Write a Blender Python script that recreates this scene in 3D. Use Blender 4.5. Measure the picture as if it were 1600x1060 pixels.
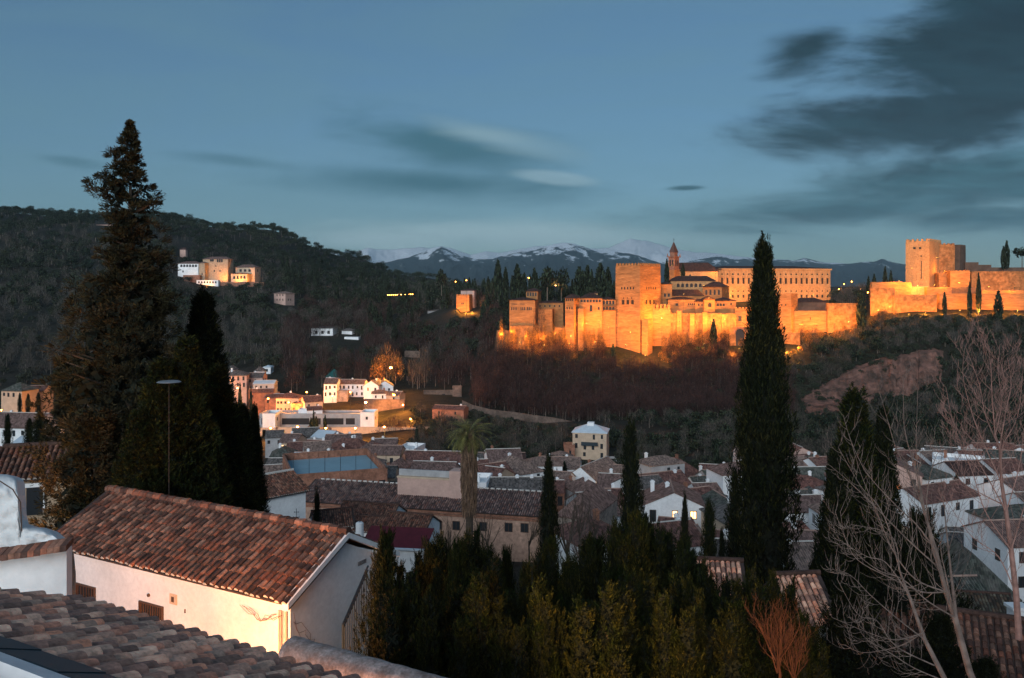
import bpy, math, random
import numpy as np
from mathutils import Vector, noise as mn
R = math.radians
rng = np.random.default_rng(7)
random.seed(7)
scene = bpy.context.scene
for o in list(bpy.data.objects):
    bpy.data.objects.remove(o)
COL = scene.collection

# ------------------------------------------------------------------ camera
F = 1300.0      # focal length in pixels of a 1600 px wide frame
HY = 450.0      # row of the horizon
CZ = 0.0        # height of the lens
cam_d = bpy.data.cameras.new('camera')
cam = bpy.data.objects.new('camera', cam_d)
COL.objects.link(cam)
cam.location = (0, 0, CZ)
cam.rotation_euler = (R(90), 0, 0)
cam_d.sensor_width = 36.0
cam_d.lens = 36.0 * F / 1600.0
cam_d.shift_y = -(530.0 - HY) / 1600.0
cam_d.clip_start = 0.2
cam_d.clip_end = 120000
scene.camera = cam

# ------------------------------------------------------------------ sky, clouds, dusk light
world = bpy.data.worlds.new('World')
scene.world = world
world.use_nodes = True
wn, wl = world.node_tree.nodes, world.node_tree.links
wn.clear()
def N(t, **kw):
    n = wn.new(t)
    for k, v in kw.items():
        setattr(n, k, v)
    return n
def wmath(op, a, b=None, c=None, clamp=False):
    n = wn.new('ShaderNodeMath'); n.operation = op; n.use_clamp = clamp
    for i, v in enumerate((a, b, c)):
        if v is None: continue
        if isinstance(v, (int, float)): n.inputs[i].default_value = v
        else: wl.new(v, n.inputs[i])
    return n.outputs[0]
def wmix(fac, a, b, mode='MIX'):
    n = wn.new('ShaderNodeMix'); n.data_type = 'RGBA'; n.blend_type = mode
    if isinstance(fac, (int, float)): n.inputs['Factor'].default_value = fac
    else: wl.new(fac, n.inputs['Factor'])
    for key, v in (('A', a), ('B', b)):
        s = [i for i in n.inputs if i.name == key and i.type == 'RGBA'][0]
        if isinstance(v, tuple): s.default_value = (*v, 1)
        else: wl.new(v, s)
    return [o for o in n.outputs if o.type == 'RGBA'][0]
sky = N('ShaderNodeTexSky')
sky.sky_type = 'NISHITA'; sky.sun_disc = False
sky.sun_elevation = R(10); sky.sun_rotation = R(200); sky.altitude = 700
sky.air_density = 1.0; sky.dust_density = 0.6; sky.ozone_density = 3.0
tc = N('ShaderNodeTexCoord')
sep = N('ShaderNodeSeparateXYZ'); wl.new(tc.outputs['Generated'], sep.inputs[0])
# sky plane coordinates of a direction: how far along and how far up from due south-east
ysafe = wmath('MAXIMUM', sep.outputs['Y'], 0.08)
U = wmath('DIVIDE', sep.outputs['X'], ysafe)
V = wmath('DIVIDE', sep.outputs['Z'], ysafe)
front = wmath('MULTIPLY', wmath('SUBTRACT', sep.outputs['Y'], 0.05), 8.0, clamp=True)
comb = N('ShaderNodeCombineXYZ'); wl.new(U, comb.inputs[0]); wl.new(V, comb.inputs[1])
def wnoise(scale, sx, sy, detail=6, rough=.55, off=0.0, dist=0.0):
    m = N('ShaderNodeMapping'); wl.new(comb.outputs[0], m.inputs[0])
    m.inputs['Scale'].default_value = (sx, sy, 1); m.inputs['Location'].default_value = (off, off * .7, off)
    n = N('ShaderNodeTexNoise'); n.inputs['Scale'].default_value = scale
    n.inputs['Detail'].default_value = detail; n.inputs['Roughness'].default_value = rough
    n.inputs['Distortion'].default_value = dist
    wl.new(m.outputs[0], n.inputs['Vector'])
    return n.outputs['Fac']
n_big = wnoise(3.2, 1.0, 2.6, 5, .5, 3.1, .4)
n_mid = wnoise(4.2, 1.0, 3.3, 8, .60, 5.3, .35)
n_str = wnoise(6.0, 1.0, 4.5, 7, .6, 9.7, .5)
def ellipse(cx, cy, rx, ry, tilt, amp, lo, hi, noi=None):
    """a bank of cloud round a direction given as the photograph's pixel, its edge torn by noise"""
    cu, cv = (cx - 800) / F, (HY - cy) / F
    ru, rv = rx / F, ry / F
    du = wmath('SUBTRACT', U, cu); dv = wmath('SUBTRACT', V, cv)
    c, s = math.cos(R(tilt)), math.sin(R(tilt))
    a = wmath('DIVIDE', wmath('ADD', wmath('MULTIPLY', du, c), wmath('MULTIPLY', dv, s)), ru)
    b = wmath('DIVIDE', wmath('SUBTRACT', wmath('MULTIPLY', dv, c), wmath('MULTIPLY', du, s)), rv)
    d = wmath('SQRT', wmath('ADD', wmath('MULTIPLY', a, a), wmath('MULTIPLY', b, b)))
    v = wmath('SUBTRACT', wmath('ADD', 1.0, wmath('MULTIPLY', wmath('SUBTRACT', noi or n_big, .5), amp)), d)
    n = wn.new('ShaderNodeMapRange'); n.interpolation_type = 'SMOOTHSTEP'
    wl.new(v, n.inputs[0]); n.inputs[1].default_value = lo; n.inputs[2].default_value = hi
    return n.outputs[0]
def union(*ms):
    r = ms[0]
    for m in ms[1:]: r = wmath('MAXIMUM', r, m)
    return r
SKYGAIN = 1.0
gm = N('ShaderNodeGamma'); wl.new(sky.outputs[0], gm.inputs[0]); gm.inputs[1].default_value = .72
base = wmix(1.0, gm.outputs[0], (.97, 1.28, 1.43), 'MULTIPLY')
dark = union(ellipse(1540, 70, 300, 150, 24, 2.0, -.1, .55, n_mid), ellipse(1450, 180, 350, 66, 6, 1.9, -.1, .5, n_mid),
             ellipse(1262, 74, 105, 50, 18, 2.4, 0, .9, n_mid))
mid = union(ellipse(1540, 285, 400, 60, 7, 1.6, -.2, .8, n_str), ellipse(1330, 330, 330, 32, 3, 1.6, -.2, .8, n_str),
            ellipse(1560, 340, 330, 30, 0, 1.6, -.2, .8, n_str), ellipse(1072, 294, 42, 6, 2, .8, 0, .7, n_str))
lent = union(ellipse(700, 230, 230, 62, -12, 1.3, -.1, .9, n_str), ellipse(680, 285, 330, 36, -2, 1.2, -.1, 1.0, n_str))
wisps = union(ellipse(360, 250, 130, 13, -7, 1.2, -.1, .9, n_str), ellipse(110, 252, 70, 12, -8, 1.2, -.1, .9, n_str))
pale = union(ellipse(868, 278, 92, 15, -6, .35, .05, .6, n_str), ellipse(760, 212, 190, 26, -14, 1.4, .0, 1.1, n_str))
band = union(ellipse(800, 368, 330, 24, -2, 1.6, -.3, .9, n_str), ellipse(620, 375, 190, 26, 0, 1.6, -.2, .9, n_str))
def fr(m, k): return wmath('MULTIPLY', wmath('MULTIPLY', m, front), k)
tex = wmath('MULTIPLY_ADD', wnoise(8.0, 1.0, 5.5, 8, .65, 13.1, .4), 2.0, -.02)
veil = wmath('MULTIPLY', wmath('MULTIPLY_ADD', wnoise(3.0, .7, 4.0, 7, .62, 31.0, .8), 2.6, -.95, clamp=True), .8)
base = wmix(fr(veil, .55), base, (1.5, 3.0, 3.6))
col = wmix(fr(band, .85), base, (4.2, 6.0, 6.6))
col = wmix(fr(lent, .92), col, (.50, 1.55, 2.1))
col = wmix(fr(wisps, .6), col, (.7, 1.8, 2.4))
col = wmix(fr(pale, .66), col, (3.2, 4.9, 5.8))
texd = wmath('MULTIPLY_ADD', wnoise(5.5, 1.0, 4.2, 8, .64, 21.3, .5), 3.2, -.75)
ccol = wmix(1.0, (.10, .34, .46), texd, 'MULTIPLY')
mcol = wmix(1.0, (.36, 1.15, 1.5), tex, 'MULTIPLY')
col = wmix(fr(mid, .92), col, mcol)
col = wmix(fr(dark, .93), col, ccol)
bg = N('ShaderNodeBackground'); wl.new(col, bg.inputs[0]); bg.inputs[1].default_value = 0.068
wo = N('ShaderNodeOutputWorld'); wl.new(bg.outputs[0], wo.inputs[0])

sun_d = bpy.data.lights.new('afterglow', 'SUN'); sun_d.energy = 1.85; sun_d.angle = R(40)
sun_d.color = (.90, .95, 1.0)
sun = bpy.data.objects.new('afterglow', sun_d); COL.objects.link(sun)
sun.rotation_euler = (R(73), 0, R(-16))       # from behind the lens and above

scene.view_settings.view_transform = 'Standard'
scene.view_settings.look = 'None'
scene.view_settings.exposure = 0.45
scene.view_settings.gamma = 1.0
cy = scene.cycles
cy.use_denoising = True
try: cy.denoiser = 'OPENIMAGEDENOISE'
except Exception: pass
cy.max_bounces = 4; cy.diffuse_bounces = 2; cy.glossy_bounces = 2
cy.transmission_bounces = 2; cy.volume_bounces = 0; cy.transparent_max_bounces = 4
cy.sample_clamp_indirect = 3.0
cy.use_adaptive_sampling = True; cy.adaptive_threshold = 0.02

# ------------------------------------------------------------------ helpers
def P(px, py, D):
    return Vector(((px - 800) / F * D, D, CZ - (py - HY) / F * D))
def zat(py, D): return CZ - (py - HY) / F * D
def xat(px, D): return (px - 800) / F * D

class MB:
    """collects shapes of one mesh"""
    def __init__(s): s.v = []; s.f = []; s.m = []
    def add(s, vs, fs, mi=0):
        b = len(s.v); s.v += [tuple(v) for v in vs]
        s.f += [tuple(b + i for i in f) for f in fs]; s.m += [mi] * len(fs); return s
    def box(s, x0, x1, y0, y1, z0, z1, mi=0):
        if x0 > x1: x0, x1 = x1, x0
        if y0 > y1: y0, y1 = y1, y0
        if z0 > z1: z0, z1 = z1, z0
        v = [(x0,y0,z0),(x1,y0,z0),(x1,y1,z0),(x0,y1,z0),(x0,y0,z1),(x1,y0,z1),(x1,y1,z1),(x0,y1,z1)]
        return s.add(v, [(0,3,2,1),(4,5,6,7),(0,1,5,4),(1,2,6,5),(2,3,7,6),(3,0,4,7)], mi)
    def prism(s, poly, z0, z1, mi=0, top=None):
        n = len(poly); t = top or poly
        v = [(x, y, z0) for x, y in poly] + [(x, y, z1) for x, y in t]
        f = [tuple(range(n))[::-1], tuple(range(n, 2 * n))] + [(i, (i+1) % n, n + (i+1) % n, n + i) for i in range(n)]
        return s.add(v, f, mi)
    def tube(s, pts, rad, sides=6, mi=0, cap=True):
        pts = [Vector(p) for p in pts]
        if isinstance(rad, (int, float)): rad = [rad] * len(pts)
        b = len(s.v); up = Vector((0, 0, 1))
        for i, p in enumerate(pts):
            d = (pts[min(i+1, len(pts)-1)] - pts[max(i-1, 0)])
            d = d.normalized() if d.length > 1e-9 else Vector((0, 0, 1))
            a = d.cross(up if abs(d.z) < .95 else Vector((1, 0, 0))).normalized(); c = d.cross(a)
            for k in range(sides):
                t = 2 * math.pi * k / sides
                s.v.append(tuple(p + (a * math.cos(t) + c * math.sin(t)) * rad[i]))
        n = len(pts)
        for i in range(n - 1):
            for k in range(sides):
                k2 = (k + 1) % sides
                s.f.append((b + i*sides + k, b + i*sides + k2, b + (i+1)*sides + k2, b + (i+1)*sides + k)); s.m.append(mi)
        if cap:
            s.f.append(tuple(b + k for k in range(sides))); s.m.append(mi)
            s.f.append(tuple(b + (n-1)*sides + k for k in range(sides))[::-1]); s.m.append(mi)
        return s
    def obox(s, o, ex, ey, ez, mi=0):
        """box from corner o along three edge vectors"""
        o, ex, ey, ez = (Vector(t) for t in (o, ex, ey, ez))
        v = [o, o+ex, o+ex+ey, o+ey, o+ez, o+ex+ez, o+ex+ey+ez, o+ey+ez]
        return s.add(v, [(0,3,2,1),(4,5,6,7),(0,1,5,4),(1,2,6,5),(2,3,7,6),(3,0,4,7)], mi)
    def build(s, name, mats, parent=None, smooth=False):
        me = bpy.data.meshes.new(name)
        me.from_pydata(s.v, [], s.f)
        mats = mats if isinstance(mats, (list, tuple)) else [mats]
        for m in mats: me.materials.append(m)
        if any(s.m): me.polygons.foreach_set('material_index', s.m)
        if smooth: me.polygons.foreach_set('use_smooth', [True] * len(s.f))
        me.update()
        return link(name, me, parent)
def link(name, me, parent=None):
    o = bpy.data.objects.new(name, me); COL.objects.link(o)
    if parent is not None: o.parent = parent
    return o
def tag(o, label=None, cat=None, group=None, kind=None):
    if label: o['label'] = label
    if cat: o['category'] = cat
    if group: o['group'] = group
    if kind: o['kind'] = kind
    return o
def thing(name, label, cat, loc=(0, 0, 0), rz=0, group=None):
    o = bpy.data.objects.new(name, None); COL.objects.link(o)
    o.location = loc; o.rotation_euler = (0, 0, rz); o.empty_display_size = .5
    return tag(o, label, cat, group)
def quads(name, V, mats, mi=None, parent=None):
    """one mesh from an array (n,4,3) of four-cornered leaves"""
    n = len(V); me = bpy.data.meshes.new(name)
    me.vertices.add(n * 4); me.vertices.foreach_set('co', np.asarray(V, dtype=np.float32).ravel())
    me.loops.add(n * 4); me.loops.foreach_set('vertex_index', np.arange(n * 4, dtype=np.int32))
    me.polygons.add(n); me.polygons.foreach_set('loop_start', np.arange(0, n * 4, 4, dtype=np.int32))
    me.polygons.foreach_set('loop_total', np.full(n, 4, dtype=np.int32))
    for m in (mats if isinstance(mats, (list, tuple)) else [mats]): me.materials.append(m)
    if mi is not None: me.polygons.foreach_set('material_index', np.asarray(mi, dtype=np.int32))
    me.update(calc_edges=True)
    return me
def copy_tree(o, parent=None):
    c = o.copy(); COL.objects.link(c); c.parent = parent
    for ch in o.children:
        copy_tree(ch, c)
    return c

# ------------------------------------------------------------------ materials
def mat(name, col, rough=.85, noise=None, amt=.35, col2=None, bump=0., bscale=None, metal=0., spec=.3, island=None, wave=None, coord='Object', stretch=(1,1,1), fine=None, famt=.28):
    """principled material; noise = scale of a blend from col to col2; island = amount each loose piece varies"""
    m = bpy.data.materials.new(name); m.use_nodes = True
    nt = m.node_tree; n = nt.nodes; l = nt.links
    b = n['Principled BSDF']; b.inputs['Roughness'].default_value = rough; b.inputs['Metallic'].default_value = metal
    b.inputs['Specular IOR Level'].default_value = spec
    c = n.new('ShaderNodeRGB'); c.outputs[0].default_value = (*col, 1); out = c.outputs[0]
    t = n.new('ShaderNodeTexCoord'); mp = n.new('ShaderNodeMapping'); l.new(t.outputs[coord], mp.inputs[0]); mp.inputs['Scale'].default_value = stretch
    def mix(fac, a, bb, mode='MIX'):
        x = n.new('ShaderNodeMix'); x.data_type = 'RGBA'; x.blend_type = mode
        if isinstance(fac, (int, float)): x.inputs['Factor'].default_value = fac
        else: l.new(fac, x.inputs['Factor'])
        ss = [i for i in x.inputs if i.type == 'RGBA']
        for s_, v in zip(ss, (a, bb)):
            if isinstance(v, tuple): s_.default_value = (*v, 1)
            else: l.new(v, s_)
        return [o for o in x.outputs if o.type == 'RGBA'][0]
    def noi(scale, detail=5, rg=.6):
        x = n.new('ShaderNodeTexNoise'); x.inputs['Scale'].default_value = scale; x.inputs['Detail'].default_value = detail
        x.inputs['Roughness'].default_value = rg; l.new(mp.outputs[0], x.inputs['Vector']); return x.outputs['Fac']
    def ramp(v, lo, hi):
        x = n.new('ShaderNodeMapRange'); l.new(v, x.inputs[0]); x.inputs[1].default_value = lo; x.inputs[2].default_value = hi; return x.outputs[0]
    if noise:
        c2 = col2 or tuple(x * (1 - amt) for x in col)
        out = mix(ramp(noi(noise), .36, .64), out, c2)
    if fine:
        out = mix(1., out, mix(ramp(noi(fine, 3), .3, .7), (1 - famt,) * 3, (1 + famt,) * 3), 'MULTIPLY')
    if island:
        g = n.new('ShaderNodeNewGeometry'); h = n.new('ShaderNodeValToRGB'); e = h.color_ramp.elements
        l.new(g.outputs['Random Per Island'], h.inputs[0])
        e[0].position = 0; e[0].color = (*island[0], 1); e[1].position = 1; e[1].color = (*island[-1], 1)
        h.color_ramp.interpolation = 'CONSTANT' if len(island) > 3 else 'LINEAR'
        for k in range(1, len(island) - 1):
            q = e.new(k / len(island) if len(island) > 3 else k / (len(island) - 1)); q.color = (*island[k], 1)
        if len(island) > 3: e[len(island)-1].position = (len(island) - 1) / len(island)
        out = mix(1., out, h.outputs[0], 'MULTIPLY')
    l.new(out, b.inputs['Base Color'])
    if bump:
        bp = n.new('ShaderNodeBump'); bp.inputs['Strength'].default_value = 1; bp.inputs['Distance'].default_value = bump
        l.new(noi(bscale or (noise or 2) * 3, 6, .65), bp.inputs['Height']); l.new(bp.outputs[0], b.inputs['Normal'])
    return m
def emit(name, col, s):
    m = bpy.data.materials.new(name); m.use_nodes = True
    b = m.node_tree.nodes['Principled BSDF']; b.inputs['Base Color'].default_value = (*col, 1)
    b.inputs['Emission Color'].default_value = (*col, 1); b.inputs['Emission Strength'].default_value = s
    return m
M = {}
M['bark_pink'] = mat('bark_reddish', (.30, .17, .14), .9, 6, .4) if 'bark_pink' not in M else None
M['bark_red'] = mat('bark_dark_red', (.10, .038, .022), .9, 6, .3)
M['plaster_white'] = mat('plaster_white', (.88, .89, .88), .9, .35, .16, fine=3, famt=.07)
M['plaster_near'] = mat('plaster_near', (.80, .80, .79), .9, .7, .14, bump=.006, bscale=5, fine=7, famt=.07)
M['plaster_lumpy'] = mat('plaster_lumpy', (.74, .75, .74), .9, 2.2, .22, bump=.05, bscale=3)
M['plaster_cream'] = mat('plaster_cream', (.60, .45, .32), .9, .5, .2, fine=3, famt=.07)
M['plaster_pink'] = mat('plaster_pink', (.60, .40, .33), .9, .5, .2, fine=3, famt=.07)
M['plaster_grey'] = mat('plaster_grey', (.42, .42, .42), .9, .5, .25, fine=3, famt=.07)
M['plaster_beige'] = mat('plaster_beige', (.50, .37, .25), .9, .9, .35, bump=.02, fine=2, famt=.07)
M['convent_wall'] = mat('convent_wall', (.50, .32, .235), .9, .25, .3, bump=.03, bscale=1.5, fine=2.2)
M['rubble'] = mat('rubble', (.42, .34, .28), .95, .6, .55, bump=.12, bscale=2.0, fine=2.5)
M['brick'] = mat('brick', (.36, .17, .11), .9, .8, .4, fine=4)
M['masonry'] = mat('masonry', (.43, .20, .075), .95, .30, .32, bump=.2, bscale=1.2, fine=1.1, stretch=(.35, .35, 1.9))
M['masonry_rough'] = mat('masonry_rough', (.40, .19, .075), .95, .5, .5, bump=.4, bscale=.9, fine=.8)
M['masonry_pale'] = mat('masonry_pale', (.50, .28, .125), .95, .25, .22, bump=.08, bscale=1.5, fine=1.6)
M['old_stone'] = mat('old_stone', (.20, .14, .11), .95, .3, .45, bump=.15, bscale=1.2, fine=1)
M['masonry_unlit'] = mat('masonry_unlit', (.17, .10, .07), .95, .3, .4, bump=.2, bscale=1.2)  # masonry colour darkened to stand for walls the floodlights miss
M['dark'] = mat('dark_opening', (.015, .015, .018), .5)
M['glass'] = mat('window_glass', (.03, .035, .04), .15, spec=.6)
M['frame_dark'] = mat('frame_dark', (.05, .035, .03), .7)
M['shutter'] = mat('shutter', (.09, .05, .035), .7)
M['wood'] = mat('wood', (.12, .07, .05), .8, 4, .4)
M['metal_grey'] = mat('metal_grey', (.28, .29, .30), .5, metal=.4)
M['metal_dark'] = mat('metal_dark', (.03, .045, .055), .5, metal=.3)
M['white_roof'] = mat('white_roof', (.62, .70, .75), .7, .5, .15)
M['tarp_red'] = mat('tarp_red', (.15, .018, .028), .7, 1.5, .3)
M['tarp_green'] = mat('tarp_green', (.02, .14, .13), .7, 1.5, .3)
M['court'] = mat('court_surface', (.26, .40, .46), .8, .3, .12)
def roofmat(name, c, c2):
    """clay tile roof seen from far: rows along the slope through bump and tile to tile colour"""
    m = mat(name, c, .9, .8, col2=c2)
    nt = m.node_tree; n = nt.nodes; l = nt.links; b = n['Principled BSDF']
    uv = n.new('ShaderNodeUVMap'); s = n.new('ShaderNodeSeparateXYZ'); l.new(uv.outputs[0], s.inputs[0])
    def ma(op, a, bb=None):
        x = n.new('ShaderNodeMath'); x.operation = op
        for i, v in enumerate((a, bb)):
            if v is None: continue
            if isinstance(v, (int, float)): x.inputs[i].default_value = v
            else: l.new(v, x.inputs[i])
        return x.outputs[0]
    iu = ma('FLOOR', ma('DIVIDE', s.outputs[0], .27)); iv = ma('FLOOR', ma('DIVIDE', s.outputs[1], .42))
    cb = n.new('ShaderNodeCombineXYZ'); l.new(iu, cb.inputs[0]); l.new(iv, cb.inputs[1])
    wnz = n.new('ShaderNodeTexWhiteNoise'); wnz.noise_dimensions = '2D'; l.new(cb.outputs[0], wnz.inputs['Vector'])
    mr = n.new('ShaderNodeMapRange'); l.new(wnz.outputs['Value'], mr.inputs[0]); mr.inputs[3].default_value = .5; mr.inputs[4].default_value = 1.5
    sn = ma('SINE', ma('MULTIPLY', s.outputs[0], 2 * math.pi / .27))
    old = b.inputs['Base Color'].links[0].from_socket
    x = n.new('ShaderNodeVectorMath'); x.operation = 'SCALE'; l.new(old, x.inputs[0]); l.new(mr.outputs[0], x.inputs['Scale'])
    l.new(x.outputs[0], b.inputs['Base Color'])
    bp = n.new('ShaderNodeBump'); bp.inputs['Distance'].default_value = .07; l.new(sn, bp.inputs['Height']); l.new(bp.outputs[0], b.inputs['Normal'])
    return m
# aged clay
M['roof_brown'] = roofmat('roof_brown', (.19, .115, .095), (.28, .175, .145))
M['roof_red'] = roofmat('roof_red', (.26, .12, .09), (.17, .085, .07))
M['roof_grey'] = roofmat('roof_grey', (.13, .115, .105), (.20, .17, .15))
M['roof_moss'] = roofmat('roof_moss', (.075, .09, .07), (.15, .14, .12))
M['roof_tan'] = roofmat('roof_tan', (.34, .23, .18), (.24, .16, .13))
M['roof_dark'] = roofmat('roof_dark', (.06, .035, .03), (.10, .05, .04))
TILES = [(1.2,.98,.88),(.75,.6,.58),(1.55,1.25,1.1),(.5,.42,.42),(1.35,.85,.68),(.95,.8,.75),(.4,.36,.36),(1.75,1.5,1.35),(1.05,.68,.58),(.8,.75,.72),(1.3,1.15,1.05),(.6,.5,.48)]
M['tile'] = mat('clay_tile', (.265, .16, .12), .85, 5, .5, fine=30, island=TILES, bump=.006, bscale=30)
M['tile_pale'] = mat('clay_tile_pale', (.84, .54, .40), .85, 6, .35, fine=28, island=TILES, bump=.006, bscale=40)
M['tile_far'] = mat('clay_tile_weathered', (.27, .205, .19), .9, .6, .3, island=TILES)
M['tile_moss'] = mat('clay_tile_mossy', (.14, .145, .115), .9, 1.2, .5, island=TILES)
M['mortar'] = mat('mortar', (.62, .58, .52), .9, 6, .25)
M['channel'] = mat('roof_channel', (.07, .05, .045), .95, 2, .4)
M['bark'] = mat('bark', (.10, .075, .055), .95, 5, .4)
M['bark_pale'] = mat('bark_pale', (.21, .155, .13), .9, 6, .5)
M['bark_far'] = mat('bark_grey', (.20, .17, .14), .95, 1, .3)
LV = [(.35,.35,.35),(1.,1.,1.),(1.9,1.8,1.5)]
def leaf(name, c, c2, sc=.9): return mat(name, c, .75, sc, col2=c2, island=LV, spec=.15)
HV = [(.3,.35,.3),(.45,.5,.4),(.3,.35,.3),(.8,.85,.7),(.5,.55,.5),(1.2,1.15,.9),(2.6,2.1,1.2)]
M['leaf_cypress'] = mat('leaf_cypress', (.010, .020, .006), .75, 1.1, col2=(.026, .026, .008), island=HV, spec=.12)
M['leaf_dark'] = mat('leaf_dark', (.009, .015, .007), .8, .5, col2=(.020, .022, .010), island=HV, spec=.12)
M['leaf_conifer'] = leaf('leaf_conifer', (.020, .021, .009), (.044, .031, .015), .6)
M['leaf_core'] = mat('leaf_core', (.008, .011, .006), .95)
M['leaf_lamplit'] = leaf('leaf_lamplit', (.30, .14, .05), (.14, .09, .03), .3)  # orange glow of the lamps put into the leaf colour
M['leaf_olive'] = leaf('leaf_olive', (.030, .042, .028), (.048, .052, .038), .03)
LVW = [(.22,.24,.26),(.8,.8,.8),(2.9,2.8,2.5)]
M['leaf_far'] = mat('leaf_far', (.013, .023, .016), .8, .016, col2=(.036, .044, .027), island=LVW, spec=.1)
M['twig_brown'] = leaf('twig_brown', (.062, .032, .030), (.040, .026, .025), .02)
M['twig_grey'] = leaf('twig_grey', (.065, .058, .052), (.095, .088, .08), .02)
M['palm_leaf'] = leaf('palm_leaf', (.13, .14, .05), (.20, .17, .06), 1.)
M['palm_dead'] = leaf('palm_dead', (.26, .17, .12), (.16, .10, .07), 1.)

# ------------------------------------------------------------------ the lie of the land
DS = [0, 6, 10, 18, 25, 40, 60, 90, 130, 180, 230, 280, 310, 330, 350, 370, 390, 410, 440, 500, 600, 750, 900, 1050, 1200, 1500, 2500, 6000]
NEAR = [-4.5, -5, -7.2, -10.5, -13, -20, -27, -34.5, -41, -46, -50, -53]
cols = {   # pixel column: heights from 310 m on
 -200: [-53,-52,-50,-47,-44,-41,-36,-26,-8,30,66,93,108,104,60,-20],
 0:    [-53,-52,-50,-47,-44,-41,-36,-26,-8,25,62,93,104,100,60,-20],
 200:  [-54,-54,-53,-51,-49,-46,-41,-30,-10,18,55,88,104,98,55,-20],
 400:  [-54,-52,-48,-44,-41,-39,-36,-30,-16,4,30,60,80,80,45,-20],
 540:  [-53,-50,-46,-43,-41,-39,-36,-31,-24,-9,6,26,40,42,25,-20],
 650:  [-50,-46,-45,-44,-43,-42,-39,-33,-23,-11,-3,4,12,14,6,-20],
 740:  [-52,-48,-46,-44,-41,-36,-30,-24,-12,-5,-3,0,2,2,-4,-20],
 800:  [-55,-54,-49,-41,-33,-27,-21,-15,-6,-2,0,0,1,0,-5,-20],
 1000: [-56,-54,-48,-41,-32,-26,-19,-12,-5,-1,0,0,0,0,-5,-20],
 1250: [-57,-54,-47,-37,-28,-18,-12,-9,-4,0,0,0,0,0,-5,-20],
 1450: [-56,-52,-43,-26,-15,-9,-4,-2,0,0,0,0,0,0,-5,-20],
 1800: [-55,-51,-42,-25,-14,-9,-4,-2,0,0,0,0,0,0,-5,-20]}
CK = sorted(cols); CT = np.array([NEAR + cols[k] for k in CK], dtype=float)
for i_, k_ in enumerate(CK):          # the palace hill starts nearer than the far slope
    if k_ >= 740: CT[i_, 10:12] = (-51.5, -52.0); CT[i_, 12:14] = (-50.5, CT[i_, 13] if k_ < 900 else -50.5)
def fbm(x, y, s, o=4):
    return mn.fractal(Vector((x * s, y * s, 3.3)), 1.0, 2.0, o)
def H(x, y, rough=True):
    D = max(y, 0.0); px = 800 + F * x / max(y, 1e-3) if y > 1e-3 else (-200 if x < 0 else 1800)
    px = min(max(px, CK[0]), CK[-1]); D = min(D, DS[-1])
    i = max(0, min(len(CK) - 2, np.searchsorted(CK, px, side='right') - 1)); j = max(0, min(len(DS) - 2, np.searchsorted(DS, D, side='right') - 1))
    a = (px - CK[i]) / (CK[i+1] - CK[i]); a = a * a * (3 - 2 * a); b = (D - DS[j]) / (DS[j+1] - DS[j])
    z = (CT[i, j] * (1-b) + CT[i, j+1] * b) * (1-a) + (CT[i+1, j] * (1-b) + CT[i+1, j+1] * b) * a
    if rough and D > 300:
        k = min(1, (D - 300) / 300)
        z += fbm(x, y, .012) * 2.2 * k + (fbm(x, y, .0035, 3) * 14 * k if D > 480 and px < 720 else 0)
    return z
def Gd(px, py, d0=5, d1=1600):
    """distance at which the ray of a pixel meets the land"""
    D = d0
    while D < d1:
        if zat(py, D) <= H(xat(px, D), D, False):
            lo, hi = D / 1.01, D
            for _ in range(9):
                m = (lo + hi) / 2
                if zat(py, m) <= H(xat(px, m), m, False): hi = m
                else: lo = m
            return hi
        D *= 1.01
    return d1
thetas = []
t = -180.0
while t < 180.0001:
    thetas.append(t); t += .3 if -42 < t < 42 else 3.0 if abs(t) < 90 else 10.0
thetas = np.array(thetas)
rs = [0.0, 2, 4, 6, 8, 10, 13, 16, 20, 25, 30, 36, 43, 52, 62, 75, 90, 110, 130, 155, 180, 205, 230, 255, 280] + list(range(292, 460, 6)) + list(range(465, 700, 10)) + list(range(710, 1300, 14)) + [1330, 1400, 1500, 1700, 2000, 2500, 3200, 4500, 6000, 9000, 16000, 30000, 60000]
g = MB()
for th in thetas[:-1]:
    for r in rs:
        x, y = r * math.sin(R(th)), r * math.cos(R(th))
        g.v.append((x, y, H(x, y) if r < 6000 else -20 - (r - 6000) * .002))
nr, nt_ = len(rs), len(thetas) - 1
for i in range(nt_):
    i2 = (i + 1) % nt_
    for j in range(nr - 1):
        q = (i*nr + j, i*nr + j+1, i2*nr + j+1, i2*nr + j)
        g.f.append(q if j else q[:1] + q[1:3]); g.m.append(0)
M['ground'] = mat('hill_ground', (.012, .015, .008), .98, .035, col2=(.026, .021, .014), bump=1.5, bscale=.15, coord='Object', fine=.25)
land = tag(g.build('ground', M['ground'], smooth=True), 'dark grassy hillsides falling to the valley town', None, kind='structure')

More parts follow.
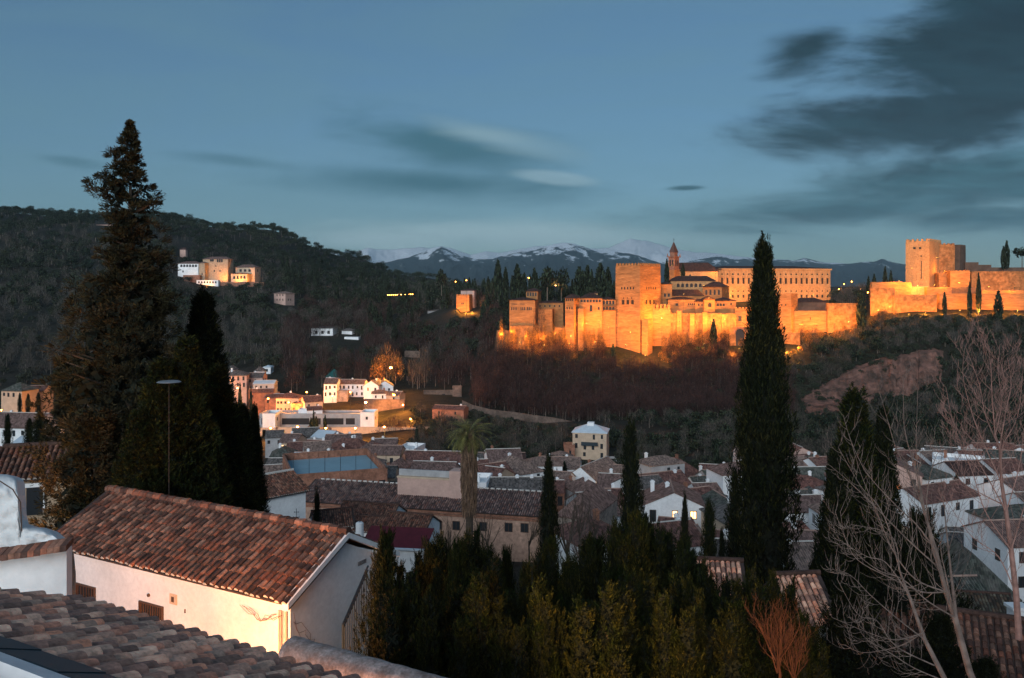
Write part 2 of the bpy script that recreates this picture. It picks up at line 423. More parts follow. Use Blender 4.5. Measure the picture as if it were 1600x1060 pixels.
# mountains, each a ridge of real relief far away
def ridge(name, prof, D, thick, m, seed, base=-60, rough=1.0, label=None):
    """prof: (px, py) points of the skyline; the slope comes down towards the lens over 'thick' metres"""
    pxs = np.array([p[0] for p in prof], float); pys = np.array([p[1] for p in prof], float)
    nx = int((pxs[-1] - pxs[0]) / 1.6); nd = 46
    b = MB()
    for i in range(nx + 1):
        px = pxs[0] + (pxs[-1] - pxs[0]) * i / nx
        py = np.interp(px, pxs, pys)
        for j in range(nd + 6):
            s = j / nd                      # 0 foot, 1 crest, beyond: the far side
            Dj = D - thick + thick * s
            x = xat(px, D) * (.55 + .45 * (Dj / D)) if False else xat(px, Dj)
            top = zat(py, D)
            rg = mn.ridged_multi_fractal(Vector((px * .016 + seed, s * 1.9, seed)), 1.0, 2.1, 6, 1.0, 2.0) if True else 0
            fl = mn.fractal(Vector((px * .03 + seed, s * 3.0, seed * 2)), 1.0, 2.0, 5)
            if s <= 1:
                e = s ** 1.15
                z = base + (top - base) * e + ((rg - 1.0) * .16 + fl * .05) * (top - base) * rough * math.sin(math.pi * min(s, 1) * .93) + fl * .012 * (top - base)
            else:
                z = base + (top - base) * (1 - (s - 1) * 3)
            b.v.append((x, Dj, z))
    n = nd + 6
    for i in range(nx):
        for j in range(n - 1):
            b.f.append((i*n + j, (i+1)*n + j, (i+1)*n + j+1, i*n + j+1)); b.m.append(0)
    o = b.build(name, m, smooth=True)
    return tag(o, label, None, kind='structure')
def mountain_mat(name, rock, snow, z0, z1, seed, cover):
    m = bpy.data.materials.new(name); m.use_nodes = True; nt = m.node_tree; n = nt.nodes; l = nt.links; b = n['Principled BSDF']
    b.inputs['Roughness'].default_value = .95; b.inputs['Specular IOR Level'].default_value = .05
    t = n.new('ShaderNodeTexCoord'); s = n.new('ShaderNodeSeparateXYZ'); l.new(t.outputs['Object'], s.inputs[0])
    mp = n.new('ShaderNodeMapping'); l.new(t.outputs['Object'], mp.inputs[0]); mp.inputs['Scale'].default_value = (1, .25, 1.6)
    no = n.new('ShaderNodeTexNoise'); no.inputs['Scale'].default_value = .006; no.inputs['Detail'].default_value = 9; no.inputs['Roughness'].default_value = .68; l.new(mp.outputs[0], no.inputs['Vector'])
    mr = n.new('ShaderNodeMapRange'); l.new(s.outputs[2], mr.inputs[0]); mr.inputs[1].default_value = z0; mr.inputs[2].default_value = z1; mr.clamp = True
    a = n.new('ShaderNodeMath'); a.operation = 'MULTIPLY_ADD'; l.new(no.outputs['Fac'], a.inputs[0]); a.inputs[1].default_value = 2.2; a.inputs[2].default_value = -1.1 + cover
    c = n.new('ShaderNodeMath'); c.operation = 'ADD'; l.new(a.outputs[0], c.inputs[0]); l.new(mr.outputs[0], c.inputs[1])
    d = n.new('ShaderNodeMapRange'); l.new(c.outputs[0], d.inputs[0]); d.inputs[1].default_value = .72; d.inputs[2].default_value = .85
    x = n.new('ShaderNodeMix'); x.data_type = 'RGBA'; ss = [i for i in x.inputs if i.type == 'RGBA']; ss[0].default_value = (*rock, 1); ss[1].default_value = (*snow, 1)
    l.new(d.outputs[0], x.inputs['Factor']); l.new([o for o in x.outputs if o.type == 'RGBA'][0], b.inputs['Base Color'])
    return m
snowy = mountain_mat('snow_mountain', (.10, .12, .13), (.8, .82, .84), 100, 600, 1, .5)
rocky = mountain_mat('rock_mountain', (.035, .05, .055), (.80, .83, .86), 60, 560, 2, .15)
ridge('mountains', [(440,404),(480,400),(520,396),(545,399),(575,388),(600,392),(640,388),(700,386),(735,398),(760,392),(780,396),(850,384),(900,388),(950,388),(985,375),(1010,378),(1050,388),(1085,395),(1120,396),(1160,402),(1185,404),(1215,405),(1260,410),(1320,412)], 13500, 5200, snowy, 4.2, rough=.8, label='far snow covered sierra on the skyline')
ridge('mountains', [(500,402),(528,395),(552,394),(566,400),(585,412),(600,411),(640,402),(672,388),(690,387),(708,395),(740,404),(770,405),(800,396),(840,387),(868,381),(895,382),(925,390),(945,392),(960,390),(985,397),(1010,404),(1040,414),(1090,424),(1140,430)], 9000, 4200, rocky, 8.7, label='long dark mountain with snow patches below its summit')
ridge('mountains', [(1040,420),(1080,409),(1110,403),(1128,401),(1145,405),(1162,402),(1190,409),(1215,406),(1240,408),(1255,404),(1275,407),(1300,413),(1320,413),(1340,412),(1365,410),(1378,405),(1395,411),(1440,416),(1480,418),(1600,425),(1760,432)], 10000, 4200, rocky, 15.1, label='row of jagged snow dusted peaks along the skyline')
# ------------------------------------------------------------------ building helpers
def two_face(pxL, pxC, pxR, D, th, dep=10):
    """footprint corners (near corner, left, back, right) of a box whose near upright edge is at pxC, D"""
    uL, uR = (pxL - 800) / F, (pxR - 800) / F; xC = xat(pxC, D); c, s = math.cos(R(th)), math.sin(R(th))
    a = (xC - uL * D) / (c + uL * s); b = (uR * D - xC) / (s - uR * c) if s - uR * c > .06 else dep
    if th < 13: b = dep
    n = Vector((xC, D, 0)); l = n + Vector((-c, s, 0)) * a; r = n + Vector((s, c, 0)) * b
    return n, l, l + (r - n), r
def wpart(parent, o, org, e, n, u, z, w, h, m=None, arch=False, name='window', depth=.12, frame=None, sink=.0):
    """a window on the wall starting at org along e, facing n; u,z its lower left corner, local to parent at org0"""
    b = MB(); e = Vector(e); n = Vector(n); p = org + e * u + Vector((0, 0, z)) - n * (.25 - depth)
    if arch:
        pts = [(0, 0), (w, 0), (w, h - w/2)] + [(w/2 + w/2 * math.cos(t), h - w/2 + w/2 * math.sin(t)) for t in (R(45), R(90), R(135))] + [(0, h - w/2)]
    else: pts = [(0, 0), (w, 0), (w, h), (0, h)]
    k = len(pts); fr = [p + e * a + Vector((0, 0, c)) + n * .25 for a, c in pts]; bk = [q - n * .25 for q in fr]
    b.add(fr + bk, [tuple(range(k))] + [(i, i + k, (i+1) % k + k, (i+1) % k) for i in range(k)], 0)
    if frame:
        t = .09
        for (x0, x1, z0, z1) in ((-t, 0, -t, h + t), (w, w + t, -t, h + t), (0, w, h, h + t), (0, w, -t, 0)) + (((w/2 - t/3, w/2 + t/3, 0, h), ) if w > .7 else ()):
            b.obox(p + e * x0 + Vector((0, 0, z0)) + n * .2, e * (x1 - x0), n * .1, Vector((0, 0, z1 - z0)), 1)
    w_ = b.build(name, [m or M['dark'], frame or M['frame_dark']], o)
    return w_
def hiproof(poly, z, rise, over=.5, inset=None, th=.22):
    """verts, faces and uv of a hipped roof on a 4 corner footprint (near, left, back, right)"""
    c = sum((Vector((p[0], p[1], 0)) for p in poly), Vector()) / 4
    q = []
    for p in poly:
        d = Vector((p[0], p[1], 0)) - c; q.append(c + d * (1 + over / d.length))
    e1, e2 = q[1] - q[0], q[2] - q[1]
    if e1.length >= e2.length: k = min(.5, (inset if inset is not None else .5) * e2.length / e1.length); A = (q[0] + q[3]) / 2; B = (q[1] + q[2]) / 2
    else: k = min(.5, (inset if inset is not None else .5) * e1.length / e2.length); A = (q[1] + q[0]) / 2; B = (q[2] + q[3]) / 2
    r0, r1 = A.lerp(B, k), B.lerp(A, k); up = Vector((0, 0, z + rise)); dn = Vector((0, 0, z)); lo = Vector((0, 0, z - th))
    v = [p + dn for p in q] + [r0 + up, r1 + up] + [p + lo for p in q]
    if e1.length >= e2.length: f = [(0, 1, 5, 4), (1, 2, 5), (2, 3, 4, 5), (3, 0, 4)]
    else: f = [(0, 1, 4), (1, 2, 5, 4), (2, 3, 5), (3, 0, 4, 5)]
    f += [(0, 6, 7, 1), (1, 7, 8, 2), (2, 8, 9, 3), (3, 9, 6, 0), (6, 9, 8, 7)]
    return v, f
def uv_roof(o):
    """u along the eave, v up the slope, in metres"""
    me = o.data; uv = me.uv_layers.new(name='UVMap').data
    for p in me.polygons:
        n = p.normal; e = Vector((0, 0, 1)).cross(n)
        e = e.normalized() if e.length > 1e-3 else Vector((1, 0, 0)); s = n.cross(e)
        for li in p.loop_indices:
            co = me.vertices[me.loops[li].vertex_index].co; uv[li].uv = (co.dot(e), co.dot(s))
    return o
def merlons(b, p0, p1, z, n, w=.9, h=1.2, gap=.9, t=.6, pyr=True):
    d = (p1 - p0); L = d.length; d = d.normalized(); k = max(1, int(L / (w + gap))); st = L / k; w = w * st / (w + gap)
    pr = [(0, -.05)]
    for i in range(k):
        u0 = i * st + (st - w) / 2
        pr += [(u0, .1), (u0, h)] + ([(u0 + w / 2, h + .4)] if pyr else []) + [(u0 + w, h), (u0 + w, .1)]
    pr += [(L, -.05)]
    nn = Vector((n[0], n[1], 0)); q = Vector((p0.x, p0.y, z)); m = len(pr)
    v = [q + d * u + Vector((0, 0, c)) + nn * .03 for u, c in pr]
    b.add(v + [x - nn * t for x in v], [tuple(range(m)), tuple(range(2*m - 1, m - 1, -1))] + [(i, i + m, (i+1) % m + m, (i+1) % m) for i in range(m)])
def fort(name, label, cat, pxs, D, th, pt, pb, m='masonry', roof=None, rise=2.0, battle=None, wins=(), parent=None, group=None, roofm='roof_dark', over=.6, batter=0., wmat=None, extra=None, inset=None, dep=10, cren=(.9, 1.2, .9)):
    """a tower or block: pxs = (left, near corner, right) pixel columns; pt, pb = rows of its top and foot at D.
    wins = rows of (face, count, row of sill, row of head, from, to, width, arch) ; face 'l' or 'r', from/to are shares of the face"""
    n, l, bk, r = two_face(*pxs, D, th, dep)
    z1, z0 = zat(pt, D), min([zat(pb, D)] + [H(p.x, p.y) - .5 for p in (n, l, r)])
    org = Vector((n.x, n.y, z0))
    t = parent or thing(name, label, cat, org, 0, group)
    base = Vector(t.location)
    P4 = [Vector((p.x, p.y, 0)) - Vector((base.x, base.y, 0)) for p in (n, l, bk, r)]
    zt, zb = z1 - base.z, z0 - base.z
    if batter:
        c = sum(P4, Vector()) / 4; bot = [(c + (p - c) * (1 + batter)) for p in P4]
    else: bot = P4
    b = MB().prism([(p.x, p.y) for p in bot][::-1], zb, zt, top=[(p.x, p.y) for p in P4][::-1])
    nl = (P4[1] - P4[0]).normalized(); nl = Vector((nl.y, -nl.x, 0)); nr_ = (P4[3] - P4[0]).normalized(); nr_ = Vector((nr_.y, -nr_.x, 0))
    # make both normals look at the lens
    if nl.y > 0: nl = -nl
    cc = sum(P4, Vector()) / 4
    if nl.dot((P4[0] + P4[1]) / 2 - cc) < 0: nl = -nl
    if nr_.dot((P4[0] + P4[3]) / 2 - cc) < 0: nr_ = -nr_
    w = b.build('wall', M[m], t)
    if battle:
        b = MB(); zz = zt
        prs = [(P4[1], P4[0], nl), (P4[0], P4[3], nr_), (P4[3], P4[2], -nl), (P4[2], P4[1], -nr_)]
        for a, c, nn in prs: merlons(b, a, c, zz, nn, *cren, pyr=(battle == 'pyr'))
        b.build('battlement', M[m], t)
    if roof:
        v, f = hiproof(P4, zt + .02, rise, over, inset); b = MB().add(v, f)
        uv_roof(b.build('roof', M[roofm], t))
    for wi in wins:
        face, cnt, ys, yh, f0, f1, ww, arch = wi[:8]
        a, e_, nn = (P4[1], P4[0], nl) if face == 'l' else (P4[0], P4[3], nr_)
        d = e_ - a; L = d.length; d = d.normalized(); a0 = a
        for k in range(cnt):
            fr_ = f0 + (f1 - f0) * (k + .5) / cnt; u = L * fr_ - ww / 2
            q = a + d * u; Dq = q.y + base.y
            zs, zh = zat(ys, Dq) - base.z, zat(yh, Dq) - base.z
            a = a0 + nn * (batter * .5 * L * (zt - zs) / max(zt - zb, 1)); 
            wpart(t, t, Vector((a.x, a.y, 0)), d, nn, u, zs, ww, zh - zs, arch=arch, frame=(M['frame_dark'] if len(wi) > 8 else None), depth=.04)
    if extra: extra(t, P4, zb, zt, nl, nr_)
    return t

# floodlights: a housing on a short foot, its lens, and the light it throws
SOD = (1.0, .34, .038)
def floodlight(px, py, D, watts, label, aim=None, col=SOD, spot=None, h=None, rad=.5, group='floodlights under the palace walls'):
    p = P(px, py, D); gz = H(p.x, p.y)
    p.z = max(p.z, gz + .6)
    t = thing('floodlight', label, 'floodlight', (p.x, p.y, p.z), 0, group)
    MB().obox((-.25, -.15, -.3), (.5, 0, 0), (0, .18, .1), (0, -.08, .4)).build('housing', M['metal_dark'], t)
    MB().obox((-.2, .04, -.2), (.4, 0, 0), (0, .03, .02), (0, -.06, .3)).build('lens', lampm, t)
    MB().tube([(0, 0, -.3), (0, 0, min(-.5, gz - p.z))], .04, 5).build('foot', M['metal_dark'], t)
    l = bpy.data.lights.new('flood', 'SPOT' if aim else 'POINT'); l.energy = watts * .6; l.color = col; l.shadow_soft_size = rad
    o = bpy.data.objects.new('flood', l); COL.objects.link(o); o.location = (p.x, p.y + .3, p.z + .4)
    if aim:
        d = Vector(aim) - o.location; o.rotation_euler = d.to_track_quat('-Z', 'Y').to_euler(); l.spot_size = R(spot or 100); l.spot_blend = 1.0
    return t
lampm = emit('lamp_lens', (1.0, .45, .12), 12)
lamp_white = emit('lamp_glass', (1.0, .42, .10), 9)

# ------------------------------------------------------------------ the palace on its hill
FG = 'towers and walls of the hilltop palace'
def W(f, n, s, h, a, b, w, arch=False, fr=None): return (f, n, s, h, a, b, w, arch) + ((1,) if fr else ())
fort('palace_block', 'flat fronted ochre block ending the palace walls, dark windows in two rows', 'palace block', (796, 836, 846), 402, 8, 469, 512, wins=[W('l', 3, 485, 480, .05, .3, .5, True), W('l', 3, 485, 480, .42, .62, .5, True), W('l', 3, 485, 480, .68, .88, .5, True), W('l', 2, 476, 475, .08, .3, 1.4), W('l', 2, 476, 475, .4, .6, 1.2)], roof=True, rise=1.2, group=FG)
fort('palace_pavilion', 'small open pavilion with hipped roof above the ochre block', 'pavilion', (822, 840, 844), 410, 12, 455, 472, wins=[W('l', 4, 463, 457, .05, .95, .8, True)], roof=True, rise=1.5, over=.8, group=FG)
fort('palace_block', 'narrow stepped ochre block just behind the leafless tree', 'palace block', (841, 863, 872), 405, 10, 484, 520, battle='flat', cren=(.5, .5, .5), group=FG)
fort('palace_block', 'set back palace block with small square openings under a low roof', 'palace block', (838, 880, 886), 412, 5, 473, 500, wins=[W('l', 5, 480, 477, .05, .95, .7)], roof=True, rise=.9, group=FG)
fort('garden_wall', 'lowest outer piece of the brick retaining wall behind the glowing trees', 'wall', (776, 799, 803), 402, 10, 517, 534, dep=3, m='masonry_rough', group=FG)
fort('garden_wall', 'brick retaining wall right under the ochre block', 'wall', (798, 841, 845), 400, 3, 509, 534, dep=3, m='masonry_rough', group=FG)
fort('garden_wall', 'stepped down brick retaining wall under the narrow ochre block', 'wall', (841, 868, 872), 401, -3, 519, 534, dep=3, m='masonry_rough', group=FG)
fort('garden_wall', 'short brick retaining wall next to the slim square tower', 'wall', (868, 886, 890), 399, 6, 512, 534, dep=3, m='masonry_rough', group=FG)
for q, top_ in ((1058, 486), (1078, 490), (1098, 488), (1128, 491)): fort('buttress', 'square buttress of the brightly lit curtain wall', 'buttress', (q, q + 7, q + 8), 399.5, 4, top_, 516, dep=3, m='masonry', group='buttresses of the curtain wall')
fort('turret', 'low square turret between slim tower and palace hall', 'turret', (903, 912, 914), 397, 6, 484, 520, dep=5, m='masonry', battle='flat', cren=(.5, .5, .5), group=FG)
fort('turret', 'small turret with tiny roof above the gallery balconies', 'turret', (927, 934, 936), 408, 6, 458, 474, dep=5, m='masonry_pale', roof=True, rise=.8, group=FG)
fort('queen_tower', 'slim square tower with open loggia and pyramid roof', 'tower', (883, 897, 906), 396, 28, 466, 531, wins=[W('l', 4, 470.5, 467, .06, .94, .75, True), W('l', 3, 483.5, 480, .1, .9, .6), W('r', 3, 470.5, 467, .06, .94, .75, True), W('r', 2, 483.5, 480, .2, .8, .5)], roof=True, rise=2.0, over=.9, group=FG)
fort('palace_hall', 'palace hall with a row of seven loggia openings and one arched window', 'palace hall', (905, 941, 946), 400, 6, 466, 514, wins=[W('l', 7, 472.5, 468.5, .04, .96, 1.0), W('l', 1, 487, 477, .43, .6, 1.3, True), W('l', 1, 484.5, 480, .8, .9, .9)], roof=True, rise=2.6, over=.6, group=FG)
def balcony(t, P4, zb, zt, nl, nr_):
    b = MB(); a, e = P4[1], P4[0]; d = (e - a)
    for py in (479, 485):
        z = zat(py, 401) - t.location.z
        b.obox(a + nl * .02 + Vector((0, 0, z)), d, nl * 1.1, Vector((0, 0, .2)))
        b.obox(a + nl * 1.05 + Vector((0, 0, z + .9)), d, nl * .08, Vector((0, 0, .08)))
        for k in range(12): b.obox(a + nl * 1.05 + d * (k / 12) + Vector((0, 0, z)), d * .008, nl * .06, Vector((0, 0, .9)))
    b.build('balcony', M['wood'], t)
fort('gallery_block', 'low gallery with two wooden balconies beside the big tower', 'gallery', (940, 962, 966), 401, 5, 468, 514, wins=[W('l', 4, 476, 470, .05, .95, .9), W('l', 4, 484, 480, .05, .95, .9)], roof=True, rise=1.3, group=FG, extra=balcony)
# the great tower
def great(t, P4, zb, zt, nl, nr_):
    b = MB()          # string course
    z = zat(417, 396) - t.location.z
    for a, e, n in ((P4[1], P4[0], nl), (P4[0], P4[3], nr_)): b.obox(a + Vector((0, 0, z)), e - a, n * .12, Vector((0, 0, .3)))
    b.build('string_course', M['masonry'], t)
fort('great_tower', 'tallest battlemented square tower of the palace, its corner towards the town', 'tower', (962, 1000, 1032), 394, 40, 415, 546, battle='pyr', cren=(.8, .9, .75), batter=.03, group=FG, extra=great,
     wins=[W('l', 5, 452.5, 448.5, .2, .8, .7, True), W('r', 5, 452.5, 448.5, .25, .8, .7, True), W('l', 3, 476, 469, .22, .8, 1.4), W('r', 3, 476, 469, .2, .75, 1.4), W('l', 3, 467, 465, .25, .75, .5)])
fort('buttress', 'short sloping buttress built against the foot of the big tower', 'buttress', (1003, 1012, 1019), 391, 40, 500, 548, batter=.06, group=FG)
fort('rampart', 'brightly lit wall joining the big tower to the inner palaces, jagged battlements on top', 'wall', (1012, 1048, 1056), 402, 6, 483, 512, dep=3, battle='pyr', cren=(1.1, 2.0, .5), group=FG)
fort('palace_hall', 'plain palace block rising just behind the big tower', 'palace hall', (1030, 1050, 1058), 414, 10, 444, 490, wins=[W('l', 2, 464, 459, .3, .9, 1.0)], roof=True, rise=1.3, group=FG)
# inner palaces
WS = 'masonry'
fort('palace_hall', 'long palace wing of arched gallery windows under a dark hipped roof', 'palace hall', (1048, 1117, 1126), 440, 5, 439, 470, m='masonry_pale', wins=[W('l', 6, 449, 443, .12, .72, 1.5, True)], roof=True, rise=2.6, over=.8, inset=.4, group=FG)
fort('palace_hall', 'windowed lantern hall with broad dark pyramid roof', 'palace hall', (1098, 1128, 1139), 425, 20, 448, 475, wins=[W('l', 4, 461, 453, .08, .95, 1.0, True), W('r', 1, 461, 453, .3, .8, 1.0, True)], roof=True, rise=2.6, over=1.2, group=FG)
fort('palace_hall', 'low broad palace block with long dark roof facing the valley', 'palace hall', (1046, 1098, 1103), 418, 4, 462, 495, wins=[W('l', 2, 461, 463, .1, .3, .5)], roof=True, rise=3.0, over=.8, inset=.2, group=FG)
fort('palace_hall', 'palace front with paired small windows over the brightest floodlights', 'palace hall', (1044, 1087, 1092), 408, 5, 468, 512, wins=[W('l', 2, 478, 474, .27, .37, .6, True), W('l', 4, 477, 474, .7, .98, .5, True)], roof=True, rise=1.2, over=.4, group=FG)
fort('lookout_tower', 'small projecting mirador with one arched window', 'tower', (1100, 1117, 1120), 403, 5, 468, 514, wins=[W('l', 1, 480, 473, .3, .75, 1.7, True)], roof=True, rise=1.6, over=.6, group=FG)
fort('palace_hall', 'palace front with three small arches beside the mirador', 'palace hall', (1086, 1101, 1105), 406, 5, 471, 512, wins=[W('l', 2, 478, 475, .2, .9, .6, True)], roof=True, rise=1.2, over=.5, group=FG)
fort('palace_hall', 'palace front ending in a long low roof over three arches', 'palace hall', (1116, 1150, 1154), 406, 5, 470, 514, wins=[W('l', 3, 478.5, 474.5, .1, .5, 1.0, True), W('l', 1, 477, 473, .7, .85, .7)], roof=True, rise=1.6, over=.5, group=FG)
fort('rampart', 'battlemented curtain wall with a dark doorway behind the tall cypress', 'wall', (1148, 1185, 1214), 402, 10, 483, 516, dep=3, battle='flat', cren=(.7, .8, .7), wins=[W('l', 1, 502, 494, .1, .35, 1.6)], group=FG)
fort('rampart', 'base wall below the three palace fronts', 'wall', (1044, 1150, 1156), 400, 4, 490, 515, dep=3, m='masonry_rough', group=FG)
# renaissance palace
def renaissance(t, P4, zb, zt, nl, nr_):
    a, e, n = P4[1], P4[0], nl; d = e - a; L = d.length; d = d.normalized()
    b = MB(); Z = lambda py, y=500: zat(py, y) - t.location.z
    zc, zm = zt, zt - 10.6
    b.obox(a - d * .8 + Vector((0, 0, zc - 1.0)), d * (L + 1.6), n * .8, Vector((0, 0, .9)))
    b.obox(a - d * .2 + Vector((0, 0, zm - .4)), d * (L + .4), n * .45, Vector((0, 0, .7)))
    b.obox(a - d * .2 + Vector((0, 0, zm - 1.5)), d * (L + .4), n * .2, Vector((0, 0, .35)))
    b.build('cornice', M['masonry_pale'], t)
    k = 21; st = L / k; b = MB()
    for i in range(k + 1):
        u = min(max(i * st - .35, 0), L - .7)
        b.obox(a + d * u + Vector((0, 0, zm + .3)), d * .7, n * .32, Vector((0, 0, 9.2)))
        b.obox(a + d * u + Vector((0, 0, zm - 9.5)), d * .8, n * .38, Vector((0, 0, 8.0)))
    b.build('pilaster', M['masonry_pale'], t)
    for i in range(k):
        u = (i + .5) * st
        for (zz, w_, h_, ar) in ((zm + 1.2, 1.25, 3.6, False), (zm + 6.6, 1.0, 1.0, True), (zm - 7.2, 1.2, 1.8, False), (zm - 3.6, .9, .9, True)):
            wpart(t, t, a, d, n, u - w_/2, zz, w_, h_, arch=ar, depth=.04)
        hood = MB(); q = a + d * (u - 1.0) + Vector((0, 0, zm + 5.0)) + n * .01
        hood.add([q, q + d * 2.0, q + d * 1.0 + Vector((0, 0, .7)), q + n * .35, q + d * 2.0 + n * .35, q + d * 1.0 + n * .35 + Vector((0, 0, .7))], [(0,1,4,3), (1,2,5,4), (2,0,3,5), (3,4,5)])
        hood.build('pediment', M['masonry_pale'], t)
t_ren = fort('renaissance_palace', 'long two storey renaissance palace with pilasters, square windows and round openings above', 'palace', (1124, 1297, 1302), 512, -9, 420, 470, dep=45, m='masonry_pale', roof=True, rise=2.0, over=1.4, inset=.3, group=FG, extra=renaissance)
fort('palace_hall', 'big plain hall with stepped dark roofs next to the renaissance palace', 'palace hall', (1100, 1126, 1132), 500, 8, 421, 470, m='masonry_pale', roof=True, rise=2.4, over=1.2, group=FG)
# church
fort('church', 'church nave with wide dark hipped roof behind the inner palaces', 'church', (1045, 1122, 1128), 488, 6, 424, 470, m='masonry_pale', wins=[W('l', 3, 434, 429, .1, .5, 1.2, True)], roof=True, rise=5.2, over=.8, inset=.55, group=FG)
def belfry(t, P4, zb, zt, nl, nr_):
    c = sum(P4, Vector()) / 4; hw = (P4[1] - P4[0]).length / 2
    Z = lambda py: zat(py, 484) - t.location.z
    def sq(k): return [(c.x + (p.x - c.x) * k, c.y + (p.y - c.y) * k) for p in P4][::-1]
    b = MB(); b.prism(sq(1.12), Z(422), Z(420.5)); b.prism(sq(.9), Z(420.5), Z(402)); b.prism(sq(1.18), Z(402), Z(400.5)); b.build('belfry', M['brick'], t)
    for (a, e, n) in ((P4[1], P4[0], nl), (P4[0], P4[3], nr_)):
        a2, e2 = c + (a - c) * .9, c + (e - c) * .9; d = (e2 - a2); L = d.length; d = d.normalized()
        for f in (.18, .58): wpart(t, t, Vector((a2.x, a2.y, 0)), d, n, L * f, Z(416), L * .24, Z(406) - Z(416), arch=True, name='bell_opening', depth=.05)
    b = MB(); b.prism(sq(.66), Z(400.5), Z(394)); b.build('lantern', M['brick'], t)
    b = MB(); b.prism(sq(.8), Z(394), Z(378), top=[(c.x + (x - c.x) * .06, c.y + (y - c.y) * .06) for x, y in sq(1.0)]); b.build('spire', M['roof_dark'], t)
    for p in P4:
        q = c + (p - c) * 1.05; MB().tube([(q.x, q.y, Z(400.5)), (q.x, q.y, Z(398)), (q.x, q.y, Z(395.5))], [.35, .3, .02], 6).build('pinnacle', M['brick'], t)
    b = MB(); b.box(c.x - .08, c.x + .08, c.y - .08, c.y + .08, Z(378.2), Z(372)); b.box(c.x - .6, c.x + .6, c.y - .06, c.y + .06, Z(374.6), Z(374)); b.build('cross', M['metal_dark'], t)
fort('bell_tower', 'slender church bell tower with pointed dark spire and cross', 'bell tower', (1043.5, 1054, 1062), 484, 35, 422, 470, m='masonry', group=FG, extra=belfry)
# east part of the walls, beyond the tall cypress
fort('wall_tower', 'massive plain tower with sloping side beside the tall cypress', 'tower', (1211, 1236, 1246), 400, 36, 459, 516, roof=None, battle=None, wins=[W('l', 2, 478, 475.5, .3, .8, .6)], group=FG, batter=.12)
fort('low_hall', 'dark low roofed hall behind the curtain wall', 'hall', (1240, 1292, 1300), 416, 5, 472, 496, m='masonry_unlit', roof=True, rise=2.0, group=FG)
fort('rampart', 'smooth high curtain wall lit from its foot, beside the sloping tower', 'wall', (1237, 1292, 1298), 401, 8, 486, 518, dep=3, m='masonry', wins=[W('l', 1, 500, 496, .5, .56, .4)], group=FG)
fort('rampart', 'stained curtain wall with upright streaks, ending at a dark cypress', 'wall', (1293, 1341, 1348), 398, 6, 474, 512, dep=3, m='masonry_rough', group=FG)
fort('terrace_wall', 'ruined terrace wall of many courses glowing orange below the ramparts', 'wall', (1216, 1250, 1262), 392, 15, 520, 560, dep=3, m='masonry_rough', group=FG, batter=.05)
def arch_gate(t, P4, zb, zt, nl, nr_):
    a, e = P4[1], P4[0]; d = (e - a); L = d.length; d = d.normalized()
    wpart(t, t, Vector((a.x, a.y, 0)), d, nl, L * .3, zat(541, 394) - t.location.z, L * .42, zat(514, 394) - zat(541, 394), arch=True, name='arch_opening', depth=.02)
    b = MB(); c0 = a + d * (L * .51); r0, r1 = L * .24, L * .31; z = zat(541, 394) - t.location.z + (zat(514, 394) - zat(541, 394)) - L * .21
    for k in range(12):
        t0, t1 = math.pi * k / 12, math.pi * (k + 1) / 12
        pts = [(r0, t0), (r1, t0), (r1, t1), (r0, t1)]
        v = [c0 + d * r * math.cos(q) + Vector((0, 0, z + r * math.sin(q))) + nl * .02 for r, q in pts]
        b.add(v + [x + nl * .35 for x in v], [(4,5,6,7), (0,1,5,4), (1,2,6,5), (2,3,7,6), (3,0,4,7)])
    b.build('arch_ring', M['brick'], t)
fort('arched_gate', 'old brick wall with one big round arch below the curtain wall', 'gate', (1140, 1172, 1180), 394, 8, 511, 545, dep=3, m='masonry_rough', group=FG, extra=arch_gate)
# the fortress
def watch(t, P4, zb, zt, nl, nr_):
    b = MB(); c = sum(P4, Vector()) / 4; z = zat(449, 425) - t.location.z
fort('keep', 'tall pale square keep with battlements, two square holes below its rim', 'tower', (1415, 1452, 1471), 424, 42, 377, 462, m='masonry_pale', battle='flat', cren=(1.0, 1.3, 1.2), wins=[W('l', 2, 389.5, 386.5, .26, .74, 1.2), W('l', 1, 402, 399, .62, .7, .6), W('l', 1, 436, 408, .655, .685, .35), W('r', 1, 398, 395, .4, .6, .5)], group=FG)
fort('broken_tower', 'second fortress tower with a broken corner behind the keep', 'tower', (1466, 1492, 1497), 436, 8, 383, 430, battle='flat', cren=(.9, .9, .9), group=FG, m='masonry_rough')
fort('dark_tower', 'unlit tower adjoining the broken tower', 'tower', (1491, 1500, 1509), 441, 45, 385, 430, m='masonry_unlit', battle='flat', cren=(.9, .9, .9), group=FG)
fort('upper_rampart', 'unlit upper rampart stepping down behind the floodlit walls', 'wall', (1508, 1529, 1532), 444, 3, 410, 440, dep=3, m='masonry_unlit', group=FG)
fort('upper_rampart', 'lower dark rampart running under the pair of cypresses', 'wall', (1529, 1549, 1552), 446, 3, 414, 440, dep=3, m='masonry_unlit', group=FG)
fort('upper_rampart', 'long unlit rampart beneath the umbrella pine', 'wall', (1549, 1640, 1645), 448, 3, 418, 440, dep=3, m='masonry_unlit', group=FG)
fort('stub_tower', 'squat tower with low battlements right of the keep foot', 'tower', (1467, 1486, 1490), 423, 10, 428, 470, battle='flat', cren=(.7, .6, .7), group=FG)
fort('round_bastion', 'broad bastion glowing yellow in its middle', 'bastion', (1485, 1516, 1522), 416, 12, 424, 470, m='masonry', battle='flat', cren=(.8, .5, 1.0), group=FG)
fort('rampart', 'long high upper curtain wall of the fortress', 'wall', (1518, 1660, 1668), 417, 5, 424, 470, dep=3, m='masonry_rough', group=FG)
fort('rampart', 'pale stone terrace wall under the keep', 'wall', (1362, 1424, 1428), 412, 8, 441, 474, dep=3, m='masonry', group=FG)
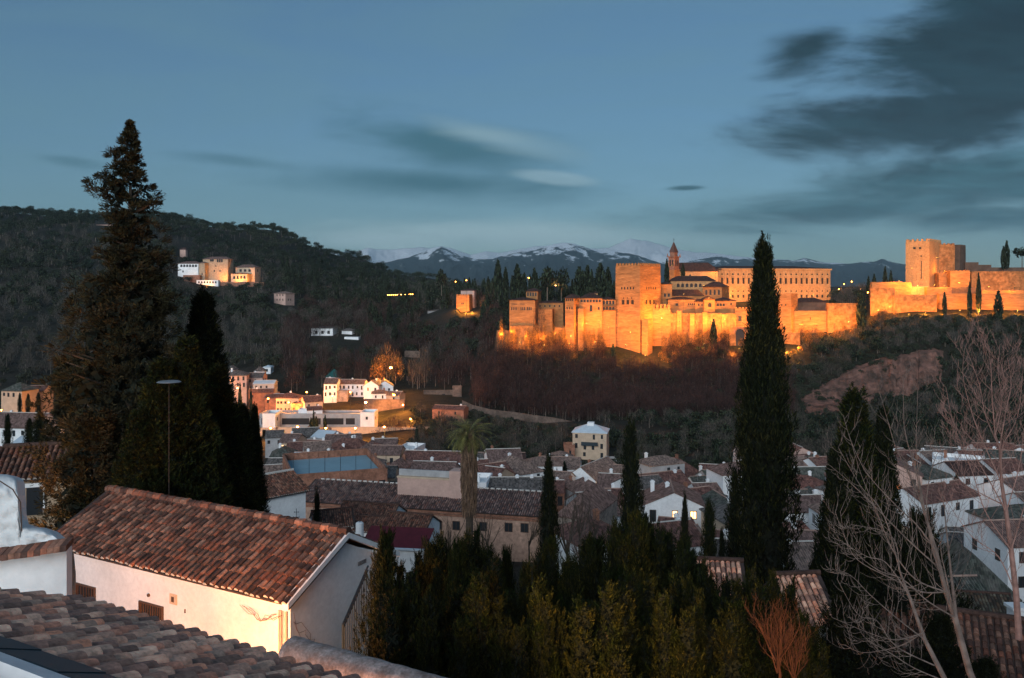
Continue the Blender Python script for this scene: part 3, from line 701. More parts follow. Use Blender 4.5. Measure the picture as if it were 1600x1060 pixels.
fort('rampart', 'plain wall block joining keep and terrace', 'wall', (1422, 1450, 1454), 413, 5, 448, 474, dep=3, m='masonry_pale', group=FG)
fort('rampart', 'low middle wall with a cut notch, in front of the bastion', 'wall', (1448, 1487, 1492), 409, 6, 449, 478, dep=3, m='masonry', group=FG)
fort('rampart', 'unlit middle wall below the bastion', 'wall', (1486, 1532, 1536), 411, 4, 449, 478, dep=3, m='masonry_unlit', group=FG)
fort('rampart', 'narrow lit middle wall along the fortress', 'wall', (1527, 1660, 1668), 409, 4, 454, 478, dep=3, m='masonry', group=FG)
fort('outer_wall', 'outermost fortress wall from the terrace to the tall dark joint', 'wall', (1396, 1464, 1470), 402, 6, 461, 500, dep=3, m='masonry_rough', group=FG)
fort('outer_wall', 'outermost fortress wall beyond the tall dark joint, cypresses along it', 'wall', (1468, 1670, 1676), 403, 3, 459, 500, dep=3, m='masonry', group=FG)
fort('slope_wall', 'rubble wall standing among bright shrubs below the terrace', 'wall', (1360, 1398, 1404), 405, 10, 450, 496, dep=3, m='masonry_rough', group=FG)
# little towers across the gully
G2 = 'outlying palace towers'
fort('gate_tower', 'small battlemented tower glowing orange between wooded hills', 'tower', (713, 733, 736), Gd(723, 489, 300), 10, 462, 492, battle='flat', cren=(.8, .8, .8), wins=[W('l', 2, 476, 473, .38, .6, .7)], group=G2)
fort('gate_tower', 'shadowy tower house with brown roof behind the small battlemented tower', 'tower', (720, 741, 746), Gd(723, 489, 300) + 14, 15, 454, 490, roof=True, rise=1.2, m='plaster_pink', wins=[W('l', 1, 470, 467, .6, .8, .8)], group=G2)
fort('shed', 'low roofed shed beside the flaring lamp', 'shed', (668, 690, 696), Gd(680, 493, 300), 12, 486, 494, m='plaster_grey', roof=True, roofm='roof_grey', rise=.9, group=G2)
# summer palace on the wooded slope
G3 = 'buildings of the summer palace'
def gen(name, label, cat, pxs, D, th, pt, pb, **k):
    D = D - 38 if 730 < D < 760 else Gd((pxs[0] + pxs[1]) / 2, pb - 1, 300)
    return fort(name, label, cat, pxs, D, th, pt, pb, group=G3, over=.9, **k)
gen('summer_palace', 'tall orange lit main block of the hillside palace with open loggias on top', 'palace block', (317, 356, 362), 745, 8, 405, 448, m='plaster_beige', wins=[W('l', 2, 409, 404.5, .28, .44, 1.8, True), W('l', 3, 410, 405, .55, .8, 1.6), W('l', 1, 417, 415, .5, .54, 1.0), W('l', 2, 425, 422, .35, .8, 1.0), W('r', 2, 410, 405, .1, .9, 1.0), W('r', 2, 420, 418, .1, .9, .8)], roof=True, rise=2.2, roofm='roof_brown')
gen('summer_palace', 'lower step of the tall orange block on the wooded slope', 'palace block', (311, 320, 323), 742, 8, 411, 446, m='plaster_beige', wins=[W('l', 1, 430, 427, .4, .7, 1.0)], roof=True, rise=1.0, roofm='roof_brown')
gen('arcade_wing', 'white wing with a row of dark arches on the wooded slope', 'palace wing', (278, 310, 313), 748, 6, 412, 440, m='plaster_white', wins=[W('l', 6, 417.5, 413.5, .1, .95, 2.0, True), W('l', 1, 426, 423, .2, .3, 1.2)], roof=True, rise=2.0, roofm='roof_brown')
gen('summer_palace', 'smaller square pavilion with hipped roof and pale corner piers on the slope', 'palace block', (368, 398, 404), 752, 12, 418, 448, m='plaster_cream', wins=[W('l', 3, 425, 421, .15, .85, 2.2), W('r', 1, 425, 421, .2, .8, 1.6), W('l', 2, 434, 430, .2, .9, 1.4)], roof=True, rise=2.6, roofm='roof_brown')
gen('garden_gallery', 'low connecting gallery between the two lit blocks on the slope', 'gallery', (361, 386, 390), 744, 5, 428, 446, m='plaster_cream', wins=[W('l', 4, 436, 431, .1, .95, 1.8, True)], roof=True, rise=1.0, roofm='roof_brown')
gen('terrace_arcade', 'pale garden terrace wall with a line of lit arches', 'terrace', (307, 341, 344), 735, 5, 438, 452, dep=3, m='plaster_white', wins=[W('l', 7, 443, 439.5, .05, .95, 1.4, True)])
gen('garden_wall', 'reddish garden wall under the white arcade', 'wall', (286, 312, 315), 738, 5, 430, 450, dep=3, m='brick')
gen('garden_wall', 'reddish terrace wall under the small pavilion', 'wall', (342, 412, 416), 736, 4, 441, 455, dep=3, m='brick')
gen('hillside_house', 'tiny pale house alone high among the trees', 'house', (281, 290, 293), 860, 15, 390, 404, m='plaster_pink', roof=True, rise=2)
gen('hillside_house', 'pink house with stepped side below the summer palace', 'house', (428, 446, 460), 640, 30, 459, 484, m='plaster_pink', wins=[W('l', 3, 463, 460, .15, .9, .9), W('l', 3, 470, 467, .15, .9, .9), W('r', 2, 470, 467, .2, .7, .8)], roof=True, rise=1.6, roofm='roof_tan')
gen('hilltop_building', 'long pale building just showing over the ridge beside the giant conifer', 'building', (150, 176, 178), 1060, 5, 351, 362, m='plaster_pink', roof=True, rise=1)
gen('garden_wall', 'long stone terrace wall with dark arches on the far slope', 'wall', (464, 500, 503), 650, 4, 444, 456, dep=3, m='old_stone')
gen('viaduct', 'low pale wall on many piers across the far slope', 'viaduct', (500, 545, 548), 640, 4, 447, 456, dep=3, m='old_stone', wins=[W('l', 9, 452, 449, .05, .97, 1.4)])
gen('terrace_wall', 'faint pink wall among gardens east of the viaduct', 'wall', (566, 596, 599), 600, 4, 462, 470, dep=3, m='old_stone')
gen('terrace_wall', 'long dull red garden wall below the row of cypresses', 'wall', (618, 690, 694), 560, 4, 476, 484, dep=3, m='old_stone')
gen('hillside_house', 'white flat house with two dark bays in the woods', 'house', (486, 520, 524), 500, 8, 513, 530, m='plaster_white', wins=[W('l', 3, 522, 517, .1, .95, 1.6)], roof=True, rise=.8, roofm='roof_grey')
gen('hillside_house', 'small white gabled house beside a pale retaining wall in the woods', 'house', (534, 550, 556), 490, 20, 517, 530, m='plaster_white', roof=True, rise=1.2, roofm='roof_grey')
gen('terrace_wall', 'white curved retaining wall among dark trees', 'wall', (538, 560, 563), 480, 12, 527, 536, dep=3, m='plaster_white')
gen('terrace_wall', 'greyish stone terrace beside the bare poplars', 'wall', (632, 656, 660), 440, 12, 549, 560, dep=3, m='old_stone')

# lamps under the walls: (column, row, distance, watts)
fl = [(800,520,390,5500),(822,528,388,5200),(845,530,389,4000),(868,522,392,3000),(892,526,387,6500),(916,506,391,6000),(936,502,391,6500),(952,512,390,3500),
      (978,540,380,9500),(1012,540,382,9000),(985,520,383,6000),(1034,498,394,16000),(1062,502,392,9000),(1088,504,392,7500),(1110,502,393,5500),(1132,500,393,14000),(1160,504,394,6500),
      (1226,508,390,8000),(1250,508,392,6500),(1276,508,392,7500),(1304,506,390,5500),(1326,504,390,9000),(1230,556,382,6500),(1246,545,383,4500),(1155,545,384,3600),
      (1372,486,398,10000),(1390,480,397,7500),(1420,492,393,7500),(1446,490,394,6500),(1476,490,394,4500),(1500,486,394,6500),(1530,488,394,7500),(1560,486,394,7000),(1590,486,394,7500),
      (1500,443,406,6500),(1476,447,404,3500),(1545,449,404,6500),(1585,449,404,7000),(1400,456,404,4500),(1436,460,402,5200),
      (1434,447,408,9500),(1460,446,408,7000),(1405,440,406,4200),(1476,424,424,4500),
      (1108,466,398,3800),(1068,460,400,3000),(1100,447,416,3500)]
lab = ['among shrubs', 'against the masonry', 'at the wall foot', 'beside a bush', 'on a grassy ledge']
for i, (px, py, D, w) in enumerate(fl):
    k = 1.45 if w > 8800 else 1.0
    floodlight(px, py, D + (0 if w > 8800 else 3), w * k, 'small sodium floodlight at the foot of the palace walls')
DT = Gd(723, 489, 300)
for q in (716, 728, 738): floodlight(q, 491, DT - 9, 9000, 'sodium floodlight under the outlying towers', group='floodlights of the outlying towers')
for (px, py, D, w) in ((1008,556,374,9000),(1062,540,380,6500),(1100,538,380,6000),(1145,556,376,6000),(1232,572,372,7000),(930,535,384,6500),(890,538,384,6500),(850,540,384,6500),(812,536,386,7000),(783,524,390,5500),(1300,520,384,5000)): floodlight(px, py, D, w, 'sodium floodlight among trees on the bank below the palace walls', group='floodlights of the palace bank')
# palace forecourt and church lights
for (px, py, D, w) in ((1140,462,494,9000),(1170,460,492,9000),(1205,461,490,9000),(1240,461,492,9000),(1270,461,494,9000),(1292,462,498,5000),(1118,427,484,2600),(1075,436,474,4500),(1050,440,472,3000),(1110,440,480,4000),(1465,403,410,4200),(1425,420,404,4200),(1050,415,470,1500)):
    floodlight(px, py, D, w, 'sodium floodlight standing in the inner palace grounds', group='floodlights of the inner grounds')
for (px, py, D, w, tx, ty) in ((318,440,700,12000,316,425),(332,440,700,19000,330,420),(348,440,700,19000,348,420),(390,441,701,15000,388,426),(372,441,701,12000,374,430),(300,436,704,900,296,420),(322,452,690,12000,325,444)):
    floodlight(px, py, D, w, 'sodium floodlight below the hillside summer palace', aim=P(tx, ty, 712), spot=120, group='floodlights of the summer palace')
# ------------------------------------------------------------------ vegetation
def rot_rand(n, rg): 
    a = rg.normal(size=(n, 3)); return a / np.linalg.norm(a, axis=1, keepdims=True)
def leaf_quads(C, dirs, length, width, rg, twist=None):
    """quads centred at C pointing along dirs"""
    n = len(C); r = rot_rand(n, rg); s = np.cross(dirs, r); s /= np.linalg.norm(s, axis=1, keepdims=True) + 1e-9
    L = (np.asarray(length) * np.ones(n))[:, None] * dirs / 2; Wd = (np.asarray(width) * np.ones(n))[:, None] * s / 2
    V = np.stack([C - L - Wd * .6, C - L + Wd * .6, C + L + Wd * .5, C + L - Wd * .5], axis=1)
    return V
def blob_crown(rg, rx, rz, z0, nclump, nleaf, size):
    """round crown of leaf clumps"""
    out = []
    for k in range(nclump):
        d = rot_rand(1, rg)[0]; d[2] = abs(d[2]) * 1.1 - .25
        c = np.array([d[0] * rx * .62, d[1] * rx * .62, z0 + rz + d[2] * rz * .72]); r = rx * rg.uniform(.32, .55)
        n = nleaf // nclump; p = rot_rand(n, rg); q = c + p * r * rg.uniform(.7, 1.05, (n, 1)) * [1, 1, .8]
        dd = p + rot_rand(n, rg) * .8; dd /= np.linalg.norm(dd, axis=1, keepdims=True)
        out.append(leaf_quads(q, dd, size * rg.uniform(.6, 1.3, n), size * rg.uniform(.5, 1., n), rg))
    return np.concatenate(out)
def twig_crown(rg, rx, rz, z0, n, w):
    """leafless crown: many thin upright shoots"""
    a = rg.uniform(0, 2*np.pi, n); rr = rx * np.sqrt(rg.uniform(0, 1, n)) * .95; t = rg.uniform(0, 1, n)
    C = np.stack([rr * np.cos(a), rr * np.sin(a), z0 + rz * 2 * (t ** .8) * (1 - .45 * (rr / rx) ** 2)], 1)
    d = np.stack([np.cos(a) * .55 * rr / rx, np.sin(a) * .55 * rr / rx, np.ones(n)], 1) + rot_rand(n, rg) * .45; d /= np.linalg.norm(d, axis=1, keepdims=True)
    return leaf_quads(C, d, rg.uniform(.16, .4, n) * rz, w * rg.uniform(.6, 1.4, n), rg)
def spindle(rg, h, r, n, lw, ll, sharp=1.4):
    """columnar cypress crown seen from far"""
    t = rg.uniform(0, 1, n) ** .85; rad = r * np.sin(np.pi * np.clip(t * .86 + .14, 0, 1)) ** .75 * (1 - t ** 3 * .3) * rg.uniform(.75, 1.06, n)
    a = rg.uniform(0, 2*np.pi, n); C = np.stack([rad * np.cos(a), rad * np.sin(a), h * (.02 + .98 * t)], 1)
    d = np.stack([np.cos(a) * .25, np.sin(a) * .25, np.ones(n)], 1) + rot_rand(n, rg) * .25; d /= np.linalg.norm(d, axis=1, keepdims=True)
    return leaf_quads(C, d, ll * rg.uniform(.6, 1.4, n), lw * rg.uniform(.6, 1.3, n), rg)
def trunk_quads(h, r, rg, n=3):
    return np.array([[[-r, 0, 0], [r, 0, 0], [r*.6, 0, h], [-r*.6, 0, h]], [[0, -r, 0], [0, r, 0], [0, r*.6, h], [0, -r*.6, h]]])
def tmpl(name, V, m, tv=None, tm=None):
    if tv is not None:
        A = np.concatenate([V, tv]); mi = np.r_[np.zeros(len(V)), np.ones(len(tv))].astype(np.int32); return quads(name, A, [m, tm], mi), A, mi
    return quads(name, V, [m]), V, np.zeros(len(V), np.int32)
KEEP = []     # (px0, px1, row top, row base, distance): what no scattered tree may hide or stand in
def keep(*a): KEEP.append(a)
def hits(px, D, z, h, w=4):
    top, bot = HY - (z + h - CZ) * F / D, HY - (z - CZ) * F / D; hw = w / 2 * F / D
    for (a, b, t, q, Dk) in KEEP:
        if px + hw > a and px - hw < b:
            if D < Dk and top < q and bot > t: return True
            if Dk - 6 <= D <= Dk + 18: return True
    return False
class Kind:
    def __init__(s, name, cat, meshes, h, w): s.name, s.cat, s.meshes, s.h, s.w = name, cat, meshes, h, w; s.n = 0
def put(k, x, y, z, sc, label, group, var=None):
    me, V, mi = k.meshes[var if var is not None else rng.integers(len(k.meshes))]
    o = bpy.data.objects.new(k.name, me); COL.objects.link(o); o.location = (x, y, z); o.rotation_euler = (0, 0, rng.uniform(0, 6.28)); o.scale = (sc, sc, sc * rng.uniform(.85, 1.2))
    k.n += 1
    return tag(o, label, k.cat, group)
rg0 = np.random.default_rng(11)
def mkset(fn, n=4): return [fn(np.random.default_rng(100 + i)) for i in range(n)]
oaks = Kind('round_tree', 'tree', mkset(lambda g_: tmpl('crown', blob_crown(g_, 4.2, 3.0, 1.2, 9, 300, .95), M['leaf_far'], trunk_quads(3, .25, g_), M['bark_far'])), 7.5, 8.4)
olives = Kind('olive_tree', 'tree', mkset(lambda g_: tmpl('crown', blob_crown(g_, 3.2, 2.2, .8, 8, 260, .7), M['leaf_olive'], trunk_quads(2, .2, g_), M['bark_far'])), 5.4, 6.4)
bares = Kind('leafless_tree', 'leafless tree', mkset(lambda g_: tmpl('crown', twig_crown(g_, 3.4, 4.2, 1.5, 330, .13), M['twig_brown'], trunk_quads(5, .16, g_), M['bark_far']), 5), 9.5, 7)
greys = Kind('poplar_tree', 'poplar', mkset(lambda g_: tmpl('crown', twig_crown(g_, 3.2, 4.0, 1.2, 330, .13), M['twig_grey'], trunk_quads(5, .16, g_), M['bark_far'])), 9, 6.6)
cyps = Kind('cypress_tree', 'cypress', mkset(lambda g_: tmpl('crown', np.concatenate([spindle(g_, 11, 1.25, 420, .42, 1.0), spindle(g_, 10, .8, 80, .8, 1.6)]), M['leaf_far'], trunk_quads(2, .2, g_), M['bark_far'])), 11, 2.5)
pines = Kind('pine_tree', 'pine', mkset(lambda g_: tmpl('crown', blob_crown(g_, 3.8, 2.0, 5.2, 10, 340, .8), M['leaf_far'], trunk_quads(7, .22, g_), M['bark_far'])), 9.2, 7.6)
lit_trees = Kind('glowing_tree', 'tree', mkset(lambda g_: tmpl('crown', np.concatenate([blob_crown(g_, 3.4, 3.6, 1.0, 14, 320, .45), twig_crown(g_, 3.4, 4.4, 1.0, 240, .12)]), M['leaf_lamplit'], trunk_quads(3, .2, g_), M['bark_far'])), 8.5, 7)
bushes = Kind('bush', 'bush', mkset(lambda g_: tmpl('crown', blob_crown(g_, 1.6, 1.0, 0, 6, 200, .4), M['leaf_olive'])), 2, 3.2)

# what must stay in view
for t in ((276,312,410,430,745),(310,362,400,441,742),(362,404,414,441,744),(305,342,436,445,735),(427,461,453,474,640),(485,556,508,528,480),(150,177,349,356,1060),(279,292,388,400,860),
          (500,546,444,452,640),(464,504,441,449,650),(604,648,455,462,560),(618,694,474,482,560),(566,598,461,470,600),(705,748,450,492,566),(664,702,484,496,612),(538,562,525,536,480),(630,656,546,556,440)): keep(*t)
for t in ((795,1000,460,512,400),(955,1035,410,543,385),(1000,1215,470,510,400),(1211,1345,460,508,396),(1216,1262,512,556,380),(1142,1172,512,540,392),(1360,1640,440,488,398)): keep(*t)
for t in ((345,425,570,612,330),(400,640,585,672,300),(650,730,600,622,335),(886,956,660,718,252)): keep(*t)
CLIFF = [(1246,628),(1262,612),(1300,590),(1340,568),(1380,556),(1420,548),(1462,540),(1476,548),(1474,600),(1462,600),(1420,618),(1380,622),(1340,640),(1300,648),(1262,650)]
def in_poly(x, y, P_):
    c = False
    for i in range(len(P_)):
        (x0, y0), (x1, y1) = P_[i], P_[i-1]
        if (y0 > y) != (y1 > y) and x < (x1 - x0) * (y - y0) / (y1 - y0) + x0: c = not c
    return c
ROADB = [(650,616),(720,622),(760,640),(850,655),(930,662),(1000,668),(1060,680)]
stuffV = {}
def scatter(k, n, pxr, Dr, label, group, dens=None, lim=300, sc=(.7, 1.25), stuff=None, seed=1, pw=1.0, ok=None):
    """n trees over a wedge of land; the nearest lim become objects of their own, the others one wood"""
    rg = np.random.default_rng(seed); pts = []
    tries = 0
    while len(pts) < n and tries < n * 6:
        tries += 1
        px = rg.uniform(*pxr); D = Dr[0] + (Dr[1] - Dr[0]) * rg.uniform() ** pw
        x = xat(px, D)
        if ok and not ok(px, D): continue
        if dens and fbm(x + seed * 37, D, .012, 3) < dens: continue
        z = H(x, D); s = rg.uniform(*sc); py = HY - (z) * F / D
        if hits(px, D, z, k.h * s, k.w * s): continue
        if 1240 < px < 1480 and D < 400 and (rg.random() > .06) and (in_poly(px, py, CLIFF) or in_poly(px, py - k.h * s * F / D * .7, CLIFF) or in_poly(px, py - k.h * s * F / D * .3, CLIFF)): continue
        if D < 345 and 650 < px < 1060 and abs(py - k.h * s * F / D * .4 - np.interp(px, [p[0] for p in ROADB], [p[1] for p in ROADB])) < 11: continue
        pts.append((D / s, x, D, z - .3, s))
    pts.sort(); lim = max(0, min(lim, 300 - k.n))
    for (_, x, D, z, s) in pts[:lim]: put(k, x, D, z, s, label, group)
    for (_, x, D, z, s) in pts[lim:]:
        me, V, mi = k.meshes[rg.integers(len(k.meshes))]
        a = rg.uniform(0, 6.28); c, sn = math.cos(a), math.sin(a); Rm = np.array([[c, -sn, 0], [sn, c, 0], [0, 0, 1]])
        stuffV.setdefault(stuff or 'woodland', []).append(((V[:: (2 if D > 650 else 1)] @ Rm.T) * s * (1.12 if D > 650 else 1) + [x, D, z], mi[:: (2 if D > 650 else 1)], k.meshes[0][0].materials[:]))
def flush_stuff():
    for name, L in stuffV.items():
        mats, V, I = [], [], []
        for v, mi, ms in L:
            idx = []
            for m in ms:
                if m not in mats: mats.append(m)
                idx.append(mats.index(m))
            V.append(v); I.append(np.array(idx)[mi])
        me = quads(name, np.concatenate(V), mats, np.concatenate(I))
        o = link(name, me); tag(o, STUFFL.get(name, 'mixed wood'), None, kind='stuff')
STUFFL = {'woodland': 'dense mixed wood covering the far slopes', 'thicket': 'leafless thicket on the slope under the palace', 'undergrowth': 'low scrub covering the slopes'}
# the far wooded slopes
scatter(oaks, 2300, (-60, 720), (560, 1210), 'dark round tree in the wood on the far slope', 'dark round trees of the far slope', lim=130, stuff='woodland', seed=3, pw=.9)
scatter(pines, 420, (-40, 600), (900, 1200), 'pine standing along the wooded ridge', 'pines along the ridge', lim=120, stuff='woodland', seed=5)
scatter(greys, 900, (-60, 760), (400, 900), 'grey leafless tree on the lower far slope', 'grey leafless trees of the far slope', lim=120, stuff='woodland', seed=7)
scatter(olives, 900, (-60, 760), (380, 760), 'small grey green tree on the lower far slope', 'small olive coloured trees of the far slope', lim=150, stuff='woodland', seed=9)
scatter(bares, 350, (440, 780), (360, 640), 'brown leafless tree in the wooded gully', 'brown leafless trees of the gully', lim=60, stuff='woodland', seed=10)
# palace hill
scatter(bares, 1150, (740, 1240), (318, 398), 'reddish leafless tree on the palace hillside', 'reddish leafless trees below the palace', lim=150, stuff='thicket', seed=11, sc=(.5, .95), pw=1.1)
scatter(greys, 420, (1230, 1700), (318, 400), 'grey leafless tree on the slope below the fortress', 'grey leafless trees below the fortress', lim=70, stuff='thicket', seed=12, sc=(.4, .75))
scatter(olives, 500, (1230, 1700), (318, 400), 'small dark tree on the slope below the fortress', 'small dark trees below the fortress', lim=70, stuff='thicket', seed=13, sc=(.5, .9))
scatter(oaks, 200, (1000, 1700), (300, 392), 'dark round tree at the bottom of the palace hill', 'dark round trees of the palace hill', lim=70, stuff='thicket', seed=14, sc=(.45, .8))
scatter(bushes, 900, (740, 1640), (320, 400), 'low bush on the palace hillside', 'bushes of the palace hillside', lim=150, stuff='undergrowth', seed=15, sc=(.6, 1.3))
scatter(bushes, 350, (790, 1000), (386, 400), 'bush at the foot of the floodlit walls', 'bushes of the palace hillside', lim=60, stuff='undergrowth', seed=16, sc=(.4, .8))
scatter(bushes, 1300, (640, 1700), (236, 322), 'low bush on the river bank', 'bushes of the river bank', lim=60, stuff='undergrowth', seed=31, sc=(.6, 1.5))
scatter(oaks, 240, (900, 1700), (258, 318), 'dark round tree on the river bank', 'dark trees of the river bank', lim=20, stuff='thicket', seed=32, sc=(.4, .8))
scatter(greys, 360, (640, 1700), (246, 320), 'grey leafless tree on the river bank', 'leafless trees of the river bank', lim=40, stuff='thicket', seed=33, sc=(.4, .8))
scatter(oaks, 120, (640, 1000), (420, 560), 'tall dark tree in the palace gardens', 'dark round trees of the palace gardens', lim=80, stuff='woodland', seed=17, sc=(.8, 1.3))
scatter(cyps, 90, (560, 960), (480, 640), 'tall narrow cypress in the line beyond the gardens', 'cypresses of the palace gardens', lim=90, seed=18, sc=(.9, 1.6))
scatter(cyps, 60, (440, 640), (640, 820), 'far cypress in the row below the ridge', 'cypresses of the far slope', lim=60, seed=19, sc=(1., 1.7))
scatter(cyps, 60, (560, 770), (560, 740), 'dark cypress on the skyline beyond the gardens', 'cypresses on the skyline', lim=60, seed=41, sc=(1.0, 1.5))
scatter(greys, 60, (1298, 1400), (430, 520), 'leafless tree between palace and fortress', 'leafless trees between palace and fortress', lim=40, seed=20, sc=(.7, 1.1))
scatter(oaks, 30, (1298, 1400), (440, 520), 'dark tree between palace and fortress', 'dark trees between palace and fortress', lim=20, seed=21, sc=(.6, 1.))
flush_stuff()
def tree_at(k, px, tip, D, label, group, base=None, wid=None, var=None):
    x = xat(px, D); z = H(x, D) if base is None else zat(base, D); h = zat(tip, D) - z; o = put(k, x, D, z - .2, 1, label, group, var)
    s = h / k.h; w = (wid * D / F) / k.w if wid else s; o.scale = (w, w, s); return o
rt = random.Random(31)
for k in range(120):
    a_, b_, t0, t1 = rt.choice(((776, 884, 508, 526), (776, 884, 500, 520), (905, 957, 510, 522), (1036, 1140, 508, 522), (1036, 1140, 512, 530), (1176, 1214, 505, 525), (1250, 1340, 505, 520), (1362, 1400, 478, 494)))
    px = rt.uniform(a_, b_); D = rt.uniform(390, 398.0); kd = rt.choice((lit_trees, lit_trees, oaks if oaks.n < 290 else lit_trees, greys if greys.n < 290 else lit_trees)); z_ = H(xat(px, D), D)
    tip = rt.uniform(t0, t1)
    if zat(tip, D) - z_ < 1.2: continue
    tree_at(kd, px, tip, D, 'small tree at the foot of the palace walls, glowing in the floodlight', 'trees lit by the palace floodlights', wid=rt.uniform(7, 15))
# single trees one can pick out on the hill
for (px, tip, D, w) in ((1476,457,396,7),(1515,442,395,7),(1529,428,399,8),(1560,455,388,13)): tree_at(cyps, px, tip, D, 'narrow cypress standing before the outer fortress wall', 'cypresses before the fortress wall', wid=w)
for (px, tip, D, w, l) in ((1568,385,446,8,'shorter of two black cypresses above the dark rampart'),(1573,377,448,9,'taller of two black cypresses above the dark rampart')): tree_at(cyps, px, tip, D, l, None, base=420, wid=w)
tree_at(pines, 1597, 388, 450, 'dark umbrella pine above the dark rampart', None, base=425, wid=32)
for (px, tip, w) in ((1366,429,8),(1383,418,8),(1392,423,7),(1357,432,7)): tree_at(cyps, px, tip, 445, 'small cypress on the saddle before the mountains', 'cypresses on the saddle', wid=w)
tree_at(cyps, 1346, 455, 392, 'broad dark cypress where the stained wall ends', None, wid=15, base=520)
tree_at(cyps, 1115, 500, 388, 'lone cypress on the lit bank below the curtain wall', None, wid=11, base=548)
tree_at(cyps, 958, 538, 384, 'small cypress below the foot of the big tower', None, wid=8, base=575)
tree_at(cyps, 1067, 412, 474, 'cypress beside the church belfry', None, wid=7, base=436)
tree_at(cyps, 1042, 405, 470, 'black cypress between big tower and belfry', None, wid=8, base=450)
for (px, tip, w) in ((778,407,14),(790,418,10),(808,414,16),(835,420,12),(855,416,30),(877,414,26),(905,418,18),(918,416,16),(938,413,20),(950,418,13)):
    tree_at(cyps if w < 22 else oaks, px, tip, 470, 'dark tall tree behind the ochre palace blocks', 'tall trees behind the ochre palace blocks', base=470, wid=w)
tree_at(oaks, 690, 420, 520, 'big round dark tree on the skyline between slope and palace', None, base=462, wid=20)
tree_at(bares, 843, 470, 396, 'leafless tree silhouetted against the ochre block', None, wid=22, base=530)
for px, tip, D, w in ((604,543,362,34),(590,560,359,26),(618,552,360,28)): tree_at(lit_trees, px, tip, D, 'leafless tree lit orange by the street lamp in the gully', 'trees lit orange by a street lamp', wid=w, base=600)
for px, tip, D, w in ((655,545,345,22),(663,540,345,22),(645,552,344,18)): tree_at(greys, px, tip, D, 'pale leafless poplar beside the gully path', 'pale poplars of the gully', wid=w, base=606)
for i, (px, tip) in enumerate(((778,690),(790,694),(765,696),(812,698),(826,702),(840,700),(750,694),(740,700),(800,700),(855,704))): tree_at(bares, px, tip, 266, 'leafless riverside tree lit warmly from below', 'riverside trees lit from below', wid=34, base=722)
for i, (px, tip) in enumerate(((615,648),(628,655),(600,660),(640,662),(590,668),(650,668))): tree_at(bares, px, tip, 300, 'leafless tree at the end of the lit promenade', 'trees of the promenade', wid=30, base=690)
# leafless trees glowing before the floodlit walls
rt = random.Random(21)
for k in range(120):
    px = rt.choice((rt.uniform(774, 890), rt.uniform(774, 960), rt.uniform(1035, 1060), rt.uniform(1030, 1170), rt.uniform(1215, 1340), rt.uniform(1360, 1600))); D = rt.uniform(382, 395); kd = rt.choice((bares, lit_trees, greys, lit_trees, lit_trees))
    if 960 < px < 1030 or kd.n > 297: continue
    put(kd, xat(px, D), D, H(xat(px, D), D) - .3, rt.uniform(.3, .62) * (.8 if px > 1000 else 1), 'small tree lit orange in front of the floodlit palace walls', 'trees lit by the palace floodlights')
# the bare clay cliff
b = MB(); nx, ny = 190, 60
top = lambda px: np.interp(px, [1244,1262,1300,1340,1380,1420,1462,1480], [626,612,590,568,556,548,540,548]) + 5 * mn.noise(Vector((px * .07, 0, 9))) + 2.5 * mn.noise(Vector((px * .3, 0, 4)))
botm = lambda px: np.interp(px, [1244,1262,1300,1340,1380,1420,1462,1480], [630,652,648,640,622,626,602,570]) + 9 * mn.noise(Vector((px * .06, 0, 1))) + 4 * mn.noise(Vector((px * .25, 2, 1)))
for i in range(nx + 1):
    px = 1244 + 236 * i / nx
    for j in range(ny + 1):
        v = j / ny; py = top(px) * (1 - v) + botm(px) * v
        D = Gd(px, py, 310, 420)
        f = min(1, v * 7) * min(1, (1 - v) * 5) * min(1, i / 14) * min(1, (nx - i) / 14)
        D -= f * (2.0 + 2.4 * abs(mn.fractal(Vector((px * .075, v * .8, 7)), 1, 2, 5)) - 1.6 * mn.fractal(Vector((px * .02, py * .07, 3)), 1, 2, 4)) - (1 - f) * 1.2
        b.v.append(tuple(P(px, py, D)))
for i in range(nx):
    for j in range(ny): b.f.append((i*(ny+1)+j, i*(ny+1)+j+1, (i+1)*(ny+1)+j+1, (i+1)*(ny+1)+j)); b.m.append(0)
M['clay'] = mat('clay_cliff', (.27, .135, .10), .98, .22, col2=(.075, .048, .036), bump=1.4, bscale=.5, stretch=(1, 1, .4), fine=.6)
tag(b.build('cliff', M['clay']), 'eroded reddish clay cliff below the fortress', None, kind='structure')
rt = random.Random(22)
scrub = Kind('shrub', 'shrub', bushes.meshes + olives.meshes, 3.5, 4.5)
for k in range(190):
    i = rt.uniform(1250, 1476); py = rt.choice((top(i) + rt.uniform(-2, 5), botm(i) + rt.uniform(-6, 3), rt.uniform(top(i), botm(i)))); D = Gd(i, py, 310, 420) - 1.5
    kd = scrub
    if kd.n < 298: put(kd, xat(i, D), D, zat(py, D) - .8, rt.uniform(.25, .6), 'scrubby %s clinging to the edge of the clay cliff' % kd.cat, 'scrub along the clay cliff')

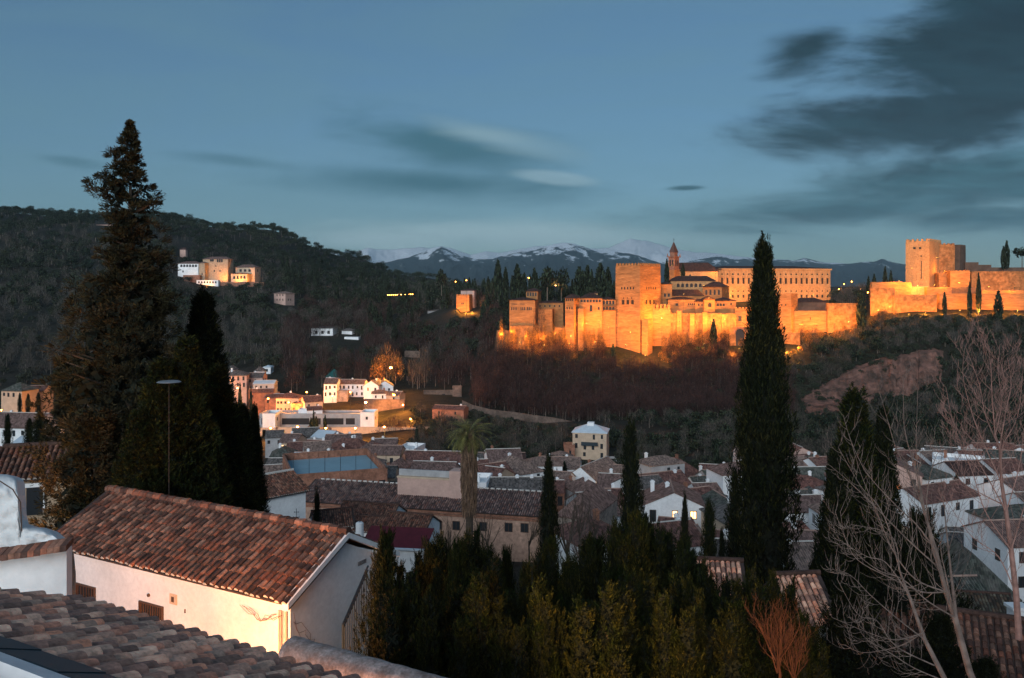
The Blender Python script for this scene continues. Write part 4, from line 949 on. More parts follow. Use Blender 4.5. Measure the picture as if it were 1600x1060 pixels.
b = MB()
pp = [(-30,340),(2,346),(12,352),(8,366),(14,378),(6,392),(-4,404),(-20,410)]
for i in range(len(pp) - 1):
    for k in range(5):
        q = [(pp[i][0] + (pp[i+1][0] - pp[i][0]) * u, pp[i][1] + (pp[i+1][1] - pp[i][1]) * u) for u in (k / 5, (k + 1) / 5)]
        vs = []
        for (x_, y_) in q:
            D = Gd(x_, y_, 300) - 4; D2 = Gd(x_, y_ + 5, 300) - 4; vs += [P(x_, y_, D) + Vector((0, 0, 1.2)), P(x_, y_ + 5, D2) + Vector((0, 0, 1.2))]
        b.add(vs, [(0, 1, 3, 2)])
M['track'] = mat('pale_track', (.30, .25, .21), .95, .05, .4)
tag(b.build('path', M['track']), 'pale dirt track winding up the hillside', None, kind='structure')
# ------------------------------------------------------------------ the town in the valley
def solveD(px, pye, h):
    D = 60.0
    while D < 420:
        if zat(pye, D) <= H(xat(px, D), D, False) + h: return D
        D += 1
    return D
HCOUNT = [0]
def house(label, px, pye, wpx, d, rot=0, roof='gable', wall='plaster_white', rmat='roof_brown', win=(3, 2), side=(2, 1), chim=1, D=None, h=6.2, rh=None, axis='x', over=.35, name='house', cat='house', ww=.8, lit=0, group='houses of the valley town', winh=1.3):
    r = random.Random(hash_(label))
    if D is None: D = solveD(px, pye, h)
    w = wpx * D / F / max(.5, math.cos(R(rot)))
    x = xat(px, D); gz = min(H(x + a, D + c, False) for a in (-w/2, w/2) for c in (0, d)) - .6 if cat != 'wall' else H(x, D, False) - 1.5
    zt = zat(pye, D)
    h = zt - gz
    if h < 2.5: gz = zt - 2.5; h = 2.5
    c, s = math.cos(R(rot)), math.sin(R(rot))
    t = thing(name, label, cat, (x - s * d/2, D + c * d/2, gz), R(rot), group)
    hw, hd = w/2, d/2
    if rh is None: rh = (hd if axis == 'x' else hw) * .44
    wm = M[wall]; b = MB().box(-hw, hw, -hd, hd, 0, h)
    if roof == 'gable':
        if axis == 'x':
            for sx in (-hw, hw): b.add([(sx, -hd, h), (sx, hd, h), (sx, 0, h + rh)], [(0, 1, 2)])
        else:
            for sy in (-hd, hd): b.add([(-hw, sy, h), (hw, sy, h), (0, sy, h + rh)], [(0, 1, 2)])
    b.build('wall', wm, t)
    if roof == 'gable':
        b = MB(); th = .14; g = over * .5
        def slab(A, B, C_, Dd):
            up = Vector((0, 0, th)); q = [Vector(k) for k in (A, B, C_, Dd)]
            b.add([k + up for k in q] + q, [(0, 1, 2, 3), (7, 6, 5, 4), (0, 4, 5, 1), (1, 5, 6, 2), (2, 6, 7, 3), (3, 7, 4, 0)])
        if axis == 'x':
            k = rh / hd
            slab((-hw-g, -hd-over, h-over*k), (hw+g, -hd-over, h-over*k), (hw+g, 0, h+rh), (-hw-g, 0, h+rh))
            slab((hw+g, hd+over, h-over*k), (-hw-g, hd+over, h-over*k), (-hw-g, 0, h+rh+.002), (hw+g, 0, h+rh+.002))
        else:
            k = rh / hw
            slab((-hw-over, hd+g, h-over*k), (-hw-over, -hd-g, h-over*k), (0, -hd-g, h+rh), (0, hd+g, h+rh))
            slab((hw+over, -hd-g, h-over*k), (hw+over, hd+g, h-over*k), (0, hd+g, h+rh+.002), (0, -hd-g, h+rh+.002))
        uv_roof(b.build('roof', M[rmat], t))
        b = MB()
        if axis == 'x': b.tube([(-hw-g, 0, h+rh+.12), (hw+g, 0, h+rh+.12)], .13, 5)
        else: b.tube([(0, -hd-g, h+rh+.12), (0, hd+g, h+rh+.12)], .13, 5)
        b.build('ridge_cap', M['mortar'] if r.random() < .45 else M['roof_tan'], t)
    elif roof == 'hip':
        v, f = hiproof([(-hw, -hd), (-hw, hd), (hw, hd), (hw, -hd)], h + .02, rh, over, .5); b = MB().add(v, [q[::-1] for q in f])
        uv_roof(b.build('roof', M[rmat], t))
    elif roof == 'flat':
        b = MB()
        for (x0, x1, y0, y1) in ((-hw-.04, hw+.04, -hd-.04, -hd+.2), (-hw-.04, hw+.04, hd-.2, hd+.04), (-hw-.04, -hw+.2, -hd+.2, hd-.2), (hw-.2, hw+.04, -hd+.2, hd-.2)): b.box(x0, x1, y0, y1, h, h + .8)
        b.build('parapet', wm, t)
    fr = M['frame_dark']
    n, fl_ = win
    for k in range(fl_):
        zs = h - 2.1 - k * 2.7
        if zs < .3: break
        for i in range(n):
            if r.random() < .14: continue
            u = (i + .5 + r.uniform(-.1, .1)) * w / n - ww/2; hh = winh * r.choice((1, 1, 1.25, .8))
            wpart(t, t, Vector((-hw, -hd, 0)), (1, 0, 0), (0, -1, 0), u, zs - (hh - winh), ww * r.choice((1, 1, .8)), hh, m=(lampwin if r.random() < lit else M['glass']), frame=fr if D < 190 else None, depth=.05)
    n, fl_ = side
    sgn = 1 if px < 800 else -1          # the flank the lens sees
    if rot > 8: sgn = 1
    if rot < -8: sgn = -1
    for k in range(fl_):
        zs = h - 2.1 - k * 2.7
        if zs < .3: break
        for i in range(n):
            u = (i + .5 + r.uniform(-.1, .1)) * d / n - ww/2
            if sgn > 0: wpart(t, t, Vector((hw, -hd, 0)), (0, 1, 0), (1, 0, 0), u, zs, ww, winh, m=M['glass'], depth=.05)
            else: wpart(t, t, Vector((-hw, hd, 0)), (0, -1, 0), (-1, 0, 0), u, zs, ww, winh, m=M['glass'], depth=.05)
    for i in range(chim):
        cx = r.uniform(-.7, .7) * hw; cyy = r.uniform(-.1, .6) * hd
        zz = h + (rh if roof != 'flat' else 0) * .5
        b = MB().box(cx-.3, cx+.3, cyy-.25, cyy+.25, zz - .6, zz + rh * .4 + .5).box(cx-.38, cx+.38, cyy-.33, cyy+.33, zz + rh*.4 + .5, zz + rh*.4 + .62).box(cx-.2, cx+.2, cyy-.15, cyy+.15, zz + rh*.4 + .62, zz + rh*.4 + .8)
        b.build('chimney', M['plaster_white'] if r.random() < .75 else M['brick'], t)
    return t
def hash_(s_):
    v = 7
    for ch in s_: v = (v * 31 + ord(ch)) % 1000003
    return v
lampwin = emit('lit_window', (1.0, .55, .22), 3.0)
b_, r_, g_, m_, t_, k_ = 'roof_brown', 'roof_red', 'roof_grey', 'roof_moss', 'roof_tan', 'roof_dark'
pw, pc, pp, pg = 'plaster_white', 'plaster_cream', 'plaster_pink', 'plaster_grey'
def HS(label, px, pye, w, d=8, rot=0, roof='gable', rm=b_, wall=pw, **k): return house(label, px, pye, w, d, rot, roof, wall, rm, **k)
# upper quarter, under the orange lamps
GU = 'houses of the upper quarter'
HS('pinkish palace house with two rows of tall windows, hipped roof, beside the giant conifer', 368, 587, 33, 9, 8, 'hip', g_, pp, win=(4, 2), side=(2, 2), D=345, h=8, winh=1.7, group=GU)
HS('long low wing with grey roof joined to the pinkish palace house', 395, 590, 30, 7, 0, 'gable', g_, pp, win=(4, 1), D=352, group=GU)
HS('small square white tower with pointed grey roof at the end of the wing', 405, 580, 16, 5, 8, 'hip', g_, pw, win=(1, 2), D=362, rh=1.8, chim=0, group=GU)
HS('tower like white house peeping out behind the pinkish palace house', 360, 578, 12, 5, 0, 'hip', g_, pp, win=(1, 1), D=366, rh=1.8, chim=0, group=GU)
HS('glass roofed pale annexe beside the white pointed tower', 412, 600, 32, 7, 4, 'gable', 'white_roof', pg, win=(4, 1), D=344, rh=1, chim=0, group=GU)
HS('brick garden house with pale gable below the pinkish palace house', 408, 614, 36, 6, 12, 'gable', r_, 'brick', win=(3, 1), D=330, rh=1.2, group=GU)
HS('brick house with arched shade under the garden terrace', 426, 622, 26, 6, -10, 'gable', r_, 'brick', win=(2, 1), D=328, rh=1.2, group=GU)
HS('orange plastered house with a line of small top windows', 449, 622, 36, 7, 0, 'hip', r_, pc, win=(6, 2), D=325, winh=.8, group=GU)
HS('low brick annexe lit orange beside the road', 470, 634, 30, 5, 0, 'flat', r_, 'brick', win=(3, 1), D=318, group=GU)
HS('terracotta house stepping down the bank, white end wall', 490, 628, 26, 8, 24, 'gable', r_, pc, win=(2, 1), D=318, group=GU)
HS('small terracotta roofed shed below the stepping house', 492, 641, 22, 6, 18, 'gable', r_, pw, win=(1, 1), D=310, rh=.9, group=GU)
HS('round ended white villa with shaded upper terrace', 417, 574, 12, 5, 0, 'hip', 'white_roof', pw, win=(1, 1), D=392, rh=.8, chim=0, group=GU)
HS('green tarpaulin roofed pavilion among the trees', 520, 589, 22, 7, 0, 'hip', 'tarp_green', pw, win=(2, 1), D=372, rh=3.2, chim=0, group=GU)
HS('long white two storey house below the green pavilion', 541, 600, 56, 7, -4, 'gable', b_, pw, win=(8, 2), side=(2, 2), D=350, rh=1.4, group=GU)
HS('white house with flat front and railings at the near end of the long white house', 516, 600, 20, 8, 0, 'gable', b_, pw, win=(3, 2), D=343, group=GU)
HS('pale stone terrace wall with creeper under the long white house', 524, 614, 38, 3, 0, 'flat', b_, 'rubble', win=(0, 0), side=(0, 0), chim=0, D=344, name='terrace_wall', cat='wall', group=GU)
HS('white gabled house facing the town, beside the flaring street lamp', 580, 603, 24, 8, -12, 'gable', g_, pw, win=(2, 1), D=342, axis='y', rh=2.0, group=GU)
HS('white gabled house tucked against the orange lit tree', 601, 604, 26, 9, 10, 'gable', g_, pw, win=(2, 1), D=345, axis='y', rh=2.2, group=GU)
HS('tall white house with two windows just above the street lamp', 593, 615, 24, 7, 8, 'hip', b_, pw, win=(2, 2), side=(2, 2), D=335, rh=1.2, group=GU)
HS('small white shed glowing at the foot of the lit tree', 614, 618, 22, 6, -14, 'gable', b_, pc, win=(1, 1), D=334, rh=1.2, group=GU)
HS('stone garden wall behind the flaring street lamp', 600, 628, 64, 2, -4, 'flat', b_, 'old_stone', win=(0, 0), side=(0, 0), chim=0, D=327, name='garden_wall', cat='wall', group=GU)
HS('ruined brick wall with a square gate on the river bank', 690, 613, 56, 1.2, 6, 'flat', b_, 'old_stone', win=(1, 1), side=(0, 0), chim=0, D=352, name='old_wall', cat='wall', ww=1.6, group=GU)
HS('higher end of the ruined brick river wall', 714, 606, 14, 1.4, 0, 'flat', b_, 'old_stone', win=(0, 0), side=(0, 0), chim=0, D=350, name='old_wall', cat='wall', group=GU)
HS('low red roofed hut hidden on the river bank', 700, 640, 50, 6, -14, 'gable', r_, 'brick', win=(2, 1), D=312, rh=1.0, group=GU)
# the long low white building over the promenade
t = HS('long low flat roofed white building with a dark recessed gallery above the lit promenade', 494, 650, 178, 9, 0, 'flat', g_, pg, win=(0, 0), side=(0, 0), chim=0, D=306, name='long_building', cat='building', group=GU)
hw = 89 * 306 / F; zz = zat(650, 306) - t.location.z
for (a, c2) in ((.02, .14), (.20, .44), (.46, .54), (.56, .74), (.76, .84)):
    wpart(t, t, Vector((-hw, -4.5, 0)), (1, 0, 0), (0, -1, 0), a * 2 * hw, zz - 3.2, (c2 - a) * 2 * hw, 2.3, name='gallery_opening', depth=.05)
b = MB()
for k in range(26): b.box(-hw + 2 * hw * k / 26, -hw + 2 * hw * k / 26 + .25, -4.75, -4.56, zz - 3.2, zz - .5)
HS('white end pavilion of the long low building', 574, 648, 22, 8, 0, 'flat', g_, pw, win=(1, 1), D=302, chim=0, group=GU)
HS('white end block of the long low building beside the conifers', 420, 650, 20, 9, 0, 'flat', g_, pw, win=(0, 1), D=300, chim=0, group=GU)
HS('cream retaining wall glowing along the promenade', 540, 672, 270, 2, 0, 'flat', g_, pc, win=(0, 0), side=(0, 0), chim=0, D=300, name='promenade_wall', cat='wall', h=4, group=GU)
HS('white van like shelter by the road above the long building', 476, 643, 20, 4, 0, 'flat', g_, pw, win=(0, 0), side=(0, 0), D=312, chim=0, name='shelter', cat='shelter', group=GU)
# first rows of the town
HS('small grey house squeezed between conifer and promenade', 428, 684, 26, 7, 10, 'gable', g_, pg, win=(2, 1))
HS('brown roofed house with lit doorway below the promenade', 449, 692, 28, 8, -8, 'gable', b_, pc, win=(2, 1), lit=.5)
HS('house with dark grey double roof right under the promenade', 478, 683, 40, 9, 14, 'gable', g_, pg, win=(3, 1))
HS('house with pale slate roof next to the double roofed one', 500, 684, 30, 8, -22, 'gable', 'white_roof', pg, win=(2, 1), rh=1.5)
HS('white house with two windows and brown roof below the wall lamps', 521, 693, 32, 8, 0, 'gable', b_, pw, win=(3, 1))
HS('white house with a white side gable next along the lane', 550, 692, 30, 8, 14, 'gable', b_, pw, win=(2, 1), side=(2, 1))
HS('dark grey roofed villa with veranda beside the conifers', 440, 716, 38, 9, 10, 'hip', m_, pg, win=(3, 1), ww=1.2)
HS('white house with patched awning under the grey villa', 428, 735, 32, 8, 0, 'gable', g_, pw, win=(2, 1))
HS('deep red walled house with small roof', 463, 704, 20, 7, 20, 'gable', r_, 'brick', win=(1, 1))
HS('brown roofed cottage behind the pink sloping roof', 484, 701, 26, 7, -12, 'gable', r_, pp, win=(2, 1))
HS('house with broad plain pinkish roof and white end wall', 497, 712, 40, 10, 16, 'gable', t_, pw, win=(2, 1), rh=2.6)
HS('low white house with skylights before the sports court', 470, 722, 30, 7, 0, 'gable', 'white_roof', pw, win=(2, 1))
HS('dark red roofed house right behind the sports court', 530, 712, 34, 8, 0, 'hip', r_, pg, win=(3, 1))
HS('brown hip roofed house in the middle of the upper rows', 572, 706, 34, 9, -6, 'hip', b_, pg, win=(3, 1))
HS('long dark roofed house behind the white cubes', 600, 700, 40, 8, 6, 'gable', b_, pg, win=(3, 1))
HS('topmost white cube house with small tower room', 600, 700, 16, 6, 12, 'flat', b_, pw, win=(1, 1), D=238)
HS('broad white cube house with terraces', 604, 712, 40, 8, 12, 'flat', b_, pw, win=(4, 2), D=228)
HS('white cube house with a long window row at the corner', 632, 706, 30, 9, -14, 'flat', b_, pw, win=(5, 2), side=(3, 2), D=226)
HS('low white terrace house in front of the cubes', 588, 722, 34, 7, 14, 'flat', b_, pw, win=(3, 1), D=216)
HS('brown roofed house beside the sports court corner', 612, 735, 30, 8, -16, 'hip', b_, pc, win=(3, 2), D=178)
HS('small dark roofed house with creamy arches by the court', 604, 746, 24, 7, 0, 'gable', g_, pc, win=(3, 1), D=168)
HS('wide house with red patched roof and balcony terrace by the palm', 672, 726, 92, 10, -6, 'gable', r_, pw, win=(8, 1), side=(2, 1), ww=1.3, D=200)
HS('white balconied front below the red patched roof', 690, 736, 60, 5, -6, 'flat', r_, pw, win=(6, 1), ww=1.5, D=190)
HS('white house half hidden behind the palm trunk', 745, 740, 40, 9, 8, 'gable', r_, pw, win=(3, 1))
HS('grey roofed house under the riverside trees', 762, 722, 36, 8, -6, 'gable', g_, pg, win=(3, 1), D=235)
HS('dark long roof beside the river trees', 800, 722, 44, 8, 4, 'gable', k_, pg, win=(3, 1), D=240)
HS('brown roofed house with white gable beside the palm', 784, 745, 42, 9, 30, 'gable', r_, pw, win=(3, 1), side=(3, 1), D=178)
HS('dark red roofed house with cream gable just right of the palm', 757, 752, 30, 9, -28, 'gable', r_, pc, win=(2, 1), D=172)
HS('little house with almost black roof above the convent ridge', 792, 766, 36, 7, 10, 'gable', k_, pw, win=(2, 1), D=160)
HS('big white house with grey brown hip roof and tall windows', 828, 739, 44, 12, 34, 'hip', t_, pw, win=(3, 2), side=(4, 2), D=190, winh=1.6)
HS('white wing with long tan roof behind the big white house', 872, 732, 66, 9, -8, 'gable', t_, pw, win=(6, 1), D=215)
HS('pale hip roofed house at the far side of the courtyard', 880, 720, 44, 9, 6, 'hip', t_, pw, win=(4, 1), D=240)
HS('small white courtyard house between the two tan roofs', 868, 756, 34, 8, -18, 'gable', t_, pw, win=(3, 2), D=182)
HS('white house whose bright gable faces the lens, tan roof', 907, 748, 44, 14, -32, 'gable', t_, pw, win=(2, 1), side=(6, 2), axis='y', D=190, rh=2.6)
HS('long white wall house with eight windows and warm lit end', 947, 745, 54, 9, -26, 'gable', t_, pw, win=(8, 2), D=196)
HS('small brown hip roofed white house', 894, 766, 28, 7, 8, 'hip', b_, pw, win=(3, 1), D=166)
HS('orange walled house peeping beside the dark cypress', 868, 770, 28, 7, 0, 'gable', r_, 'brick', win=(2, 1), D=162)
HS('brown pyramid roofed house in the middle rows', 936, 776, 46, 10, 20, 'hip', b_, pg, win=(3, 1), D=158)
HS('dark roofed small house left of the tall cypress', 953, 764, 40, 9, -12, 'gable', b_, pw, win=(3, 1), D=168)
HS('pink walled house beside the tall cypress', 962, 788, 26, 8, 0, 'gable', r_, pp, win=(2, 2), D=150)
HS('very dark brown roofed house behind the leafless trees', 945, 806, 56, 11, 14, 'gable', b_, pg, win=(3, 1), D=132)
HS('curved white terrace wall below the dark brown roof', 946, 822, 50, 5, 18, 'flat', b_, pw, win=(2, 1), D=124, chim=0)
HS('white two windowed house with brown roof by the lamp poles', 1025, 741, 40, 8, 0, 'gable', b_, pw, win=(3, 1), D=212, chim=2)
HS('narrow house with white chimneys in front of the lamp poles', 1000, 752, 30, 8, 10, 'gable', r_, pp, win=(2, 1), D=200)
HS('house with great red pyramid roof and pale ridges', 1082, 748, 52, 12, 28, 'hip', r_, pw, win=(3, 1), D=205, rh=4.0)
HS('red roofed range running behind the great pyramid roof', 1116, 744, 44, 9, -14, 'gable', r_, pw, win=(3, 1), D=215)
HS('broad brown roof with two dormers and a white gable', 1056, 772, 74, 12, 24, 'gable', r_, pw, win=(5, 1), side=(2, 1), D=172, rh=3.2)
HS('white house with arched dormer between the brown roofs', 1104, 763, 30, 8, 12, 'gable', m_, pw, win=(2, 1), D=188)
HS('mossy dark roof behind the small white pediment', 1135, 760, 44, 10, 16, 'gable', m_, pg, win=(2, 1), D=190, rh=2.8)
HS('white house with small white pediment over its door', 1112, 776, 40, 8, 8, 'gable', b_, pw, win=(3, 1), D=168)
HS('long white house with mossy roof, white chimneys and small windows', 1056, 800, 106, 10, -8, 'gable', m_, pw, win=(9, 2), side=(1, 1), D=148, rh=2.4, chim=3)
HS('white tower like bay stepping out from the long mossy house', 1043, 805, 22, 4, -8, 'hip', b_, pw, win=(2, 1), D=143, chim=0, rh=.8, winh=.8)
HS('brown roofed white house by the broad cypress', 1122, 802, 40, 12, 24, 'gable', r_, pw, win=(2, 2), side=(3, 2), D=144, rh=3)
HS('warm lit small house with orange eaves among the lower roofs', 1080, 838, 30, 7, 10, 'gable', r_, pc, win=(2, 1), D=118, lit=.4)
HS('brown roofed cottage at the hedge edge', 1044, 842, 40, 8, -20, 'gable', r_, pp, win=(2, 1), D=116)
HS('pale roofed cottage between two slim cypresses', 1092, 858, 44, 8, 16, 'gable', t_, pw, win=(3, 1), D=106)
HS('weathered roof just above the hedge tips', 1058, 868, 50, 8, 8, 'gable', b_, pw, win=(3, 1), D=100)
HS('orange walled cottage half hidden by the broad cypress', 1136, 862, 34, 7, -10, 'gable', r_, pc, win=(2, 1), D=104)
HS('grey roofed cottage at the foot of the slim cypresses', 1122, 884, 46, 8, -14, 'gable', g_, pw, win=(3, 1), D=94)
HS('long mossy roofed hall with orange wall beyond the broad cypress', 1272, 774, 70, 10, 3, 'gable', m_, pc, win=(0, 1), D=170, rh=4.6)
HS('white arcaded house with pale mossy hip roof', 1288, 792, 44, 9, 4, 'hip', m_, pw, win=(4, 1), D=150, rh=2.2, chim=0)
HS('small mossy roof tucked behind the pink pavilion', 1256, 790, 34, 8, 0, 'gable', m_, pg, win=(2, 1), D=146)
HS('square pink pavilion with arched openings and pyramid roof', 1268, 812, 40, 6.5, -14, 'hip', m_, pp, win=(2, 1), side=(2, 1), D=132, rh=1.9, chim=0, ww=1.3, winh=2)
HS('little red gabled house before the pink pavilion', 1260, 842, 34, 6, 24, 'gable', r_, pp, win=(2, 1), side=(2, 1), D=118, rh=1.6, chim=0)
HS('low house with pale coping and orange lit eave', 1266, 862, 56, 8, -6, 'gable', b_, pp, win=(2, 1), D=104, rh=1.4)
HS('flat pinkish tiled roof above the big barrel tiles', 1268, 898, 62, 9, 4, 'gable', t_, pw, win=(2, 1), D=88, rh=2)
HS('mossy grey barn roof behind the leafless tree', 1500, 842, 110, 12, 6, 'gable', m_, pg, win=(2, 1), D=150, rh=4.8, chim=0)
HS('upper white strip house with blue shaded eave', 1536, 850, 76, 7, -8, 'gable', g_, pw, win=(0, 0), D=128, rh=1.4)
HS('long white house with two square windows behind the leafless trees', 1540, 868, 80, 9, -10, 'gable', g_, pw, win=(3, 1), D=120, rh=1.8)
HS('white house with dark window at the very edge of the town', 1604, 806, 40, 9, 0, 'gable', b_, pw, win=(2, 1), D=160)
HS('dark roofed house joined to the edge house', 1590, 846, 60, 9, 0, 'gable', m_, pw, win=(2, 1), D=134)
HS('low house with one brightly lit window', 1500, 898, 44, 8, 10, 'gable', g_, pc, win=(1, 1), D=100, lit=1, ww=2.0)
HS('weathered mossy pyramid roof behind the leafless trees', 1540, 934, 96, 11, -8, 'hip', m_, pg, win=(2, 1), D=82, rh=3.4, chim=0)
HS('weathered mossy roofed shed stepping toward the red tiles', 1530, 966, 70, 7, 4, 'gable', m_, pg, win=(2, 1), D=70, rh=2.2, chim=0)
HS('orange wall glimpsed through the twiggy branches', 1540, 790, 120, 3, 0, 'flat', b_, 'brick', win=(0, 0), side=(0, 0), chim=0, D=240, name='garden_wall', cat='wall')
# left edge
GL = 'buildings at the edge below the wooded slope'
t = HS('square orange lit palace tower with green pyramid roof', 18, 611, 36, 8, -10, 'hip', m_, pc, win=(4, 1), side=(3, 1), D=290, h=12, rh=2.6, chim=0, winh=1.4, group=GL)
HS('orange lit wing with cypresses against its wall', 50, 612, 34, 8, 6, 'gable', r_, pc, win=(0, 1), D=300, rh=1.6, chim=0, group=GL)
HS('long brown roofed pale house under the orange tower', 14, 668, 92, 10, -8, 'gable', b_, pw, win=(6, 1), D=228, rh=3.2, group=GL)
HS('small pale house beside the slim cypress under the orange wing', 74, 660, 34, 8, 12, 'gable', b_, pw, win=(2, 1), D=240, rh=2, group=GL)
HS('low white roofed shed beneath the long brown roof', 34, 692, 26, 6, 0, 'gable', 'white_roof', pw, win=(1, 1), D=170, chim=0, rh=.8, group=GL)
# tall lone house by the river
t = HS('tall lone four storey ochre house with pale hipped roof on the river bank', 921, 676, 52, 8, -12, 'hip', 'white_roof', pc, win=(4, 4), side=(2, 4), D=250, rh=1.9, chim=0, winh=1.5)
hw2 = 26 * 250 / F
MB().box(-2.4, 2.6, -5.0, -4.0, zat(696, 250) - t.location.z, zat(696, 250) - t.location.z + .2).box(-2.4, 2.6, -5.0, -4.92, zat(696, 250) - t.location.z + .2, zat(696, 250) - t.location.z + 1.1).build('balcony', M['metal_dark'], t)
MB().box(-1, 1, -1, 1, zat(676, 250) - t.location.z + 1.5, zat(676, 250) - t.location.z + 2.5).build('rooftop_box', M['plaster_white'], t)
HS('low ruined brick annexe beside the tall lone house', 890, 700, 16, 5, 0, 'flat', r_, 'brick', win=(1, 1), D=248, chim=0)
HS('long flat pale building right of the tall lone house', 958, 724, 36, 6, 0, 'flat', g_, pg, win=(6, 1), D=246, chim=0)
# sports court with brick parapet
D0 = 150; t = thing('sports_court_building', 'flat roofed brick building with blue court surface and pillared parapet', 'building', P(520, 756, D0), R(20))
base = t.location.z; t.location.z = -47.5; zz = base - t.location.z
hw, hd = 8.0, 9.5; zc = zat(741, 145) - t.location.z
MB().box(-hw, hw, -hd, hd, 0, zc).build('wall', M['brick'], t)
MB().box(-hw + .35, hw - .35, -hd + .35, hd - .35, zc, zc + .05).build('court', M['court'], t)
b = MB()
for (x0, y0, x1, y1) in ((-hw, -hd, hw, -hd), (hw, -hd, hw, hd), (hw, hd, -hw, hd), (-hw, hd, -hw, -hd)):
    d = Vector((x1 - x0, y1 - y0, 0)); L = d.length; d.normalize(); n = Vector((-d.y, d.x, 0)); o = Vector((x0, y0, zc))
    b.obox(o + Vector((0, 0, 1.15)), d * L, n * .3, (0, 0, .2)); b.obox(o, d * L, n * .22, (0, 0, .25)); b.obox(o + n * .1 + Vector((0, 0, .25)), d * L, n * .06, (0, 0, .9))
    for k in range(int(L / 1.9) + 1): b.obox(o + d * min(k * 1.9, L - .4) + Vector((0, 0, .25)), d * .35, n * .32, (0, 0, .9))
b.build('parapet', M['brick'], t)
for k in range(9): wpart(t, t, Vector((-hw, -hd, 0)), (1, 0, 0), (0, -1, 0), .5 + k * 1.75, zc - 2.4, 1.1, 1.7, depth=.05)
for k in range(9): wpart(t, t, Vector((hw, -hd, 0)), (0, 1, 0), (1, 0, 0), .7 + k * 2.0, zc - 2.4, 1.1, 1.7, depth=.05)
for k in range(7):
    q = (-hw + .2 + k * 2.6, -hd + .2)
    MB().tube([(q[0], q[1], zc + 1.3), (q[0], q[1], zc + 4.2)], .04, 4).build('fence_post', M['metal_dark'], t)
# street furniture of the valley
def lamp(px, py, D, watts, label, col=(1., .5, .14), hgt=None, head=.22, group=None, name='street_lamp', glow=None):
    p = P(px, py, D); gz = H(p.x, p.y); hgt = hgt or max(2.0, p.z - gz)
    t = thing(name, label, 'street lamp', (p.x, p.y, p.z - hgt), 0, group)
    MB().tube([(0, 0, -.3), (0, 0, hgt * .5), (0, 0, hgt)], [.09, .07, .05], 6).build('pole', M['metal_dark'], t)
    MB().tube([(0, 0, hgt - .02), (0, -.3, hgt + .12), (0, -.7, hgt + .1)], .035, 5).build('arm', M['metal_dark'], t)
    if watts:
        MB().tube([(0, -.7, hgt + .08), (0, -.7, hgt - .05), (0, -.7, hgt - .2 - head * .5)], [head * .5, head, head * .7], 8).build('lamp_glass', glow or lamp_white, t)
        l = bpy.data.lights.new('lamp', 'POINT'); l.energy = watts; l.color = col; l.shadow_soft_size = .3
        o = bpy.data.objects.new('lamp', l); COL.objects.link(o); o.location = (p.x, p.y - 1.2, p.z - .1)
    MB().tube([(0, -.7, hgt + .3), (0, -.7, hgt + .08)], [head * .3, head * 1.15], 8).build('lamp_shade', M['metal_dark'], t)
    return t
lamp_hot = emit('lamp_flare', (1.0, .50, .16), 40)
OR = (1.0, .36, .06)
lamp(572, 628, 322, 24000, 'flaring street lamp below the white gabled houses', OR, head=.45, glow=lamp_hot)
lamp(611, 574, 354, 22000, 'tall street lamp inside the orange lit tree', OR, head=.5, glow=lamp_hot)
lamp(616, 616, 330, 9000, 'street lamp beside the small glowing shed', OR, head=.5)
lamp(693, 487, 590, 30000, 'bright flaring lamp beside the shed in the wooded gap', OR, head=.6, glow=lamp_hot)
lamp(341, 607, 338, 6000, 'street lamp seen at the edge of the giant conifer', OR, head=.4)
lamp(372, 606, 332, 7000, 'low lamp in front of the pinkish palace house', OR, head=.3)
for i, (px, py) in enumerate(((424,668),(466,666),(510,668),(556,668),(601,666))): lamp(px, py, 288, 7500, 'promenade street lamp under the long low building', (1., .35, .05), head=.4, group='lamps of the promenade')
for i, (px, py) in enumerate(((400,640),(440,641),(470,638))): lamp(px, py, 318, 3200, 'road lamp above the long low building', OR, head=.35, group='lamps of the upper road')
for i, (px, py) in enumerate(((800,712),(824,714),(845,716),(770,712))): lamp(px, py, 262, 6500, 'riverside lamp among leafless trees', (1., .5, .12), head=.3, group='lamps of the riverside')
for i, (px, py) in enumerate(((1011,696),(1044,698),(979,690))): lamp(px, py, 262, 0, 'tall unlit lamp pole by the river', hgt=7, group='unlit poles by the river')
for i, (px, py, D) in enumerate(((452,628,318),(498,626,322),(520,618,332),(548,612,338),(420,622,322),(480,612,340),(630,632,322),(642,654,306),(588,640,314))): lamp(px, py, D, 5200, 'street lamp on a steep lane of the upper quarter', (1., .30, .04), head=.3, group='lamps of the upper lanes')
lamp(448, 690, 258, 900, 'small lamp by the lit doorway below the promenade', (1., .5, .15))
lamp(981, 760, 184, 700, 'lamp at the warm lit end of the eight windowed house', (1., .5, .15))
lamp(921, 714, 270, 1200, 'lamp before the tall lone house', (1., .42, .1))
lamp(60, 640, 284, 2600, 'lamp shining on the orange wing', OR); lamp(4, 640, 280, 1500, 'lamp shining on the orange tower', OR)
for i, (px, py, D) in enumerate(((826,434,480),(868,446,470),(712,440,520),(729,438,520),(1355,457,420),(1330,440,500),(1318,444,500),(1310,452,500),(1344,452,500))): lamp(px, py, D, 1500, 'small lamp glowing between trees of the palace gardens', OR, head=.3, group='lamps of the palace gardens')
for k in range(14): lamp(606 + k * 3.0, 461 - k * .1, 640, 500, 'lamp in the glowing row along the garden path', (1., .5, .15), head=.36, hgt=1.5, group='row of garden path lamps')
